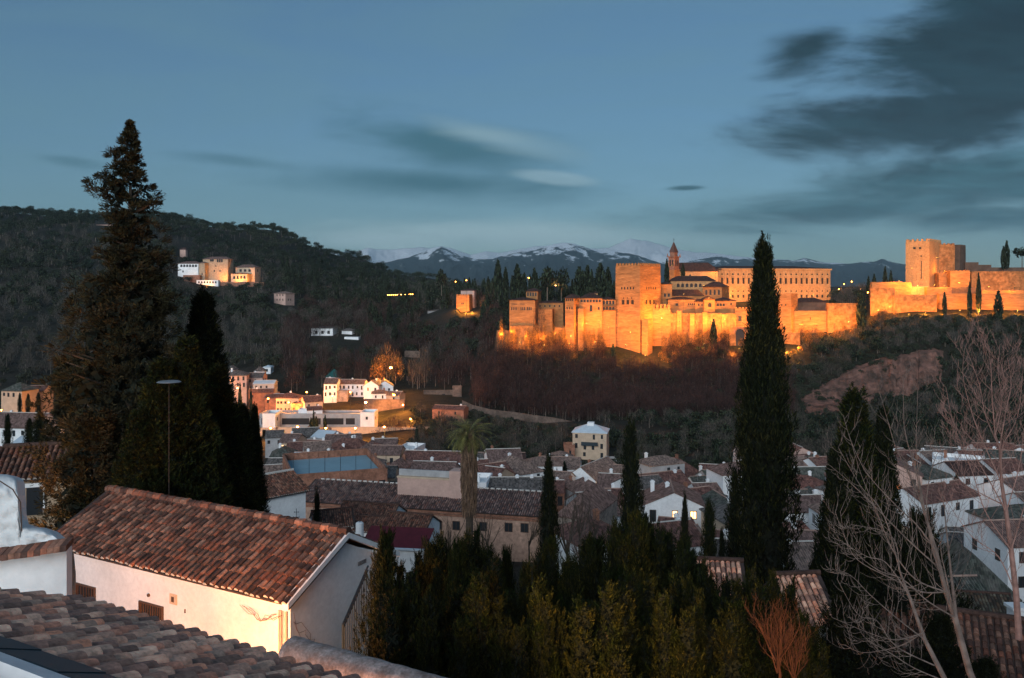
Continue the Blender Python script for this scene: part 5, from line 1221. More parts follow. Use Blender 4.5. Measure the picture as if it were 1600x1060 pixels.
# retaining wall and path cut along the palace hill
b = MB(); pts = [(722,626),(740,634),(765,640),(800,644),(840,650),(880,656),(905,660),(950,656),(1000,660),(1040,668),(1066,678)]
for i in range(len(pts) - 1):
    for k in range(6):
        u0, u1 = k / 6, (k + 1) / 6
        q = [(pts[i][0] * (1-u) + pts[i+1][0] * u, pts[i][1] * (1-u) + pts[i+1][1] * u + 1.2 * mn.noise(Vector((i + u, 3, 1)))) for u in (u0, u1)]
        a, c = P(q[0][0], q[0][1], 322), P(q[1][0], q[1][1], 322)
        b.add([a, c, c + Vector((0, 0, -2.6)), a + Vector((0, 0, -2.6)), a + Vector((0, 1, 0)), c + Vector((0, 1, 0)), c + Vector((0, 1, -3)), a + Vector((0, 1, -3))], [(0, 3, 2, 1), (0, 1, 5, 4), (4, 5, 6, 7)])
tag(b.build('retaining_wall', M['old_stone']), 'long broken stone retaining wall following the river path', 'wall')
# masts and aerials on the near town roofs
for (px, py, D, hh) in ((640,700,225,3),(652,703,222,2.5),(880,712,236,2.5),(1046,728,206,3),(1090,741,190,2.5),(700,716,198,3),(560,706,238,2.5),(960,742,188,2.5)):
    p = P(px, py, D); t = thing('aerial', 'thin television aerial on a town roof', 'aerial', (p.x, p.y, p.z - hh), 0, 'television aerials of the town')
    MB().tube([(0, 0, -.5), (0, 0, hh)], .045, 4).build('mast', M['metal_grey'], t)
    MB().tube([(-.6, 0, hh), (.6, 0, hh)], .03, 4).tube([(-.4, 0, hh - .4), (.4, 0, hh - .4)], .03, 4).build('antenna', M['metal_grey'], t)
# ------------------------------------------------------------------ roofs of single barrel tiles
def tiles(parent, O, e, s, L, S, m, pitch=.25, expo=.30, ln=.40, r=.105, seed=1, jit=.006, mortar=False, segs=5, clip=None, skip=0, chan=True, name='roof_tiles'):
    """rows of half round tiles on a slope: O eave corner, e along the eave, s up the slope"""
    rr = random.Random(seed); O, e, s = Vector(O), Vector(e).normalized(), Vector(s).normalized(); n = e.cross(s).normalized()
    if n.z < 0: n = -n
    b = MB(); mo = MB(); nc = int(L / pitch); nrw = int(S / expo)
    for i in range(nc):
        for j in range(nrw + 1):
            u = (i + .5) * pitch + rr.gauss(0, jit); v = j * expo + rr.gauss(0, jit * 2)
            if clip and not clip(u, v): continue
            if rr.random() < skip: continue
            l = min(ln, S - v + .05)
            if l < .1: continue
            a = rr.gauss(0, .025); d = (s + e * a).normalized(); ee = (e - s * a).normalized()
            r0, r1 = r * rr.uniform(.95, 1.06), r * .80; lift = .035 + rr.uniform(0, .014)
            p0 = O + e * u + s * v + n * (lift + (0 if j else .01)); p1 = p0 + d * l - n * lift * .8
            vs = []
            for (pp, q) in ((p0, r0), (p1, r1), (p0, r0 - .018)):
                for k in range(segs + 1):
                    t = math.pi * k / segs; vs.append(pp + ee * math.cos(t) * q + n * math.sin(t) * q)
            g_ = segs + 1
            fs = [(k, k+1, g_ + k+1, g_ + k) for k in range(segs)] + [(2*g_ + k, 2*g_ + k+1, k+1, k) for k in range(segs)]
            b.add(vs, fs)
            if mortar and j == 0:
                q = p0 + d * .04; c = [q + ee * math.cos(math.pi * k / segs) * (r0 - .012) + n * math.sin(math.pi * k / segs) * (r0 - .012) for k in range(segs + 1)]
                c2 = [x - d * .05 for x in c]
                mo.add(c + c2, [tuple(range(g_)), tuple(range(g_, 2*g_))[::-1]] + [(k, k+1, g_ + k+1, g_ + k) for k in range(segs)] + [(0, g_, 2*g_-1, g_-1)])
    o = b.build(name, m, parent)
    if chan:
        c = MB(); c.obox(O - n * .06, e * L, s * S, n * .07); c.build('roof_base', M['channel'], parent)
    if mortar: mo.build('eave_mortar', M['mortar'], parent)
    return o
def V3(*a): return Vector(a)
# ---- the long white house below the lens
t = thing('white_house', 'long low white house with weathered barrel tiles, its front lit orange by the alley lamp', 'house', (-6.35, 23.6, -14.2))
LO = t.location.copy(); e = V3(-.877, .481, 0).normalized(); nn = V3(.481, .877, 0).normalized()
Lr, wd, rise = 11.7, 2.64, 1.33; ez = -9.0 - LO.z
sv = (nn * wd + V3(0, 0, rise)); S = sv.length
tiles(t, V3(0, 0, ez), e, sv, Lr, S, M['tile'], pitch=.245, seed=5, mortar=True, segs=6, r=.09, jit=.011)
sv2 = (-nn * wd + V3(0, 0, rise))
tiles(t, nn * (2 * wd) + V3(0, 0, ez) + e * Lr, -e, sv2, Lr, S, M['tile'], pitch=.245, expo=.34, seed=6)
r0 = nn * wd + V3(0, 0, ez + rise + .08)
b = MB(); k = 0; rr = random.Random(3)
while k * .36 < Lr:
    a = r0 + e * k * .36; c = r0 + e * min(Lr, k * .36 + .42); b.tube([a + V3(0, 0, rr.uniform(-.01, .02)), c + V3(0, 0, rr.uniform(-.02, .01) - .02)], [.15, .13], 8); k += 1
b.build('ridge_tiles', M['tile'], t)
wi = .32; A = e * .22 + nn * wi; B = e * (Lr - .2) + nn * wi
wz = ez - .1
b = MB(); dlt = nn * (2 * wd - 2 * wi)
v = [A, B, B + dlt, A + dlt]; b.add([x for x in v] + [x + V3(0, 0, wz) for x in v], [(0, 1, 5, 4), (1, 2, 6, 5), (2, 3, 7, 6), (3, 0, 4, 7)])
ap = V3(0, 0, rise * .93)
for q in (A, B): 
    m0 = q + dlt / 2 + V3(0, 0, wz) + ap * .93; b.add([q + V3(0, 0, wz), q + dlt + V3(0, 0, wz), m0], [(0, 1, 2)])
b.build('wall', M['plaster_near'], t)
b = MB()       # plaster ledge under the eave and up the gable
b.obox(A + V3(0, 0, wz - .14) - nn * .12, e * (Lr - .42), nn * .12, V3(0, 0, .1))
b.obox(A + V3(0, 0, wz - .04) - nn * .2, e * (Lr - .42), nn * .2, V3(0, 0, .08))
b.build('cornice', M['plaster_near'], t)
b = MB(); g0 = e * .22; ou = -e * .24
b.obox(g0 - nn * .02 + V3(0, 0, ez - .12), ou, sv, V3(0, 0, .17))
b.obox(g0 + nn * (2 * wd) + V3(0, 0, ez - .12), ou, sv2, V3(0, 0, .17))
b.build('verge', M['plaster_near'], t)
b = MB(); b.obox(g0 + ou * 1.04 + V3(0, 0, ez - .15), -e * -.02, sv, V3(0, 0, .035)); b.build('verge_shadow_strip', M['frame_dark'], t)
def onwall(px, py):     # distance along the front wall (from A) and height for a pixel
    ux = (px - 800) / F; o = LO + A
    # point LO+A + e*u , project
    u = (o.x - ux * o.y) / (ux * e.y - e.x); D = o.y + e.y * u
    return u, zat(py, D) - LO.z
def barred(px0, px1, py0, py1, nbar):
    u0, z1 = onwall(px0, py0); u1, _ = onwall(px1, py0); _, z0 = onwall((px0 + px1) / 2, py1)
    u0, u1 = min(u0, u1), max(u0, u1)
    w = MB(); p = A + e * u0 + V3(0, 0, z0) - nn * .005
    w.obox(p, e * (u1 - u0), -nn * .012, V3(0, 0, z1 - z0)); wo_ = w.build('window', M['glass'], t)
    f = MB(); W_, H_ = u1 - u0, z1 - z0
    f.obox(p - nn * .015, e * .05, -nn * .05, V3(0, 0, H_)); f.obox(p + e * (W_ - .05) - nn * .015, e * .05, -nn * .05, V3(0, 0, H_)); f.obox(p + e * .05 + V3(0, 0, H_ - .05) - nn * .015, e * (W_ - .1), -nn * .05, V3(0, 0, .05))
    for i in range(nbar): f.obox(p + e * (W_ * (i + 1) / (nbar + 1)) - nn * .03, e * .022, -nn * .022, V3(0, 0, H_ - .05))
    f.build('window_bars', M['shutter'], wo_)
barred(120, 150, 910, 950, 6); barred(219, 256, 938, 965, 9)
u, z = onwall(272, 937); pl = MB().obox(A + e * (u - .15) + V3(0, 0, z - .15) - nn * .0, e * .33, -nn * .03, V3(0, 0, .32)); pl.build('plaque', M['plaster_cream'], t)
MB().obox(A + e * (u - .03) + V3(0, 0, z - .08) - nn * .031, e * .12, -nn * .008, V3(0, 0, .17)).build('plaque_picture', M['wood'], t)
u, z = onwall(233, 930); MB().tube([A + e * u + V3(0, 0, z), A + e * u + V3(0, 0, z) - nn * .05], .055, 8).build('vent', M['wood'], t)
u, z = onwall(290, 958); MB().obox(A + e * u + V3(0, 0, z), e * .03, -nn * .03, V3(0, 0, .12)).build('bracket', M['wood'], t)
# cables and drain pipe at the corner
b = MB(); cn = A - nn * .05
for du, rad in ((.12, .035), (.32, .022), (.40, .016), (.24, .012)): b.tube([cn + e * du + V3(0, 0, wz - .25), cn + e * du + V3(0, 0, 2)], rad, 6)
b.build('drain_pipe', M['plaster_cream'], t)
for kk in range(4):
    rr = random.Random(kk); u0, u1 = rr.uniform(.2, .5), rr.uniform(1.0, 2.0); zz = wz - .25
    pts = [cn + e * (u0 + (u1 - u0) * q) + V3(0, 0, zz - .12 - math.sin(q * math.pi) * rr.uniform(.1, .4)) - nn * .03 for q in [i / 8 for i in range(9)]]
    MB().tube(pts, .007, 4).build('cable', M['wood'], t)
for kk in range(3):
    rr = random.Random(kk + 50); q0 = A - e * .03
    pts = [q0 + nn * (.1 + .9 * q * rr.uniform(.8, 1.4)) + V3(0, 0, wz - .3 - 1.9 * q - .3 * math.sin(q * 6 + kk)) for q in [i / 7 for i in range(8)]]
    MB().tube(pts, .006, 4).build('cable', M['wood'], t)
gp = A + nn * 3.0 + V3(0, 0, wz + .2) - e * .012
for q in range(4): MB().obox(gp + V3(0, 0, q * .035), nn * .42, -e * .012, V3(0, 0, .012)).build('vent_slit', M['shutter'], t)
# ---- the near tiled roof under the lens
t = thing('near_roof', 'mottled old barrel tile roof filling the lower corner, closest to the viewer', 'roof', (-1.29, 6.6, -5))
e2 = V3(-.873, .487, 0).normalized(); f2 = V3(-.487, -.873, .42 * 1.0); 
tiles(t, V3(0, 0, 1.80) - e2 * 1.6, e2, f2, 5.3, 2.62, M['tile_pale'], pitch=.168, expo=.215, ln=.33, r=.079, seed=9, jit=.010, segs=7)
fu = f2.normalized()
b = MB(); v = [-e2 * 1.5 - fu * -.15, e2 * 3.6 - fu * -.15]
q0 = V3(0, 0, 1.68) - e2 * 1.5 + fu * .12; q1 = q0 + e2 * 5.1; hb = V3(f2.x, f2.y, 0).normalized() * 2.3
b.add([q0, q1, q1 + fu * 2.35, q0 + fu * 2.35] + [x + V3(0, 0, -3) for x in (q0, q1)] + [q1 + hb + V3(0, 0, -3), q0 + hb + V3(0, 0, -3)], [(0, 1, 2, 3), (0, 4, 5, 1), (1, 5, 6, 2), (2, 6, 7, 3), (3, 7, 4, 0)])
b.build('wall', M['plaster_near'], t)
nz = e2.cross(fu).normalized(); nz = nz if nz.z > 0 else -nz
b = MB(); st = V3(0, 0, 1.80) - e2 * 1.6 + fu * 2.42
for k in range(18): b.obox(st + e2 * (k * .3) + nz * (.09 + .006 * (k % 2)), e2 * .32, fu * .30, nz * .03)
b.build('flashing', M['metal_dark'], t)
b = MB(); b.obox(st + fu * .31 - nz * .1, e2 * 5.3, fu * .16, nz * .22); b.build('parapet_coping', M['plaster_near'], t)
b = MB(); rr = random.Random(8)
for k in range(9):
    q = st + fu * .5 + e2 * (.6 + k * .27) - nz * .06
    b.tube([q, q + fu * .4], [.1, .09], 7)
b.build('side_tiles', M['tile'], t)
# ---- lumpy white wall with tiled coping
t = thing('whitewashed_wall', 'thick lumpy whitewashed wall with sloping tile coping, cut by the picture edge', 'wall', (-6.0, 9.6, -7))
def Q(px, py, D=9.6): p = P(px, py, D); return (p.x + 6.0, p.y - 9.6, p.z + 7)
prof = [(-90, 1010), (104, 1010), (104, 858), (-90, 886)]
def slab(prof, D, th, name, m, bev=0):
    b = MB(); k = len(prof); v = [Vector(Q(x, y, D)) for x, y in prof]; w = [x + V3(-.0, th, 0) for x in v]
    b.add(v + w, [tuple(range(k))[::-1], tuple(range(k, 2*k))] + [(i, (i+1) % k, (i+1) % k + k, i + k) for i in range(k)])
    return b.build(name, m, t)
slab(prof, 9.6, .12, 'wall', M['plaster_near'])
lump = [(-90, 888), (-90, 735), (0, 741), (14, 742), (24, 746), (30, 758), (31, 775), (30, 800), (33, 817), (46, 822), (62, 824), (80, 830), (92, 840), (100, 852), (97, 860)]
# rounded lumpy mass: a grid swollen toward the lens
b = MB(); nx, ny = 60, 34
topy = lambda x: np.interp(x, [p[0] for p in lump[1:14]], [p[1] for p in lump[1:14]])
for i in range(nx + 1):
    px = -90 + 191 * i / nx; ty = topy(px); by = 886 - (px + 90) * .144
    for j in range(ny + 1):
        v_ = j / ny; py = ty + (by - ty) * v_; edge = min(1, v_ * 5) * min(1, (nx - i) / 5)
        bul = .30 * math.sqrt(max(0, 1 - (1 - edge) ** 2)) + .07 * mn.fractal(Vector((px * .03, py * .05, 5)), 1, 2, 4)
        b.v.append(Q(px, py, 9.75 - bul))
for i in range(nx):
    for j in range(ny): b.f.append((i*(ny+1)+j, i*(ny+1)+j+1, (i+1)*(ny+1)+j+1, (i+1)*(ny+1)+j)); b.m.append(0)
k0 = len(b.v)
for i in range(nx + 1): x, y, z = b.v[i * (ny + 1)]; b.v.append((x, y + .14, z - .05))
for i in range(nx): b.f.append((i*(ny+1), (i+1)*(ny+1), k0 + i + 1, k0 + i)); b.m.append(0)
b.build('plaster_mass', M['plaster_lumpy'], t, smooth=True)
b = MB(); rr = random.Random(4)
for k in range(19):
    x0 = -90 + k * 10.2; y0 = 874 + 12 - (x0 + 90) * .144
    a = Vector(Q(x0, y0 - 5, 9.28)); c = Vector(Q(x0 + 10, y0 - 6.4, 9.28)); d = c - a
    b.obox(a + V3(0, 0, rr.uniform(-.005, .005)), d * .96, V3(0, .16, .05), V3(0, 0, -.065))
b.build('coping_tiles', M['tile'], t)
MB().tube([Q(-60, 742, 9.4), Q(0, 752, 9.35), Q(20, 765, 9.35), Q(32, 785, 9.35), Q(34, 830, 9.4)], .007, 5).build('cable', M['wood'], t)
slab([(104, 1010), (114, 1010), (113, 900), (110, 870), (104, 856)], 9.8, .08, 'stone_edge', M['rubble'])
# ---- beige house behind it
t = thing('beige_house', 'beige house with barrel tile roof and dark framed doorway under the giant conifer', 'house', tuple(P(28, 760, 40)))
LO3 = t.location.copy(); e3 = V3(.93, .30, 0).normalized(); n3 = V3(-.30, .93, 0).normalized()
ez3 = zat(752, 40) - LO3.z
b = MB(); q0 = -e3 * 1.2; b.add([q0 + n3*.3, q0 + e3 * 4.6 + n3*.3, q0 + e3 * 4.6 + n3 * 4, q0 + n3 * 4] + [x + V3(0, 0, 0) for x in ()], [])
vv = [q0 + n3*.3, q0 + e3 * 4.6 + n3*.3, q0 + e3 * 4.6 + n3 * 4.7, q0 + n3 * 4.7]
b = MB().add([x + V3(0, 0, -7) for x in vv] + [x + V3(0, 0, ez3 - .05) for x in vv], [(0, 1, 5, 4), (1, 2, 6, 5), (2, 3, 7, 6), (3, 0, 4, 7), (4, 5, 6, 7)]); b.build('wall', M['plaster_beige'], t)
s3 = n3 * 2.5 + V3(0, 0, 1.2)
tiles(t, q0 - e3 * .2 + V3(0, 0, ez3), e3, s3, 5.0, s3.length, M['tile'], seed=31, mortar=True)
tiles(t, q0 + e3 * 4.7 + n3 * 5 + V3(0, 0, ez3), -e3, -n3 * 2.5 + V3(0, 0, 1.2), 5.0, s3.length, M['tile'], seed=32)
MB().tube([q0 + n3 * 2.5 + V3(0, 0, ez3 + 1.28), q0 + e3 * 4.6 + n3 * 2.5 + V3(0, 0, ez3 + 1.28)], .14, 7).build('ridge_tiles', M['tile'], t)
dw = q0 + e3 * 1.5 + n3 * .28 + V3(0, 0, ez3 - 1.75)
MB().obox(dw, e3 * .72, -n3 * .02, V3(0, 0, 1.35)).build('door', M['glass'], t)
MB().obox(dw + e3 * .72 - n3*.0, e3 * .09, -n3 * .06, V3(0, 0, 1.35)).obox(dw - e3 * .06 + V3(0, 0, 1.35), e3 * .8, -n3 * .06, V3(0, 0, .2)).build('door_frame', M['plaster_white'], t)
# ---- rounded garden wall
t = thing('garden_wall', 'rounded pink plaster coping of the garden wall beside the hedge, speckled with lichen', 'wall', tuple(P(450, 1015, 17)))
a = V3(0, 0, 0); c = P(760, 1105, 14.6) - t.location; d = c - a; sd = V3(-d.y, d.x, 0).normalized()
if sd.y > 0: sd = -sd
b = MB(); n_ = 60; g_ = 14
for i in range(n_ + 1):
    p = a + d * (i / n_); rad = .34 * (1 + .07 * mn.noise(Vector((i * .2, 0, 0))))
    if i == 0: rad *= .6
    b.v.append(tuple(p - sd * -rad + V3(0, 0, -5)))
    for k in range(g_ + 1):
        th = math.pi * k / g_; b.v.append(tuple(p + sd * math.cos(th) * rad + V3(0, 0, math.sin(th) * rad * .75 + .02 * mn.noise(Vector((i * .3, k * .3, 1))))))
    b.v.append(tuple(p - sd * rad + V3(0, 0, -5)))
w_ = g_ + 3
for i in range(n_):
    for k in range(w_ - 1): b.f.append((i*w_+k, i*w_+k+1, (i+1)*w_+k+1, (i+1)*w_+k)); b.m.append(0)
b.f.append(tuple(range(w_))); b.m.append(0)
M['lichen'] = mat('lichen_plaster', (.62, .46, .40), .95, 3.5, col2=(.30, .20, .16), bump=.02, bscale=9, fine=18)
b.build('coping', M['lichen'], t, smooth=True)
# ---- iron gate
t = thing('iron_gate', 'black iron gate between the white gable and the hedge', 'gate', tuple(P(536, 1012, 22)))
b = MB(); g1 = P(575, 985, 25) - t.location; g1.z = 0; top0, top1 = V3(0, 0, .62), g1 + V3(0, 0, 1.15)
b.tube([V3(0, 0, -.6), top0], .035, 5).tube([top0, top1], .03, 5).tube([top0 - V3(0, 0, .12), top1 - V3(0, 0, .12)], .02, 5)
b.build('gate_frame', M['metal_dark'], t)
b = MB()
for k in range(14): q = g1 * (k / 14); b.tube([q + V3(0, 0, -.9), q + V3(0, 0, .6 + .5 * k / 14)], .013, 4)
b.build('bars', M['metal_dark'], t)
# ---- convent
t = thing('convent', 'huge long ochre convent with grey weathered tile roof and a row of small windows', 'convent', tuple(P(842, 870, 118)))
LC = t.location.copy(); cz = zat(808, 118) - LC.z
pl_ = P(500, 786, 118 * 358 / 336); lft = V3(pl_.x - LC.x, pl_.y - LC.y, 0); ec = lft.normalized(); Lc = lft.length + 4
nc = V3(-ec.y, ec.x, 0); nc = nc if nc.y > 0 else -nc
wz0 = -14
vv = [V3(0, 0, 0) + nc * .5, ec * Lc + nc * .5, ec * Lc + nc * 12, nc * 12]
MB().add([x + V3(0, 0, wz0) for x in vv] + [x + V3(0, 0, cz - .1) for x in vv], [(0, 1, 5, 4), (1, 2, 6, 5), (2, 3, 7, 6), (3, 0, 4, 7), (4, 5, 6, 7)]).build('wall', M['convent_wall'], t)
# ridge: row 768 at the end
sx = 6.3; rz = None
for q in range(400):
    zz = q * .01; p = LC + nc * sx + V3(0, 0, cz + zz)
    if HY - p.z * F / p.y <= 770: rz = zz; break
sc_ = nc * sx + V3(0, 0, rz)
tiles(t, V3(0, 0, cz), ec, sc_, Lc, sc_.length, M['tile_far'], pitch=.34, expo=.46, ln=.52, r=.12, seed=41, segs=4, jit=.010, mortar=False)
MB().obox(V3(0, 0, cz) + nc * (2 * sx), ec * Lc, -nc * sx + V3(0, 0, rz - .02), V3(0, 0, .1)).build('back_slope', M['tile_far'], t)
b = MB()
for k in range(int(Lc / .9)): b.tube([nc * sx + ec * (k * .9) + V3(0, 0, cz + rz + .12), nc * sx + ec * (k * .9 + .6) + V3(0, 0, cz + rz + .12)], .15, 6)
b.build('ridge_tiles', M['mortar'], t)
MB().obox(nc * .2 + V3(0, 0, cz - .45), ec * Lc, nc * .3, V3(0, 0, .28)).obox(nc * .35 + V3(0, 0, cz - .85), ec * Lc, nc * .15, V3(0, 0, .25)).build('cornice', M['brick'], t)
A_ = nc * .5
v3 = [A_, A_ + nc * 11.5, nc * sx + V3(0, 0, rz)]; MB().add([x + V3(0, 0, cz) for x in v3] + [x + V3(0, 0, cz) - ec * -.3 for x in v3], [(0, 1, 2), (3, 5, 4)]).build('gable', M['convent_wall'], t)
def onc(px):
    ux = (px - 800) / F; o = LC + nc * .5; return (o.x - ux * o.y) / (ux * ec.y - ec.x)
for px in (795, 755, 713, 685, 663, 628, 606, 572, 820): 
    u = onc(px + 5); D_ = LC.y + ec.y * u
    wpart(t, t, nc * .5, ec, -nc, u, zat(834 - (842 - px) * .035, D_) - LC.z, 1.0 if px != 663 else 1.3, 1.15, m=M['glass'], frame=M['wood'], depth=.03)
# box on the convent roof
t2 = thing('roof_parapet', 'plain pinkish plaster block with terrace rising from the convent roof', 'roof terrace', tuple(LC + nc * 3.4 + ec * (onc(722) + .8) + V3(0, 0, cz)))
rt = t2.location.copy(); b = MB()
ql = ec * (onc(618) - onc(722)); z1 = zat(752, rt.y) - rt.z; w2 = V3(0, 0, 0)
b.obox(w2 + V3(0, 0, -2), ql, nc * 3, V3(0, 0, z1 + 2)); b.build('wall', M['plaster_pink'], t2)
b = MB(); b.obox(ql * -.002 - nc * .12 + V3(0, 0, z1), ql * 1.01, nc * 3.2, V3(0, 0, .25)); b.build('coping', M['plaster_cream'], t2)
b = MB(); b.obox(nc * .6 + V3(0, 0, z1 + .25), ql, nc * .25, V3(0, 0, .95)); b.build('terrace_rail', M['plaster_grey'], t2)
b = MB(); b.obox(-ql.normalized() * 1.0 - nc * .2 + V3(0, 0, -2), ql.normalized() * 3.0, nc * 2.5, V3(0, 0, zat(737, rt.y) - rt.z + 2)); b.build('stair_head', M['plaster_pink'], t2)
# ivied stone end building
t = HS('rough stone house with hipped roof at the end of the convent', 896, 808, 52, 12, -24, 'hip', b_, 'rubble', win=(1, 1), side=(2, 1), D=112, rh=2.5, chim=0, name='stone_house')
# ---- white house with brick chimney, middle left
t = thing('white_house', 'white house with barrel tiles, brick chimney and iron cross on its wall', 'house', tuple(P(480, 815, 85)))
L6 = t.location.copy(); ez6 = zat(768, 85) - L6.z; q = P(378, 800, 80); e6 = V3(q.x - L6.x, q.y - L6.y, 0).normalized(); n6 = V3(-e6.y, e6.x, 0); n6 = n6 if n6.y > 0 else -n6
vv = [n6 * .3, e6 * 9 + n6 * .3, e6 * 9 + n6 * 7, n6 * 7]
MB().add([x + V3(0, 0, -8) for x in vv] + [x + V3(0, 0, ez6 - .05) for x in vv], [(0, 1, 5, 4), (1, 2, 6, 5), (2, 3, 7, 6), (3, 0, 4, 7), (4, 5, 6, 7)]).build('wall', M['plaster_white'], t)
s6 = n6 * 3.6 + V3(0, 0, 1.5)
tiles(t, -e6 * .5 + V3(0, 0, ez6), e6, s6, 9.5, s6.length, M['tile'], seed=61, mortar=True)
MB().obox(n6 * 7.2 - e6 * .5 + V3(0, 0, ez6), e6 * 9.5, -n6 * 3.6 + V3(0, 0, 1.5), V3(0, 0, .1)).build('back_slope', M['tile'], t)
MB().tube([n6 * 3.6 - e6 * .5 + V3(0, 0, ez6 + 1.6), n6 * 3.6 + e6 * 9 + V3(0, 0, ez6 + 1.6)], .15, 7).build('ridge_tiles', M['mortar'], t)
c_ = P(435, 762, 87) - L6
MB().box(c_.x - .6, c_.x + .6, c_.y - .4, c_.y + .4, c_.z - .8, c_.z + 1.2).build('chimney', M['brick'], t)
MB().box(c_.x - .72, c_.x + .72, c_.y - .5, c_.y + .5, c_.z + 1.2, c_.z + 1.35).build('chimney_cap', M['brick'], t)
cr = P(463, 812, 83.9) - L6; b = MB()
b.tube([cr, cr + V3(0, 0, 1.05)], .03, 5).tube([cr + V3(-.28, 0, .25), cr + V3(.28, 0, .25)], .025, 5).tube([cr + V3(-.2, 0, .75), cr + V3(.2, 0, .75)], .025, 5)
for dx, dz in ((-.28, .25), (.28, .25), (0, 1.05), (-.2, .75), (.2, .75), (-.2, .05), (.2, .05)): b.tube([cr + V3(dx, 0, dz - .06), cr + V3(dx, 0, dz), cr + V3(dx, 0, dz + .06)], [.01, .06, .01], 5)
b.build('iron_cross', M['metal_dark'], t)
# ---- cluster of small roofs before the convent
def tiled(label, px, pye, D, w, d, rot, rise, seed, wall='plaster_white', lo=6, m='tile', over=.3, group='tiled houses before the convent'):
    t = thing('tiled_house', label, 'house', tuple(P(px, pye, D)), R(rot), group)
    MB().box(-w/2, w/2, 0, d, -lo, -.05).build('wall', M[wall], t)
    for (o, e_, s_, sd) in ((V3(-w/2 - over*.5, -over, -over * rise / (d/2)), V3(1, 0, 0), V3(0, d/2 + over, rise * (1 + 2 * over / d)), seed), (V3(w/2 + over*.5, d + over, -over * rise / (d/2)), V3(-1, 0, 0), V3(0, -d/2 - over, rise * (1 + 2 * over / d)), seed + 1)):
        tiles(t, o, e_, s_, w + over, s_.length, M[m], seed=sd, segs=4, mortar=(sd == seed))
    for sx in (-w/2, w/2): MB().add([(sx, 0, -.05), (sx, d, -.05), (sx, d/2, rise - .03)], [(0, 1, 2)]).build('gable', M[wall], t)
    MB().tube([(-w/2 - over*.5, d/2, rise + .08), (w/2 + over*.5, d/2, rise + .08)], .13, 7).build('ridge_tiles', M['tile'], t)
    return t
tiled('small house with tumbled tiles just beyond the long white house', 522, 822, 92, 4.4, 4.4, 18, 1.2, 71)
tiled('low tiled roof against the convent wall', 566, 812, 98, 7.0, 5, -14, 1.3, 73)
tiled('tiled house with white gable beside the red awning', 628, 830, 88, 5.0, 4.6, -16, 1.2, 75)
tiled('brown tiled roof behind the white water tank', 584, 830, 92, 5.4, 4.4, -12, .9, 77)
t = thing('red_roof', 'dark red sheet roof sloping between the hedge and the tiled houses', 'roof', tuple(P(614, 852, 74)), R(-8))
MB().obox((-3.0, -.2, -.25), (6.0, 0, 0), (0, 3.4, .9), (0, 0, .06)).build('sheet', M['tarp_red'], t)
MB().box(-2.7, 2.7, .1, 3.2, -6, -.2).build('wall', M['plaster_white'], t)
MB().obox((-3.1, -.35, -.32), (6.2, 0, 0), (0, .16, .03), (0, 0, .14)).build('gutter', M['white_roof'], t)
t = thing('water_tank', 'white upright cylindrical water tank among the tiled roofs', 'tank', tuple(P(562, 838, 80)))
MB().tube([(0, 0, -.5), (0, 0, 1.25), (0, 0, 1.35)], [.38, .38, .26], 14).build('tank', M['plaster_white'], t)
MB().tube([(0, 0, 1.33), (0, 0, 1.45)], [.08, .06], 8).build('lid', M['metal_grey'], t)
t = thing('roof_hatch', 'small domed white roof hatch next to the red sheet roof', 'hatch', tuple(P(597, 830, 80)))
MB().tube([(0, 0, -.3), (0, 0, .1), (0, 0, .28), (0, 0, .36)], [.5, .5, .36, .1], 12).build('dome', M['white_roof'], t)
# ---- big barrel tiles seen between the trees
tiled('house roof of big pale barrel tiles under white ridge blocks, between two dark trees', 1274, 968, 36, 1.9, 3.6, 6, 1.3, 81, group=None, m='tile_pale')
tiled('house roof of barrel tiles behind the slim cypresses and the hedge', 1120, 928, 40, 2.6, 3.0, -8, 1.1, 83, group=None, m='tile_pale')
tiled('broad red tiled house roof with white ridge in the lower corner', 1590, 1110, 29, 8.5, 7.0, -24, 1.9, 85, group=None)
t = thing('chimney_stack', 'white chimney stack standing beyond the broad red roof', 'chimney', tuple(P(1590, 1000, 34)))
MB().box(-.3, .3, -.25, .25, -1.5, 1.3).build('stack', M['plaster_white'], t); MB().box(-.38, .38, -.33, .33, 1.3, 1.42).build('cap', M['plaster_white'], t)
# ---- alley lamp and garden lamps
lamp(280, 1044, 21.4, 3000, 'alley street lamp hidden below the near roof', (1.0, .37, .12), hgt=3.6, head=.12)
lamp(590, 1052, 21.2, 110, 'path lamp at the foot of the hedge by the iron gate', (1.0, .40, .10), hgt=2.6, head=.12)
lamp(560, 1172, 14.6, 300, 'low unseen lamp added on the near side of the rounded garden wall', (1.0, .40, .14), hgt=1.2, head=.1)  # added out of view to throw warm light on the coping
t = thing('street_lamp', 'slim pole with flat disc lamp rising in front of the dark conifers', 'street lamp', tuple(P(264, 745, 30.8)))
MB().tube([(0, 0, -8), (0, 0, 0), (0, 0, 3.48)], [.03, .012, .009], 6).build('pole', M['frame_dark'], t)
MB().tube([(0, 0, 3.45), (0, 0, 3.5), (0, 0, 3.54)], [.12, .44, .36], 14).build('lamp_shade', M['metal_grey'], t)

tiled('mossy weathered tile roof rising between the leafless tree trunks', 1540, 985, 66, 5.6, 6.0, -10, 1.9, 87, group=None, m='tile_moss')
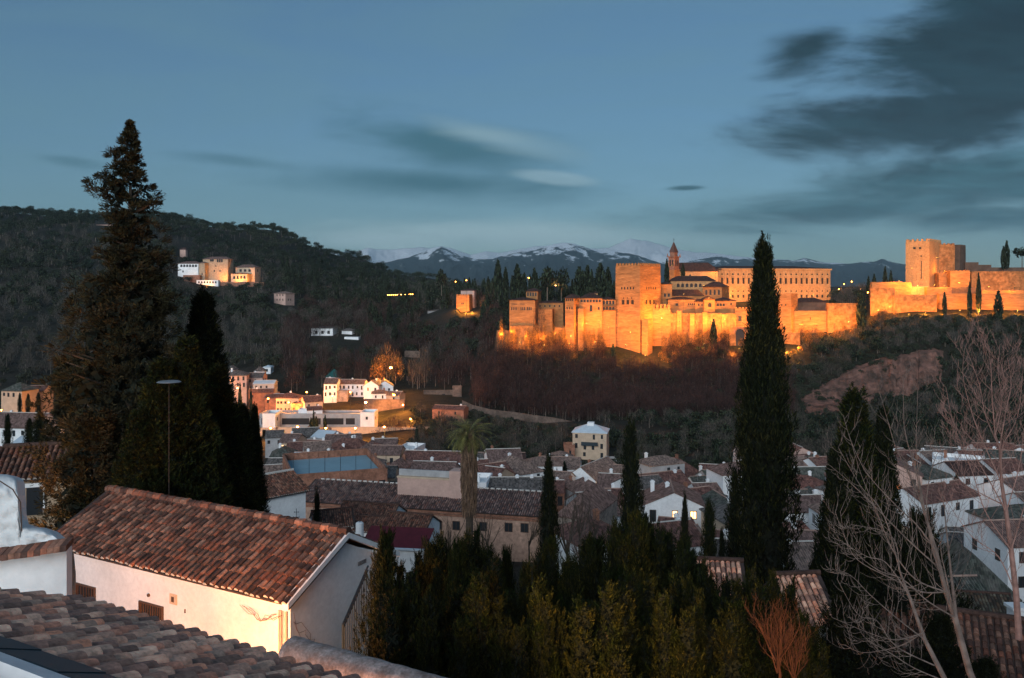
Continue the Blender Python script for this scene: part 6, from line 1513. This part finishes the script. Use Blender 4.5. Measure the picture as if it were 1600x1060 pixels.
# ------------------------------------------------------------------ the packed smaller houses between those above
taken = []
for o in COL.objects:
    if o.type == 'EMPTY' and o.parent is None and o.location.y < 300 and o.get('category') in ('house', 'building', 'convent', 'wall'):
        w = [c for c in o.children if c.name.startswith('wall')]
        if not w: continue
        xs = [o.matrix_basis @ Vector(k) for k in w[0].bound_box]
        taken.append((min(p.x for p in xs), max(p.x for p in xs), min(p.y for p in xs), max(p.y for p in xs)))
LM = [(733,84,'the palm tree'),(640,127,'the convent'),(520,150,'the sports court'),(606,228,'the white cube houses'),(857,140,'the slim black cypress'),(921,286,'the tall lone house'),
      (1082,205,'the great red pyramid roof'),(1056,148,'the long mossy roofed house'),(1268,132,'the pink pavilion'),(1028,262,'the tall lamp poles'),(890,195,'the courtyard houses'),
      (986,150,'the pointed tall cypress'),(1193,150,'the broad black cypress'),(1540,120,'the long white house'),(1338,150,'the round topped dark cypress'),(450,250,'the promenade'),(1500,150,'the mossy barn roof'),(690,200,'the red patched roof'),(1240,200,'the long mossy hall')]
WN = {'plaster_white': 'white', 'plaster_cream': 'cream', 'plaster_pink': 'pink', 'plaster_grey': 'grey'}
RN = {'roof_brown': 'brown', 'roof_red': 'red', 'roof_grey': 'grey', 'roof_moss': 'mossy', 'roof_tan': 'tan', 'roof_dark': 'blackish'}
used_l = set(); ri = random.Random(42)
def free(x0, x1, y0, y1):
    for a, b, c, d in taken:
        ox = min(x1, b) - max(x0, a); oy = min(y1, d) - max(y0, c)
        if ox > .6 and oy > .6: return False
    return True
def infill():
    D = 92.0; n = 0
    while D < 274:
        x = xat(395, D); xe = xat(1660, D)
        while x < xe:
            w = ri.uniform(6, 12.5); d = ri.uniform(6.5, 10); px = 800 + F * (x + w/2) / D; xx = x; x += w * ri.uniform(.9, 1.15)
            if px < 860 and D < (138 if px > 560 else 118): continue
            if D > (250 if px < 640 else 246) - (26 if 1100 < px else 0) + ri.uniform(-10, 4): continue
            if 1170 < px < 1240 and D > 60 and ri.random() < .4: continue
            if 640 < px < 1170 and D > 206: continue
            if not free(xx, xx + w, D, D + d): continue
            taken.append((xx, xx + w, D, D + d))
            wall = ri.choices(list(WN), (9, 1.6, 1.0, 1.0))[0]; rm = ri.choices(list(RN), (5, 5.5, 1.6, 1.3 if px > 1000 else .3, 2.4, 1.2))[0]
            rf = ri.choices(('gable', 'hip', 'flat'), (6, 3, .9))[0]; ax = ri.choice('xxxy'); rot = ri.choice((-24, -12, -6, 0, 5, 12, 22)) + ri.uniform(-4, 4)
            hh = ri.uniform(5.0, 7.6); zt = H(xx + w/2, D, False) + hh; pye = HY - zt * F / D; nw = max(1, int(w / 2.7)); ch = ri.choice((0, 1, 1, 2))
            best = sorted(LM, key=lambda l: ((px - l[0]) * D / F) ** 2 + (D - l[1]) ** 2)
            rn = 'flat roof' if rf == 'flat' else RN[rm] + (' hipped roof' if rf == 'hip' else (' gable to the front' if ax == 'y' else ' pitched roof'))
            for bl in best[:6]:
                rel = 'beyond' if D > bl[1] + 8 else 'before' if D < bl[1] - 8 else 'beside'
                lab = f"{WN[wall]} house with {rn}, {rel} {bl[2]}"
                if lab not in used_l: break
                lab = f"{'small' if w < 8.5 else 'wide'} {WN[wall]} house with {rn} and {('no', 'one', 'two')[ch]} chimney{'' if ch == 1 else 's'}, {rel} {bl[2]}"
                if lab not in used_l: break
            used_l.add(lab)
            house(lab, px, pye, w * F / D, d, rot, rf, wall, rm, win=(nw, 2 if hh > 6 else 1), side=(2, 1), chim=ch, D=D, axis=ax, rh=None, lit=.03); n += 1
        D += ri.uniform(10.2, 12.2)
    return n
print('infill', infill())
# small trees standing in the yards
ry = random.Random(8)
for k in range(70):
    px, D = ry.uniform(420, 1640), ry.uniform(120, 280); x = xat(px, D)
    if px < 860 and D < 150: continue
    if not free(x - .8, x + .8, D - .8, D + .8): continue
    kd = ry.choice((oaks, greys, cyps, bushes)); s = ry.uniform(.5, .8)
    if kd.n > 296: continue
    put(kd, x, D, H(x, D, False) - .2, s, 'small yard %s among the town houses' % kd.cat, 'yard trees of the town')
# ------------------------------------------------------------------ nearer trees
def plume_tree(rg, h, rfun, nplume, nleaf, lw, ll, pl=1.2, pr=.16, out=.22, inner=.55, tipn=0, ld=.45, ln_=.22):
    """dense tree of upright plumes, as cypresses have: leaves on many pointed spindles set over a profile rfun(t)"""
    L = []
    for i in range(nplume):
        t = rg.uniform(0, 1) ** .85 * .97; rad = rfun(t) * rg.uniform(.55, 1.0); a = rg.uniform(0, 2*np.pi)
        if i < tipn: t = .93 + .06 * i / max(1, tipn); rad = 0
        c = np.array([rad * np.cos(a), rad * np.sin(a), h * t - pl * .25]); k = pl * rg.uniform(.6, 1.35) * (1 - .35 * t)
        d = np.array([np.cos(a) * out * rg.uniform(.2, 1.6), np.sin(a) * out * rg.uniform(.2, 1.6), 1.0]) + rg.normal(size=3) * .06; d /= np.linalg.norm(d)
        u = rg.uniform(0, 1, nleaf); w = pr * rg.uniform(.7, 1.3) * np.sin(np.pi * np.clip(u * .8 + .2, 0, 1)) ** .8; b_ = rg.uniform(0, 2*np.pi, nleaf)
        s1 = np.cross(d, [0, 0.3, 1]); s1 /= np.linalg.norm(s1); s2 = np.cross(d, s1)
        o = (np.cos(b_)[:, None] * s1 + np.sin(b_)[:, None] * s2)
        C = c + d * (u * k)[:, None] + o * w[:, None]
        dd = d + o * ld + rg.normal(size=(nleaf, 3)) * ln_; dd /= np.linalg.norm(dd, axis=1, keepdims=True)
        L.append(leaf_quads(C, dd, ll * rg.uniform(.5, 1.4, nleaf), lw * rg.uniform(.6, 1.3, nleaf), rg))
    V = np.concatenate(L)
    n = int(nplume * 5); t = rg.uniform(0, .96, n); a = rg.uniform(0, 2*np.pi, n); rd = np.array([rfun(x) for x in t]) * inner * rg.uniform(.5, 1, n)
    C = np.stack([rd * np.cos(a), rd * np.sin(a), h * t], 1); d = rot_rand(n, rg); d[:, 2] += 1.2; d /= np.linalg.norm(d, axis=1, keepdims=True)
    K = leaf_quads(C, d, ll * 3.2, lw * 5, rg)
    return V, K
def make_tree(name, label, cat, group, V, K, m, h, tr, loc, sc=(1, 1, 1), rz=0):
    t = thing(name, label, cat, loc, rz, group); t.scale = sc
    me = quads('crown', np.concatenate([V, K]), [m, M['leaf_core']], np.r_[np.zeros(len(V)), np.ones(len(K))].astype(np.int32)); link('crown', me, t)
    MB().tube([(0, 0, -.5), (0, 0, h * .4), (.02, 0, h * .85)], [tr, tr * .7, tr * .15], 7).build('trunk', M['bark'], t)
    return t
def prof_c(r, top=.75, low=.8):
    """columnar: fairly even, rounded to a point at the top"""
    return lambda t: r * (low + (1 - low) * min(1, t / .3)) * (1 if t < top else max(.02, (1 - t) / (1 - top)) ** .7)
def prof_s(r): return lambda t: r * (min(1, .55 + t * 1.6)) * max(.02, 1 - max(0, t - .25) / .75) ** .95
def prof_t(r): return lambda t: r * (1 if t < .3 else max(.03, 1 - ((t - .3) / .7) ** 1.25 * .97))
PR = {}
def proto(key, fn):
    if key not in PR: PR[key] = fn()
    return PR[key]
def cypress(px, tip, D, wpx, label, kind='slim', base=None, group=None, name='cypress_tree', m='leaf_cypress', cat='cypress', v=0, lean=0):
    x = xat(px, D); z0 = H(x, D, False) if base is None else zat(base, D); h = zat(tip, D) - z0; w = wpx * D / F / 2
    def mk():
        g_ = np.random.default_rng(300 + v)
        if kind == 'slim': return plume_tree(g_, 10, prof_c(.9, .55, .7), 230, 34, .045, .20, 1.3, .15, .12, tipn=6)
        if kind == 'tall': return plume_tree(g_, 24, prof_t(1.9), 900, 40, .07, .30, 1.7, .22, .10, tipn=5)
        if kind == 'bush' and v >= 30:      # one root, several leaders
            Vs, Ks = [], []
            for q in range(5):
                a_ = q * 1.26 + g_.uniform(-.4, .4); o_ = g_.uniform(.35, .8) if q else 0; hh_ = 6 * (1 if q == 0 else g_.uniform(.72, .96)); r_ = g_.uniform(.5, .75)
                V_, K_ = plume_tree(g_, hh_, prof_s(r_), 190, 42, .020, .12, .8, .06, .26, tipn=3, ld=.3, ln_=.18)
                V_ = V_ + [math.cos(a_) * o_, math.sin(a_) * o_, 0]; K_ = K_ + [math.cos(a_) * o_, math.sin(a_) * o_, 0]; Vs.append(V_); Ks.append(K_)
            return np.concatenate(Vs), np.concatenate(Ks)
        if kind == 'bush': return plume_tree(g_, 6, prof_s(1.25), 520, 46, .020, .11, .85, .060, .20, tipn=3, ld=.26, ln_=.13)
    V, K = proto((kind, v), mk); hh, rr = {'slim': (10, .9), 'tall': (24, 1.9), 'bush': (6, 1.25)}[kind]
    key = ('mesh', kind, v, m)
    if key not in PR:
        PR[key] = make_tree(name, label, cat, group, V, K, M[m], hh, rr * .16, (x, D, z0), (w/rr, w/rr, h/hh), rng.uniform(0, 6)); t = PR[key]
        t.rotation_euler = (0, R(lean), t.rotation_euler[2]); return t
    t = copy_tree(PR[key]); tag(t, label, cat, group)
    if group is None and 'group' in t: del t['group']
    t.name = name; t.location = (x, D, z0); t.scale = (w/rr, w/rr, h/hh); t.rotation_euler = (0, R(lean), rng.uniform(0, 6)); return t
# the hedge of young cypresses in front of the lens
HG = 'young cypresses of the hedge'
hedge = [(602,832,22,78,'cypress at the near end of the hedge, its foot glowing orange beside the iron gate'),
 (655,858,24,62,'short cypress of the hedge left of the palm trunk'), (688,836,26,56,'pointed hedge cypress in front of the red sheet roof'),
 (716,846,23,66,'hedge cypress just left under the palm'), (744,824,27,52,'slim hedge cypress right under the palm trunk'),
 (775,868,22,76,'full hedge cypress with ragged top before the convent windows'), (792,858,28,46,'thin hedge cypress against the convent wall'),
 (822,880,22,70,'low hedge cypress before the end of the convent wall'), (862,838,25,70,'hedge cypress at the foot of the slim black cypress'),
 (888,872,22,66,'hedge cypress below the leafless trees by the stone house'), (925,846,25,72,'hedge cypress with golden tips before the dark roof'),
 (958,820,24,80,'broad hedge cypress left of the pointed tall cypress'), (994,806,24,84,'highest bushy crown of the hedge under the pointed tall cypress'),
 (1030,826,25,74,'hedge cypress right of the highest bushy crown'), (1066,852,23,70,'golden hedge cypress below the slim dark spire'),
 (1098,880,22,66,'golden hedge cypress with upright flame like shoots'), (1136,905,22,72,'lower hedge cypress before the broad tall cypress'),
 (1176,884,20,66,'bright flame shaped hedge cypress at the foot of the broad tall cypress'), (1212,898,20,70,'hedge cypress spreading to the edge of the barrel tiles'),
 (1256,960,18,64,'last low hedge cypress with red twigs beside the black hollow'), (615,930,20,60,'leafy low cypress at the bottom of the hedge beside the garden wall')]
for i, px in enumerate(range(650, 1266, 33)): hedge.append((px + (i * 37 % 17) - 8, 890 + (i * 53 % 75) + (25 if px > 1180 else 0), 18.5 + (i % 3), 88 + (i * 29 % 34), 'low cypress in the nearest row of the hedge'))
for px, tip, w in ((934,838,100),(968,818,110),(1008,812,110),(1044,832,100),(1080,862,90),(682,846,90),(728,838,84),(764,856,84)): hedge.append((px, tip, 25.5, w, 'tall cypress in the rear row of the hedge'))
for i, (px, tip, D, w, l) in enumerate(hedge): cypress(px, tip, D, w * 1.62, l, 'bush', group=HG, v=(10 + i % 4 if i % 3 == 0 and tip < 880 else 30 + i % 4), name='hedge_cypress')
rs_ = np.random.default_rng(77)
# single cypresses between the hedge and the town
cypress(1193, 372, 58, 106, 'broad tall black cypress towering over the town in front of the palace walls', 'tall', v=20, m='leaf_dark', base=960)
cypress(986, 662, 52, 46, 'pointed tall cypress rising behind the highest hedge crown', 'slim', v=21, m='leaf_dark')
cypress(857, 716, 54, 38, 'slim black cypress beside the corner of the convent', 'slim', v=22, m='leaf_dark')
cypress(1070, 778, 50, 20, 'slim dark spire before the long mossy house', 'slim', v=21, m='leaf_dark')
cypress(1108, 786, 56, 34, 'loose slim cypress just right of the dark spire', 'slim', v=22)
cypress(1128, 830, 60, 18, 'smallest slim cypress between the loose one and the broad one', 'slim', v=21, m='leaf_dark')
cypress(1148, 738, 66, 30, 'dark cypress half hidden behind the broad tall one', 'slim', v=22, m='leaf_dark')
cypress(1335, 606, 46, 135, 'big dark cypress with round top behind the leafless trees', 'tall', v=23, m='leaf_cypress', base=1120)
cypress(1380, 636, 48, 80, 'narrower dark cypress joined to the big round topped one', 'tall', v=20, m='leaf_dark', base=1100)
cypress(1305, 700, 44, 90, 'low flank of dark foliage beside the big round topped cypress', 'tall', v=23, m='leaf_dark', base=1160)
for px, tip, D, w, l in ((1440,800,40,190,'dark bushy tree behind the leaning leafless trunk'), (1400,850,34,240,'black mass of foliage under the leafless branches'), (1330,920,26,230,'black hollow of foliage right of the hedge'),(1470,960,28,150,'dark shrub at the foot of the leaning leafless tree'),(1540,1030,24,130,'dark shrub below the broad red roof')):
    cypress(px, tip, D, w, l, 'bush', v=12, m='leaf_dark', name='dark_shrub', cat='shrub')
cypress(1270, 880, 64, 26, 'column shaped shrub on the pinkish roof terrace', 'slim', v=22)
cypress(495, 768, 62, 36, 'dark rounded bush against the convent roof beside the chimneyed house', 'bush', v=11, m='leaf_dark', name='bush', cat='bush')
for px, tip, D, w, l in ((12,648,120,14,'leftmost slim cypress under the orange tower'),(46,655,110,18,'slim cypress in front of the long brown roof'),(62,645,100,26,'bushy cypress beside the giant conifer at the picture edge'),(31,615,260,7,'tiny cypress against the orange wing, nearer the tower'),(44,616,260,8,'tiny cypress against the orange wing, in its middle'),(60,614,255,9,'tiny cypress at the far end of the orange wing')):
    cypress(px, tip, D, w, l, 'slim', v=22, base=(720 if D < 200 else 650))
# cypresses before the lit buildings of the upper quarter
for px, tip, D, w in ((375,600,318,7),(392,606,316,6),(486,652,296,6),(494,650,296,7),(508,648,298,5),(490,640,300,4)): tree_at(cyps, px, tip, D, 'small black cypress before the long low building', 'small cypresses of the upper quarter', wid=w, base=676)
# leaf clump crown for the giant conifer and its companions
def clump_tree(rg, prof, h, n, nleaf, size, cr, droop=.0, core=.6, sparse=False):
    """prof(t) -> (left reach, right reach); uneven boughs ending in clumps"""
    L, K, B = [], [], []
    for i in range(n):
        t = rg.uniform(0, 1) ** .8; a = rg.uniform(0, 2*np.pi); lf, rt = prof(t); k = (rt if np.cos(a) > 0 else lf); k = k * abs(np.cos(a)) + (lf + rt) / 2 * abs(np.sin(a)) * .8
        if sparse and t > .70 and rg.uniform() < .55: continue
        rad = k * (rg.uniform(.45, 1.0) ** .7 if not sparse else rg.uniform(.3, 1.18)); c = np.array([rad * np.cos(a), rad * np.sin(a), h * t - droop * rad]); B.append((c, t, rad))
        q = cr * rg.uniform(.6, 1.3) * (.30 + .70 * min(1, k / 2.2)); p = rot_rand(nleaf, rg); C = c + p * q * (rg.uniform(.3, 1.05, (nleaf, 1))) * [1, 1, .75]
        d = p * .8 + np.array([np.cos(a) * .7, np.sin(a) * .7, .35]) + rot_rand(nleaf, rg) * .5; d /= np.linalg.norm(d, axis=1, keepdims=True)
        L.append(leaf_quads(C, d, size * rg.uniform(.5, 1.5, nleaf), size * .38 * rg.uniform(.6, 1.3, nleaf), rg))
        if k > .7:
            m_ = 5; C = c * [.62, .62, 1] + rot_rand(m_, rg) * q * .6; dd = rot_rand(m_, rg); K.append(leaf_quads(C, dd, q * .9, q * .8, rg))
    return np.concatenate(L), np.concatenate(K), B
def boughs(t, B, h, r, every=7):
    b = MB()
    for c, tt, rad in B[::every]:
        if rad < .4: continue
        z0 = max(0, c[2] - rad * .35); b.tube([(0, 0, z0), (c[0] * .5, c[1] * .5, z0 * .6 + c[2] * .4), tuple(c)], [r * .25 * (1.1 - tt) + .015, r * .12, .012], 5)
    b.build('branch', M['bark'], t)
Dg = 38; zb = zat(860, Dg); hG = zat(190, Dg) - zb; u_ = Dg / F
pt_ = [(0,100,190),(.06,110,150),(.15,112,140),(.28,95,115),(.40,88,95),(.50,84,78),(.60,70,62),(.66,38,56),(.70,30,52),(.76,26,44),(.80,36,40),(.84,50,36),(.87,36,24),(.89,22,18),(.92,26,16),(.95,16,12),(.97,8,7),(1,1,1)]
pf = lambda t: (np.interp(t, [p[0] for p in pt_], [p[1] for p in pt_]) * u_, np.interp(t, [p[0] for p in pt_], [p[2] for p in pt_]) * u_ * .8)
V, K, B = clump_tree(np.random.default_rng(5), pf, hG, 1250, 75, .15, .44, sparse=True)
t = make_tree('giant_conifer', 'giant ragged conifer with sparse crooked tip, rising far above the wooded ridge', 'conifer', None, V, K, M['leaf_conifer'], hG, .42, (xat(203, Dg), Dg, zb))
boughs(t, B, hG, .5)
def conifer(px, tip, D, wpx, label, seed, m='leaf_conifer', base=850, n=420):
    zb = zat(base, D); h = zat(tip, D) - zb; r = wpx * D / F / 2
    f = lambda t: (r * (1 - t * .85) ** .8 * (.85 + .3 * math.sin(t * 17 + seed)),) * 2
    V, K, B = clump_tree(np.random.default_rng(seed), f, h, n, 60, .14, .38)
    t = make_tree('conifer', label, 'conifer', None, V, K, M[m], h, .2, (xat(px, D), D, zb)); boughs(t, B, h, .25, 9); return t
cypress(318, 452, 42, 130, 'second tall conifer standing right behind the giant one', 'tall', v=20, base=900, m='leaf_dark', name='conifer', cat='conifer')
conifer(150, 640, 34, 190, 'feathery drooping conifer spreading over the beige house', 42, base=860)
conifer(110, 560, 44, 110, 'bushy left flank conifer beside the giant one', 43, base=800)
for px, tip, D, w, l, v in ((250,560,33,130,'pointed cypress of the dark group, behind the disc lamp',20),(292,525,34,130,'taller pointed cypress of the dark group right of the disc lamp',23),(340,570,37,130,'dark cypress filling the group toward the town',20),(376,630,40,90,'right hand shorter cypress of the dark group above the tiled roof',23),(398,632,44,40,'slim cypress at the outer end of the dark group, before the lit quarter',20),(215,640,32,100,'broad dark cypress below the giant conifer',23)):
    cypress(px, tip, D, w, l, 'tall', v=v, base=900, m='leaf_cypress')
# palm
Dp = 84; px = 733; zb = zat(850, Dp); zt = zat(680, Dp); x = xat(px, Dp); hp = zt - zb
t = thing('palm_tree', 'tall palm with shaggy skirt of dead fronds over the convent roof', 'palm', (x, Dp, zb - 4))
MB().tube([(0, 0, -2), (.05, 0, hp * .5 + 4), (-.02, 0, hp + 4)], [.42, .36, .30], 10).build('trunk', M['bark'], t)
g_ = np.random.default_rng(9); n = 3800; tz = g_.uniform(.28, 1, n); rad = .35 + .62 * np.sin(np.pi * np.clip(tz * .8 + .1, 0, 1)) ** 1.2 * (.45 + .75 * (tz - .28)); a = g_.uniform(0, 6.283, n); rad *= g_.uniform(.8, 1.12, n)
C = np.stack([rad * np.cos(a), rad * np.sin(a), 4 + hp * tz], 1); d = np.stack([np.cos(a) * .12, np.sin(a) * .12, -np.ones(n)], 1) + g_.normal(size=(n, 3)) * .1; d /= np.linalg.norm(d, axis=1, keepdims=True)
link('dead_fronds', quads('dead_fronds', leaf_quads(C, d, g_.uniform(.4, 1.3, n), .06, g_), [M['palm_dead']]), t)
Lf = []
for k in range(95):
    a = g_.uniform(0, 6.283); el = g_.uniform(-.95, 1.15); l = g_.uniform(2.2, 3.3) * (1 if el > -.2 else .85)
    p = np.array([0, 0, 4 + hp + .1]); o = np.array([math.cos(a), math.sin(a), 0]); prev = p; m_ = 14
    for q in range(m_):
        e_ = el - (q / m_) ** 1.3 * 1.3; dirn = o * math.cos(e_) + np.array([0, 0, math.sin(e_)]); nxt = prev + dirn * l / m_
        side = np.cross(dirn, [0, 0, 1.0]); side /= np.linalg.norm(side) + 1e-6
        if q > 2:
            for sg in (-1, 1):
                for qq in (0, .5):
                    dl = side * sg * .85 + dirn * .75 + np.array([0, 0, -.25]); dl /= np.linalg.norm(dl); ln_ = .55 * math.sin(math.pi * (q / m_) * .85 + .25)
                    c = prev + dirn * l / m_ * qq; Lf.append([c - dirn * .02, c + dirn * .02, c + dl * ln_ + dirn * .008, c + dl * ln_])
        Lf.append([prev - side * .02, prev + side * .02, nxt + side * .015, nxt - side * .015]); prev = nxt
link('fronds', quads('fronds', np.array(Lf), [M['palm_leaf']]), t)
# leafless trees, each grown from its own limbs
def grow(b, p, d, l, r, depth, rg, curve=.18, up=.55, spread=.62, side=None):
    pts = [p.copy()]; rad = [r]; k = 7; q = p.copy(); dd = d.normalized()
    for i in range(k):
        dd = (dd + Vector((rg.gauss(0, curve * .4), rg.gauss(0, curve * .4), up * .16 + rg.gauss(0, curve * .2)))).normalized()
        q = q + dd * (l / k); pts.append(q.copy()); rad.append(r * (1 - .72 * (i + 1) / k))
        if depth > 0 and i >= 1 and rg.random() < .72:
            a = rg.uniform(0, 6.283); s = dd.cross(Vector((math.cos(a), math.sin(a), .2))).normalized()
            grow(b, q.copy(), (dd * (1 - spread * .5) + s * spread), l * rg.uniform(.32, .6), max(.0035, rad[-1] * .55), depth - 1, rg, curve, up, spread)
    b.tube(pts, rad, 5 if r > .02 else 3, cap=False)
def limb_tree(name, label, m, D, trunk, limbs, r0, seed, depth=2, tw=1.0):
    """trunk and main limbs as pixel lines at a distance; twigs grow along them"""
    rg = random.Random(seed); o = P(trunk[0][0], trunk[0][1], D); t = thing(name, label, 'leafless tree', tuple(o))
    b = MB(); n = len(trunk); q = [P(x, y, D + (i * .12)) - o for i, (x, y) in enumerate(trunk)]
    b.tube(q, [r0 * (1 - .75 * i / (n - 1)) for i in range(n)], 8); b.build('trunk', M[m], t)
    for li, L in enumerate(limbs):
        b = MB(); dz = rg.uniform(-.08, .12) * D * .5; pts = [P(x, y, D + .1 + dz * (i / max(1, len(L) - 1))) - o for i, (x, y) in enumerate(L)]
        sm = []
        for i in range(len(pts) - 1):
            p0, p1, p2, p3 = pts[max(i-1, 0)], pts[i], pts[i+1], pts[min(i+2, len(pts)-1)]
            for s in range(5):
                u = s / 5; sm.append(.5 * ((2*p1) + (p2-p0)*u + (2*p0-5*p1+4*p2-p3)*u*u + (3*p1-p0-3*p2+p3)*u**3))
        sm.append(pts[-1]); k = len(sm); rr = r0 * .21 * (.6 + .4 * min(1, k / 16)); rad = [max(.0035, rr * (1 - .88 * i / (k-1))) for i in range(k)]
        b.tube(sm, rad, 6, cap=False)
        for i in range(2, k):
            if rg.random() < .85 * tw:
                d = (sm[i] - sm[i-1]).normalized(); a = rg.choice((-1, 1)); s = Vector((d.z * a, rg.uniform(-.5, .5), -d.x * a)).normalized()
                l = rg.uniform(.35, .8) * (1.1 - .6 * i / k) * D / 15
                grow(b, sm[i].copy(), d * .55 + s * .8, l, max(.0032, rad[i] * .5), depth - 1 if rg.random() < .6 else 0, rg, .2, 1.3, .7)
        b.build('limb', M[m], t)
    return t
limb_tree('leafless_tree', 'leaning pale leafless tree whose long branches sweep up over the dark cypress', 'bark_pale', 13,
 [(1535,1100),(1515,1050),(1492,965),(1478,925),(1462,860),(1450,820),(1441,790)],
 [[(1441,790),(1420,740),(1400,700),(1385,650),(1372,605)], [(1441,790),(1432,740),(1415,680),(1412,640),(1411,588)], [(1450,820),(1438,760),(1432,700),(1434,610)],
  [(1462,860),(1432,820),(1400,790),(1355,740),(1330,690),(1318,650)], [(1470,890),(1425,850),(1385,810),(1345,770),(1312,740),(1287,720)],
  [(1478,925),(1430,905),(1395,860),(1370,800),(1345,740),(1330,690)], [(1478,925),(1440,925),(1395,905),(1340,875),(1318,835),(1305,800)],
  [(1492,965),(1450,940),(1410,905),(1370,890),(1325,850),(1313,800)], [(1480,930),(1455,850),(1448,780),(1460,720),(1478,690)], [(1492,965),(1478,900),(1470,850),(1485,800)]], .062, 1)
limb_tree('leafless_tree', 'second leafless trunk curving up from the bottom edge with low side branches', 'bark_pale', 12,
 [(1490,1100),(1478,1065),(1445,1000),(1420,930),(1405,890)],
 [[(1405,890),(1390,830),(1372,790),(1345,760),(1310,700)], [(1420,930),(1385,880),(1355,870),(1320,850)], [(1445,1000),(1400,965),(1360,930),(1330,900),(1306,890)],
  [(1460,1040),(1400,1010),(1370,970),(1340,960),(1308,905)], [(1478,1065),(1430,1045),(1390,1020),(1350,995),(1335,960)], [(1440,990),(1405,1010),(1350,1020),(1320,1008)], [(1405,890),(1400,850),(1380,830),(1330,820)],
  [(1440,990),(1400,1000),(1360,990),(1300,965)]], .05, 2)
limb_tree('leafless_tree', 'tall pinkish leafless tree with many upright shoots at the picture edge', 'bark_pink', 15,
 [(1592,1000),(1588,930),(1580,860),(1572,800),(1565,755),(1562,700),(1555,680)],
 [[(1555,680),(1550,620),(1548,570),(1541,524)], [(1562,700),(1572,640),(1580,600),(1574,560)], [(1562,700),(1540,650),(1530,600),(1508,540)], [(1565,755),(1540,700),(1520,650),(1505,590),(1507,545)],
  [(1572,800),(1545,750),(1515,700),(1490,660),(1478,605)], [(1580,860),(1540,800),(1520,740),(1500,690),(1482,640)], [(1572,800),(1590,740),(1598,690),(1606,620)], [(1580,860),(1598,800),(1612,750),(1622,690)],
  [(1588,930),(1560,870),(1520,840),(1490,800),(1470,770)], [(1565,755),(1566,700),(1590,650),(1600,560)], [(1570,790),(1530,770),(1500,750),(1474,700)], [(1555,680),(1565,630),(1560,585),(1562,540)]], .06, 3, depth=3, tw=1.5)
limb_tree('leafless_tree', 'thin leafless sapling rising between the leaning tree and the edge tree', 'bark_pale', 17,
 [(1500,1010),(1490,930),(1482,860),(1476,800)], [[(1476,800),(1470,740),(1474,690)], [(1482,860),(1500,800),(1512,760)], [(1490,930),(1512,880),(1530,820)], [(1482,860),(1462,820),(1455,770)]], .04, 4)
def small_bare(px, base, tip, D, label, seed, n=7, m='bark', group=None):
    rg = random.Random(seed); o = P(px, base, D); t = thing('leafless_tree', label, 'leafless tree', tuple(o), 0, group); h = zat(tip, D) - o.z
    b = MB(); b.tube([(0, 0, -1), (.05, 0, h * .2), (0, 0, h * .4)], [h * .022, h * .018, h * .012], 6); b.build('trunk', M[m], t)
    b = MB()
    for k in range(n): grow(b, Vector((0, 0, h * rg.uniform(.2, .4))), Vector((rg.uniform(-.8, .8), rg.uniform(-.8, .8), 1)), h * rg.uniform(.45, .62), h * .011, 2, rg, .25, .8, .6)
    b.build('limb', M[m], t)
for a in ((762,880,790,70,'leafless tree against the convent wall, left of the last window pair',11),(826,880,795,68,'twiggy leafless tree at the corner of the convent',12),(906,872,770,84,'leafless tree in front of the stone house',13),(886,900,762,80,'dark twiggy tree between the slim cypress and the stone house',14),(930,860,780,90,'leafless tree right of the stone house',15),(700,900,800,66,'low leafless tree left of the palm trunk',16)): small_bare(*a)
small_bare(905, 900, 815, 62, 'grey flowering looking shrub below the stone house', 17, 12, 'bark_pale')
small_bare(1240, 1085, 985, 17, 'reddish bare twigs at the edge of the hedge', 18, 16, 'bark_red'); small_bare(1215, 1080, 950, 17, 'reddish bare shrub glowing in front of the hedge', 19, 18, 'bark_red')
# lamps that light the hedge from the path below the lens
floodlight(700, 1200, 13, 6000, 'garden floodlight shining along the hedge from its near end', aim=P(1020, 890, 22), spot=72, col=(1.0, .52, .14), group=None)
floodlight(1340, 1160, 12.5, 1100, 'garden floodlight shining along the hedge from its far end', aim=P(1120, 900, 21), spot=70, col=(1.0, .52, .14), group=None)
floodlight(-60, 1000, 30, 5000, 'ground floodlight turned up at the giant conifer', aim=P(200, 560, 38), spot=70, col=(1.0, .42, .12), group=None)
lamp(1400, 770, 190, 3500, 'orange lamp glimpsed through the leafless branches', OR, head=.5)
lamp(1386, 740, 150, 900, 'second orange lamp glimpsed through the leafless branches', OR, head=.4)
# ------------------------------------------------------------------ the air of the valley
hb = MB().box(-17000, 17000, -300, 16500, -150, 950)
hm = bpy.data.materials.new('haze'); hm.use_nodes = True
hn = hm.node_tree.nodes; hn.remove(hn['Principled BSDF'])
pv = hn.new('ShaderNodeVolumePrincipled'); pv.inputs['Color'].default_value = (.60, .84, .96, 1)
pv.inputs['Density'].default_value = 0.000044; pv.inputs['Anisotropy'].default_value = 0.1
hm.node_tree.links.new(pv.outputs[0], hn['Material Output'].inputs['Volume'])
hz = tag(hb.build('haze', hm), 'thin blue evening haze over the valley', None, kind='stuff')
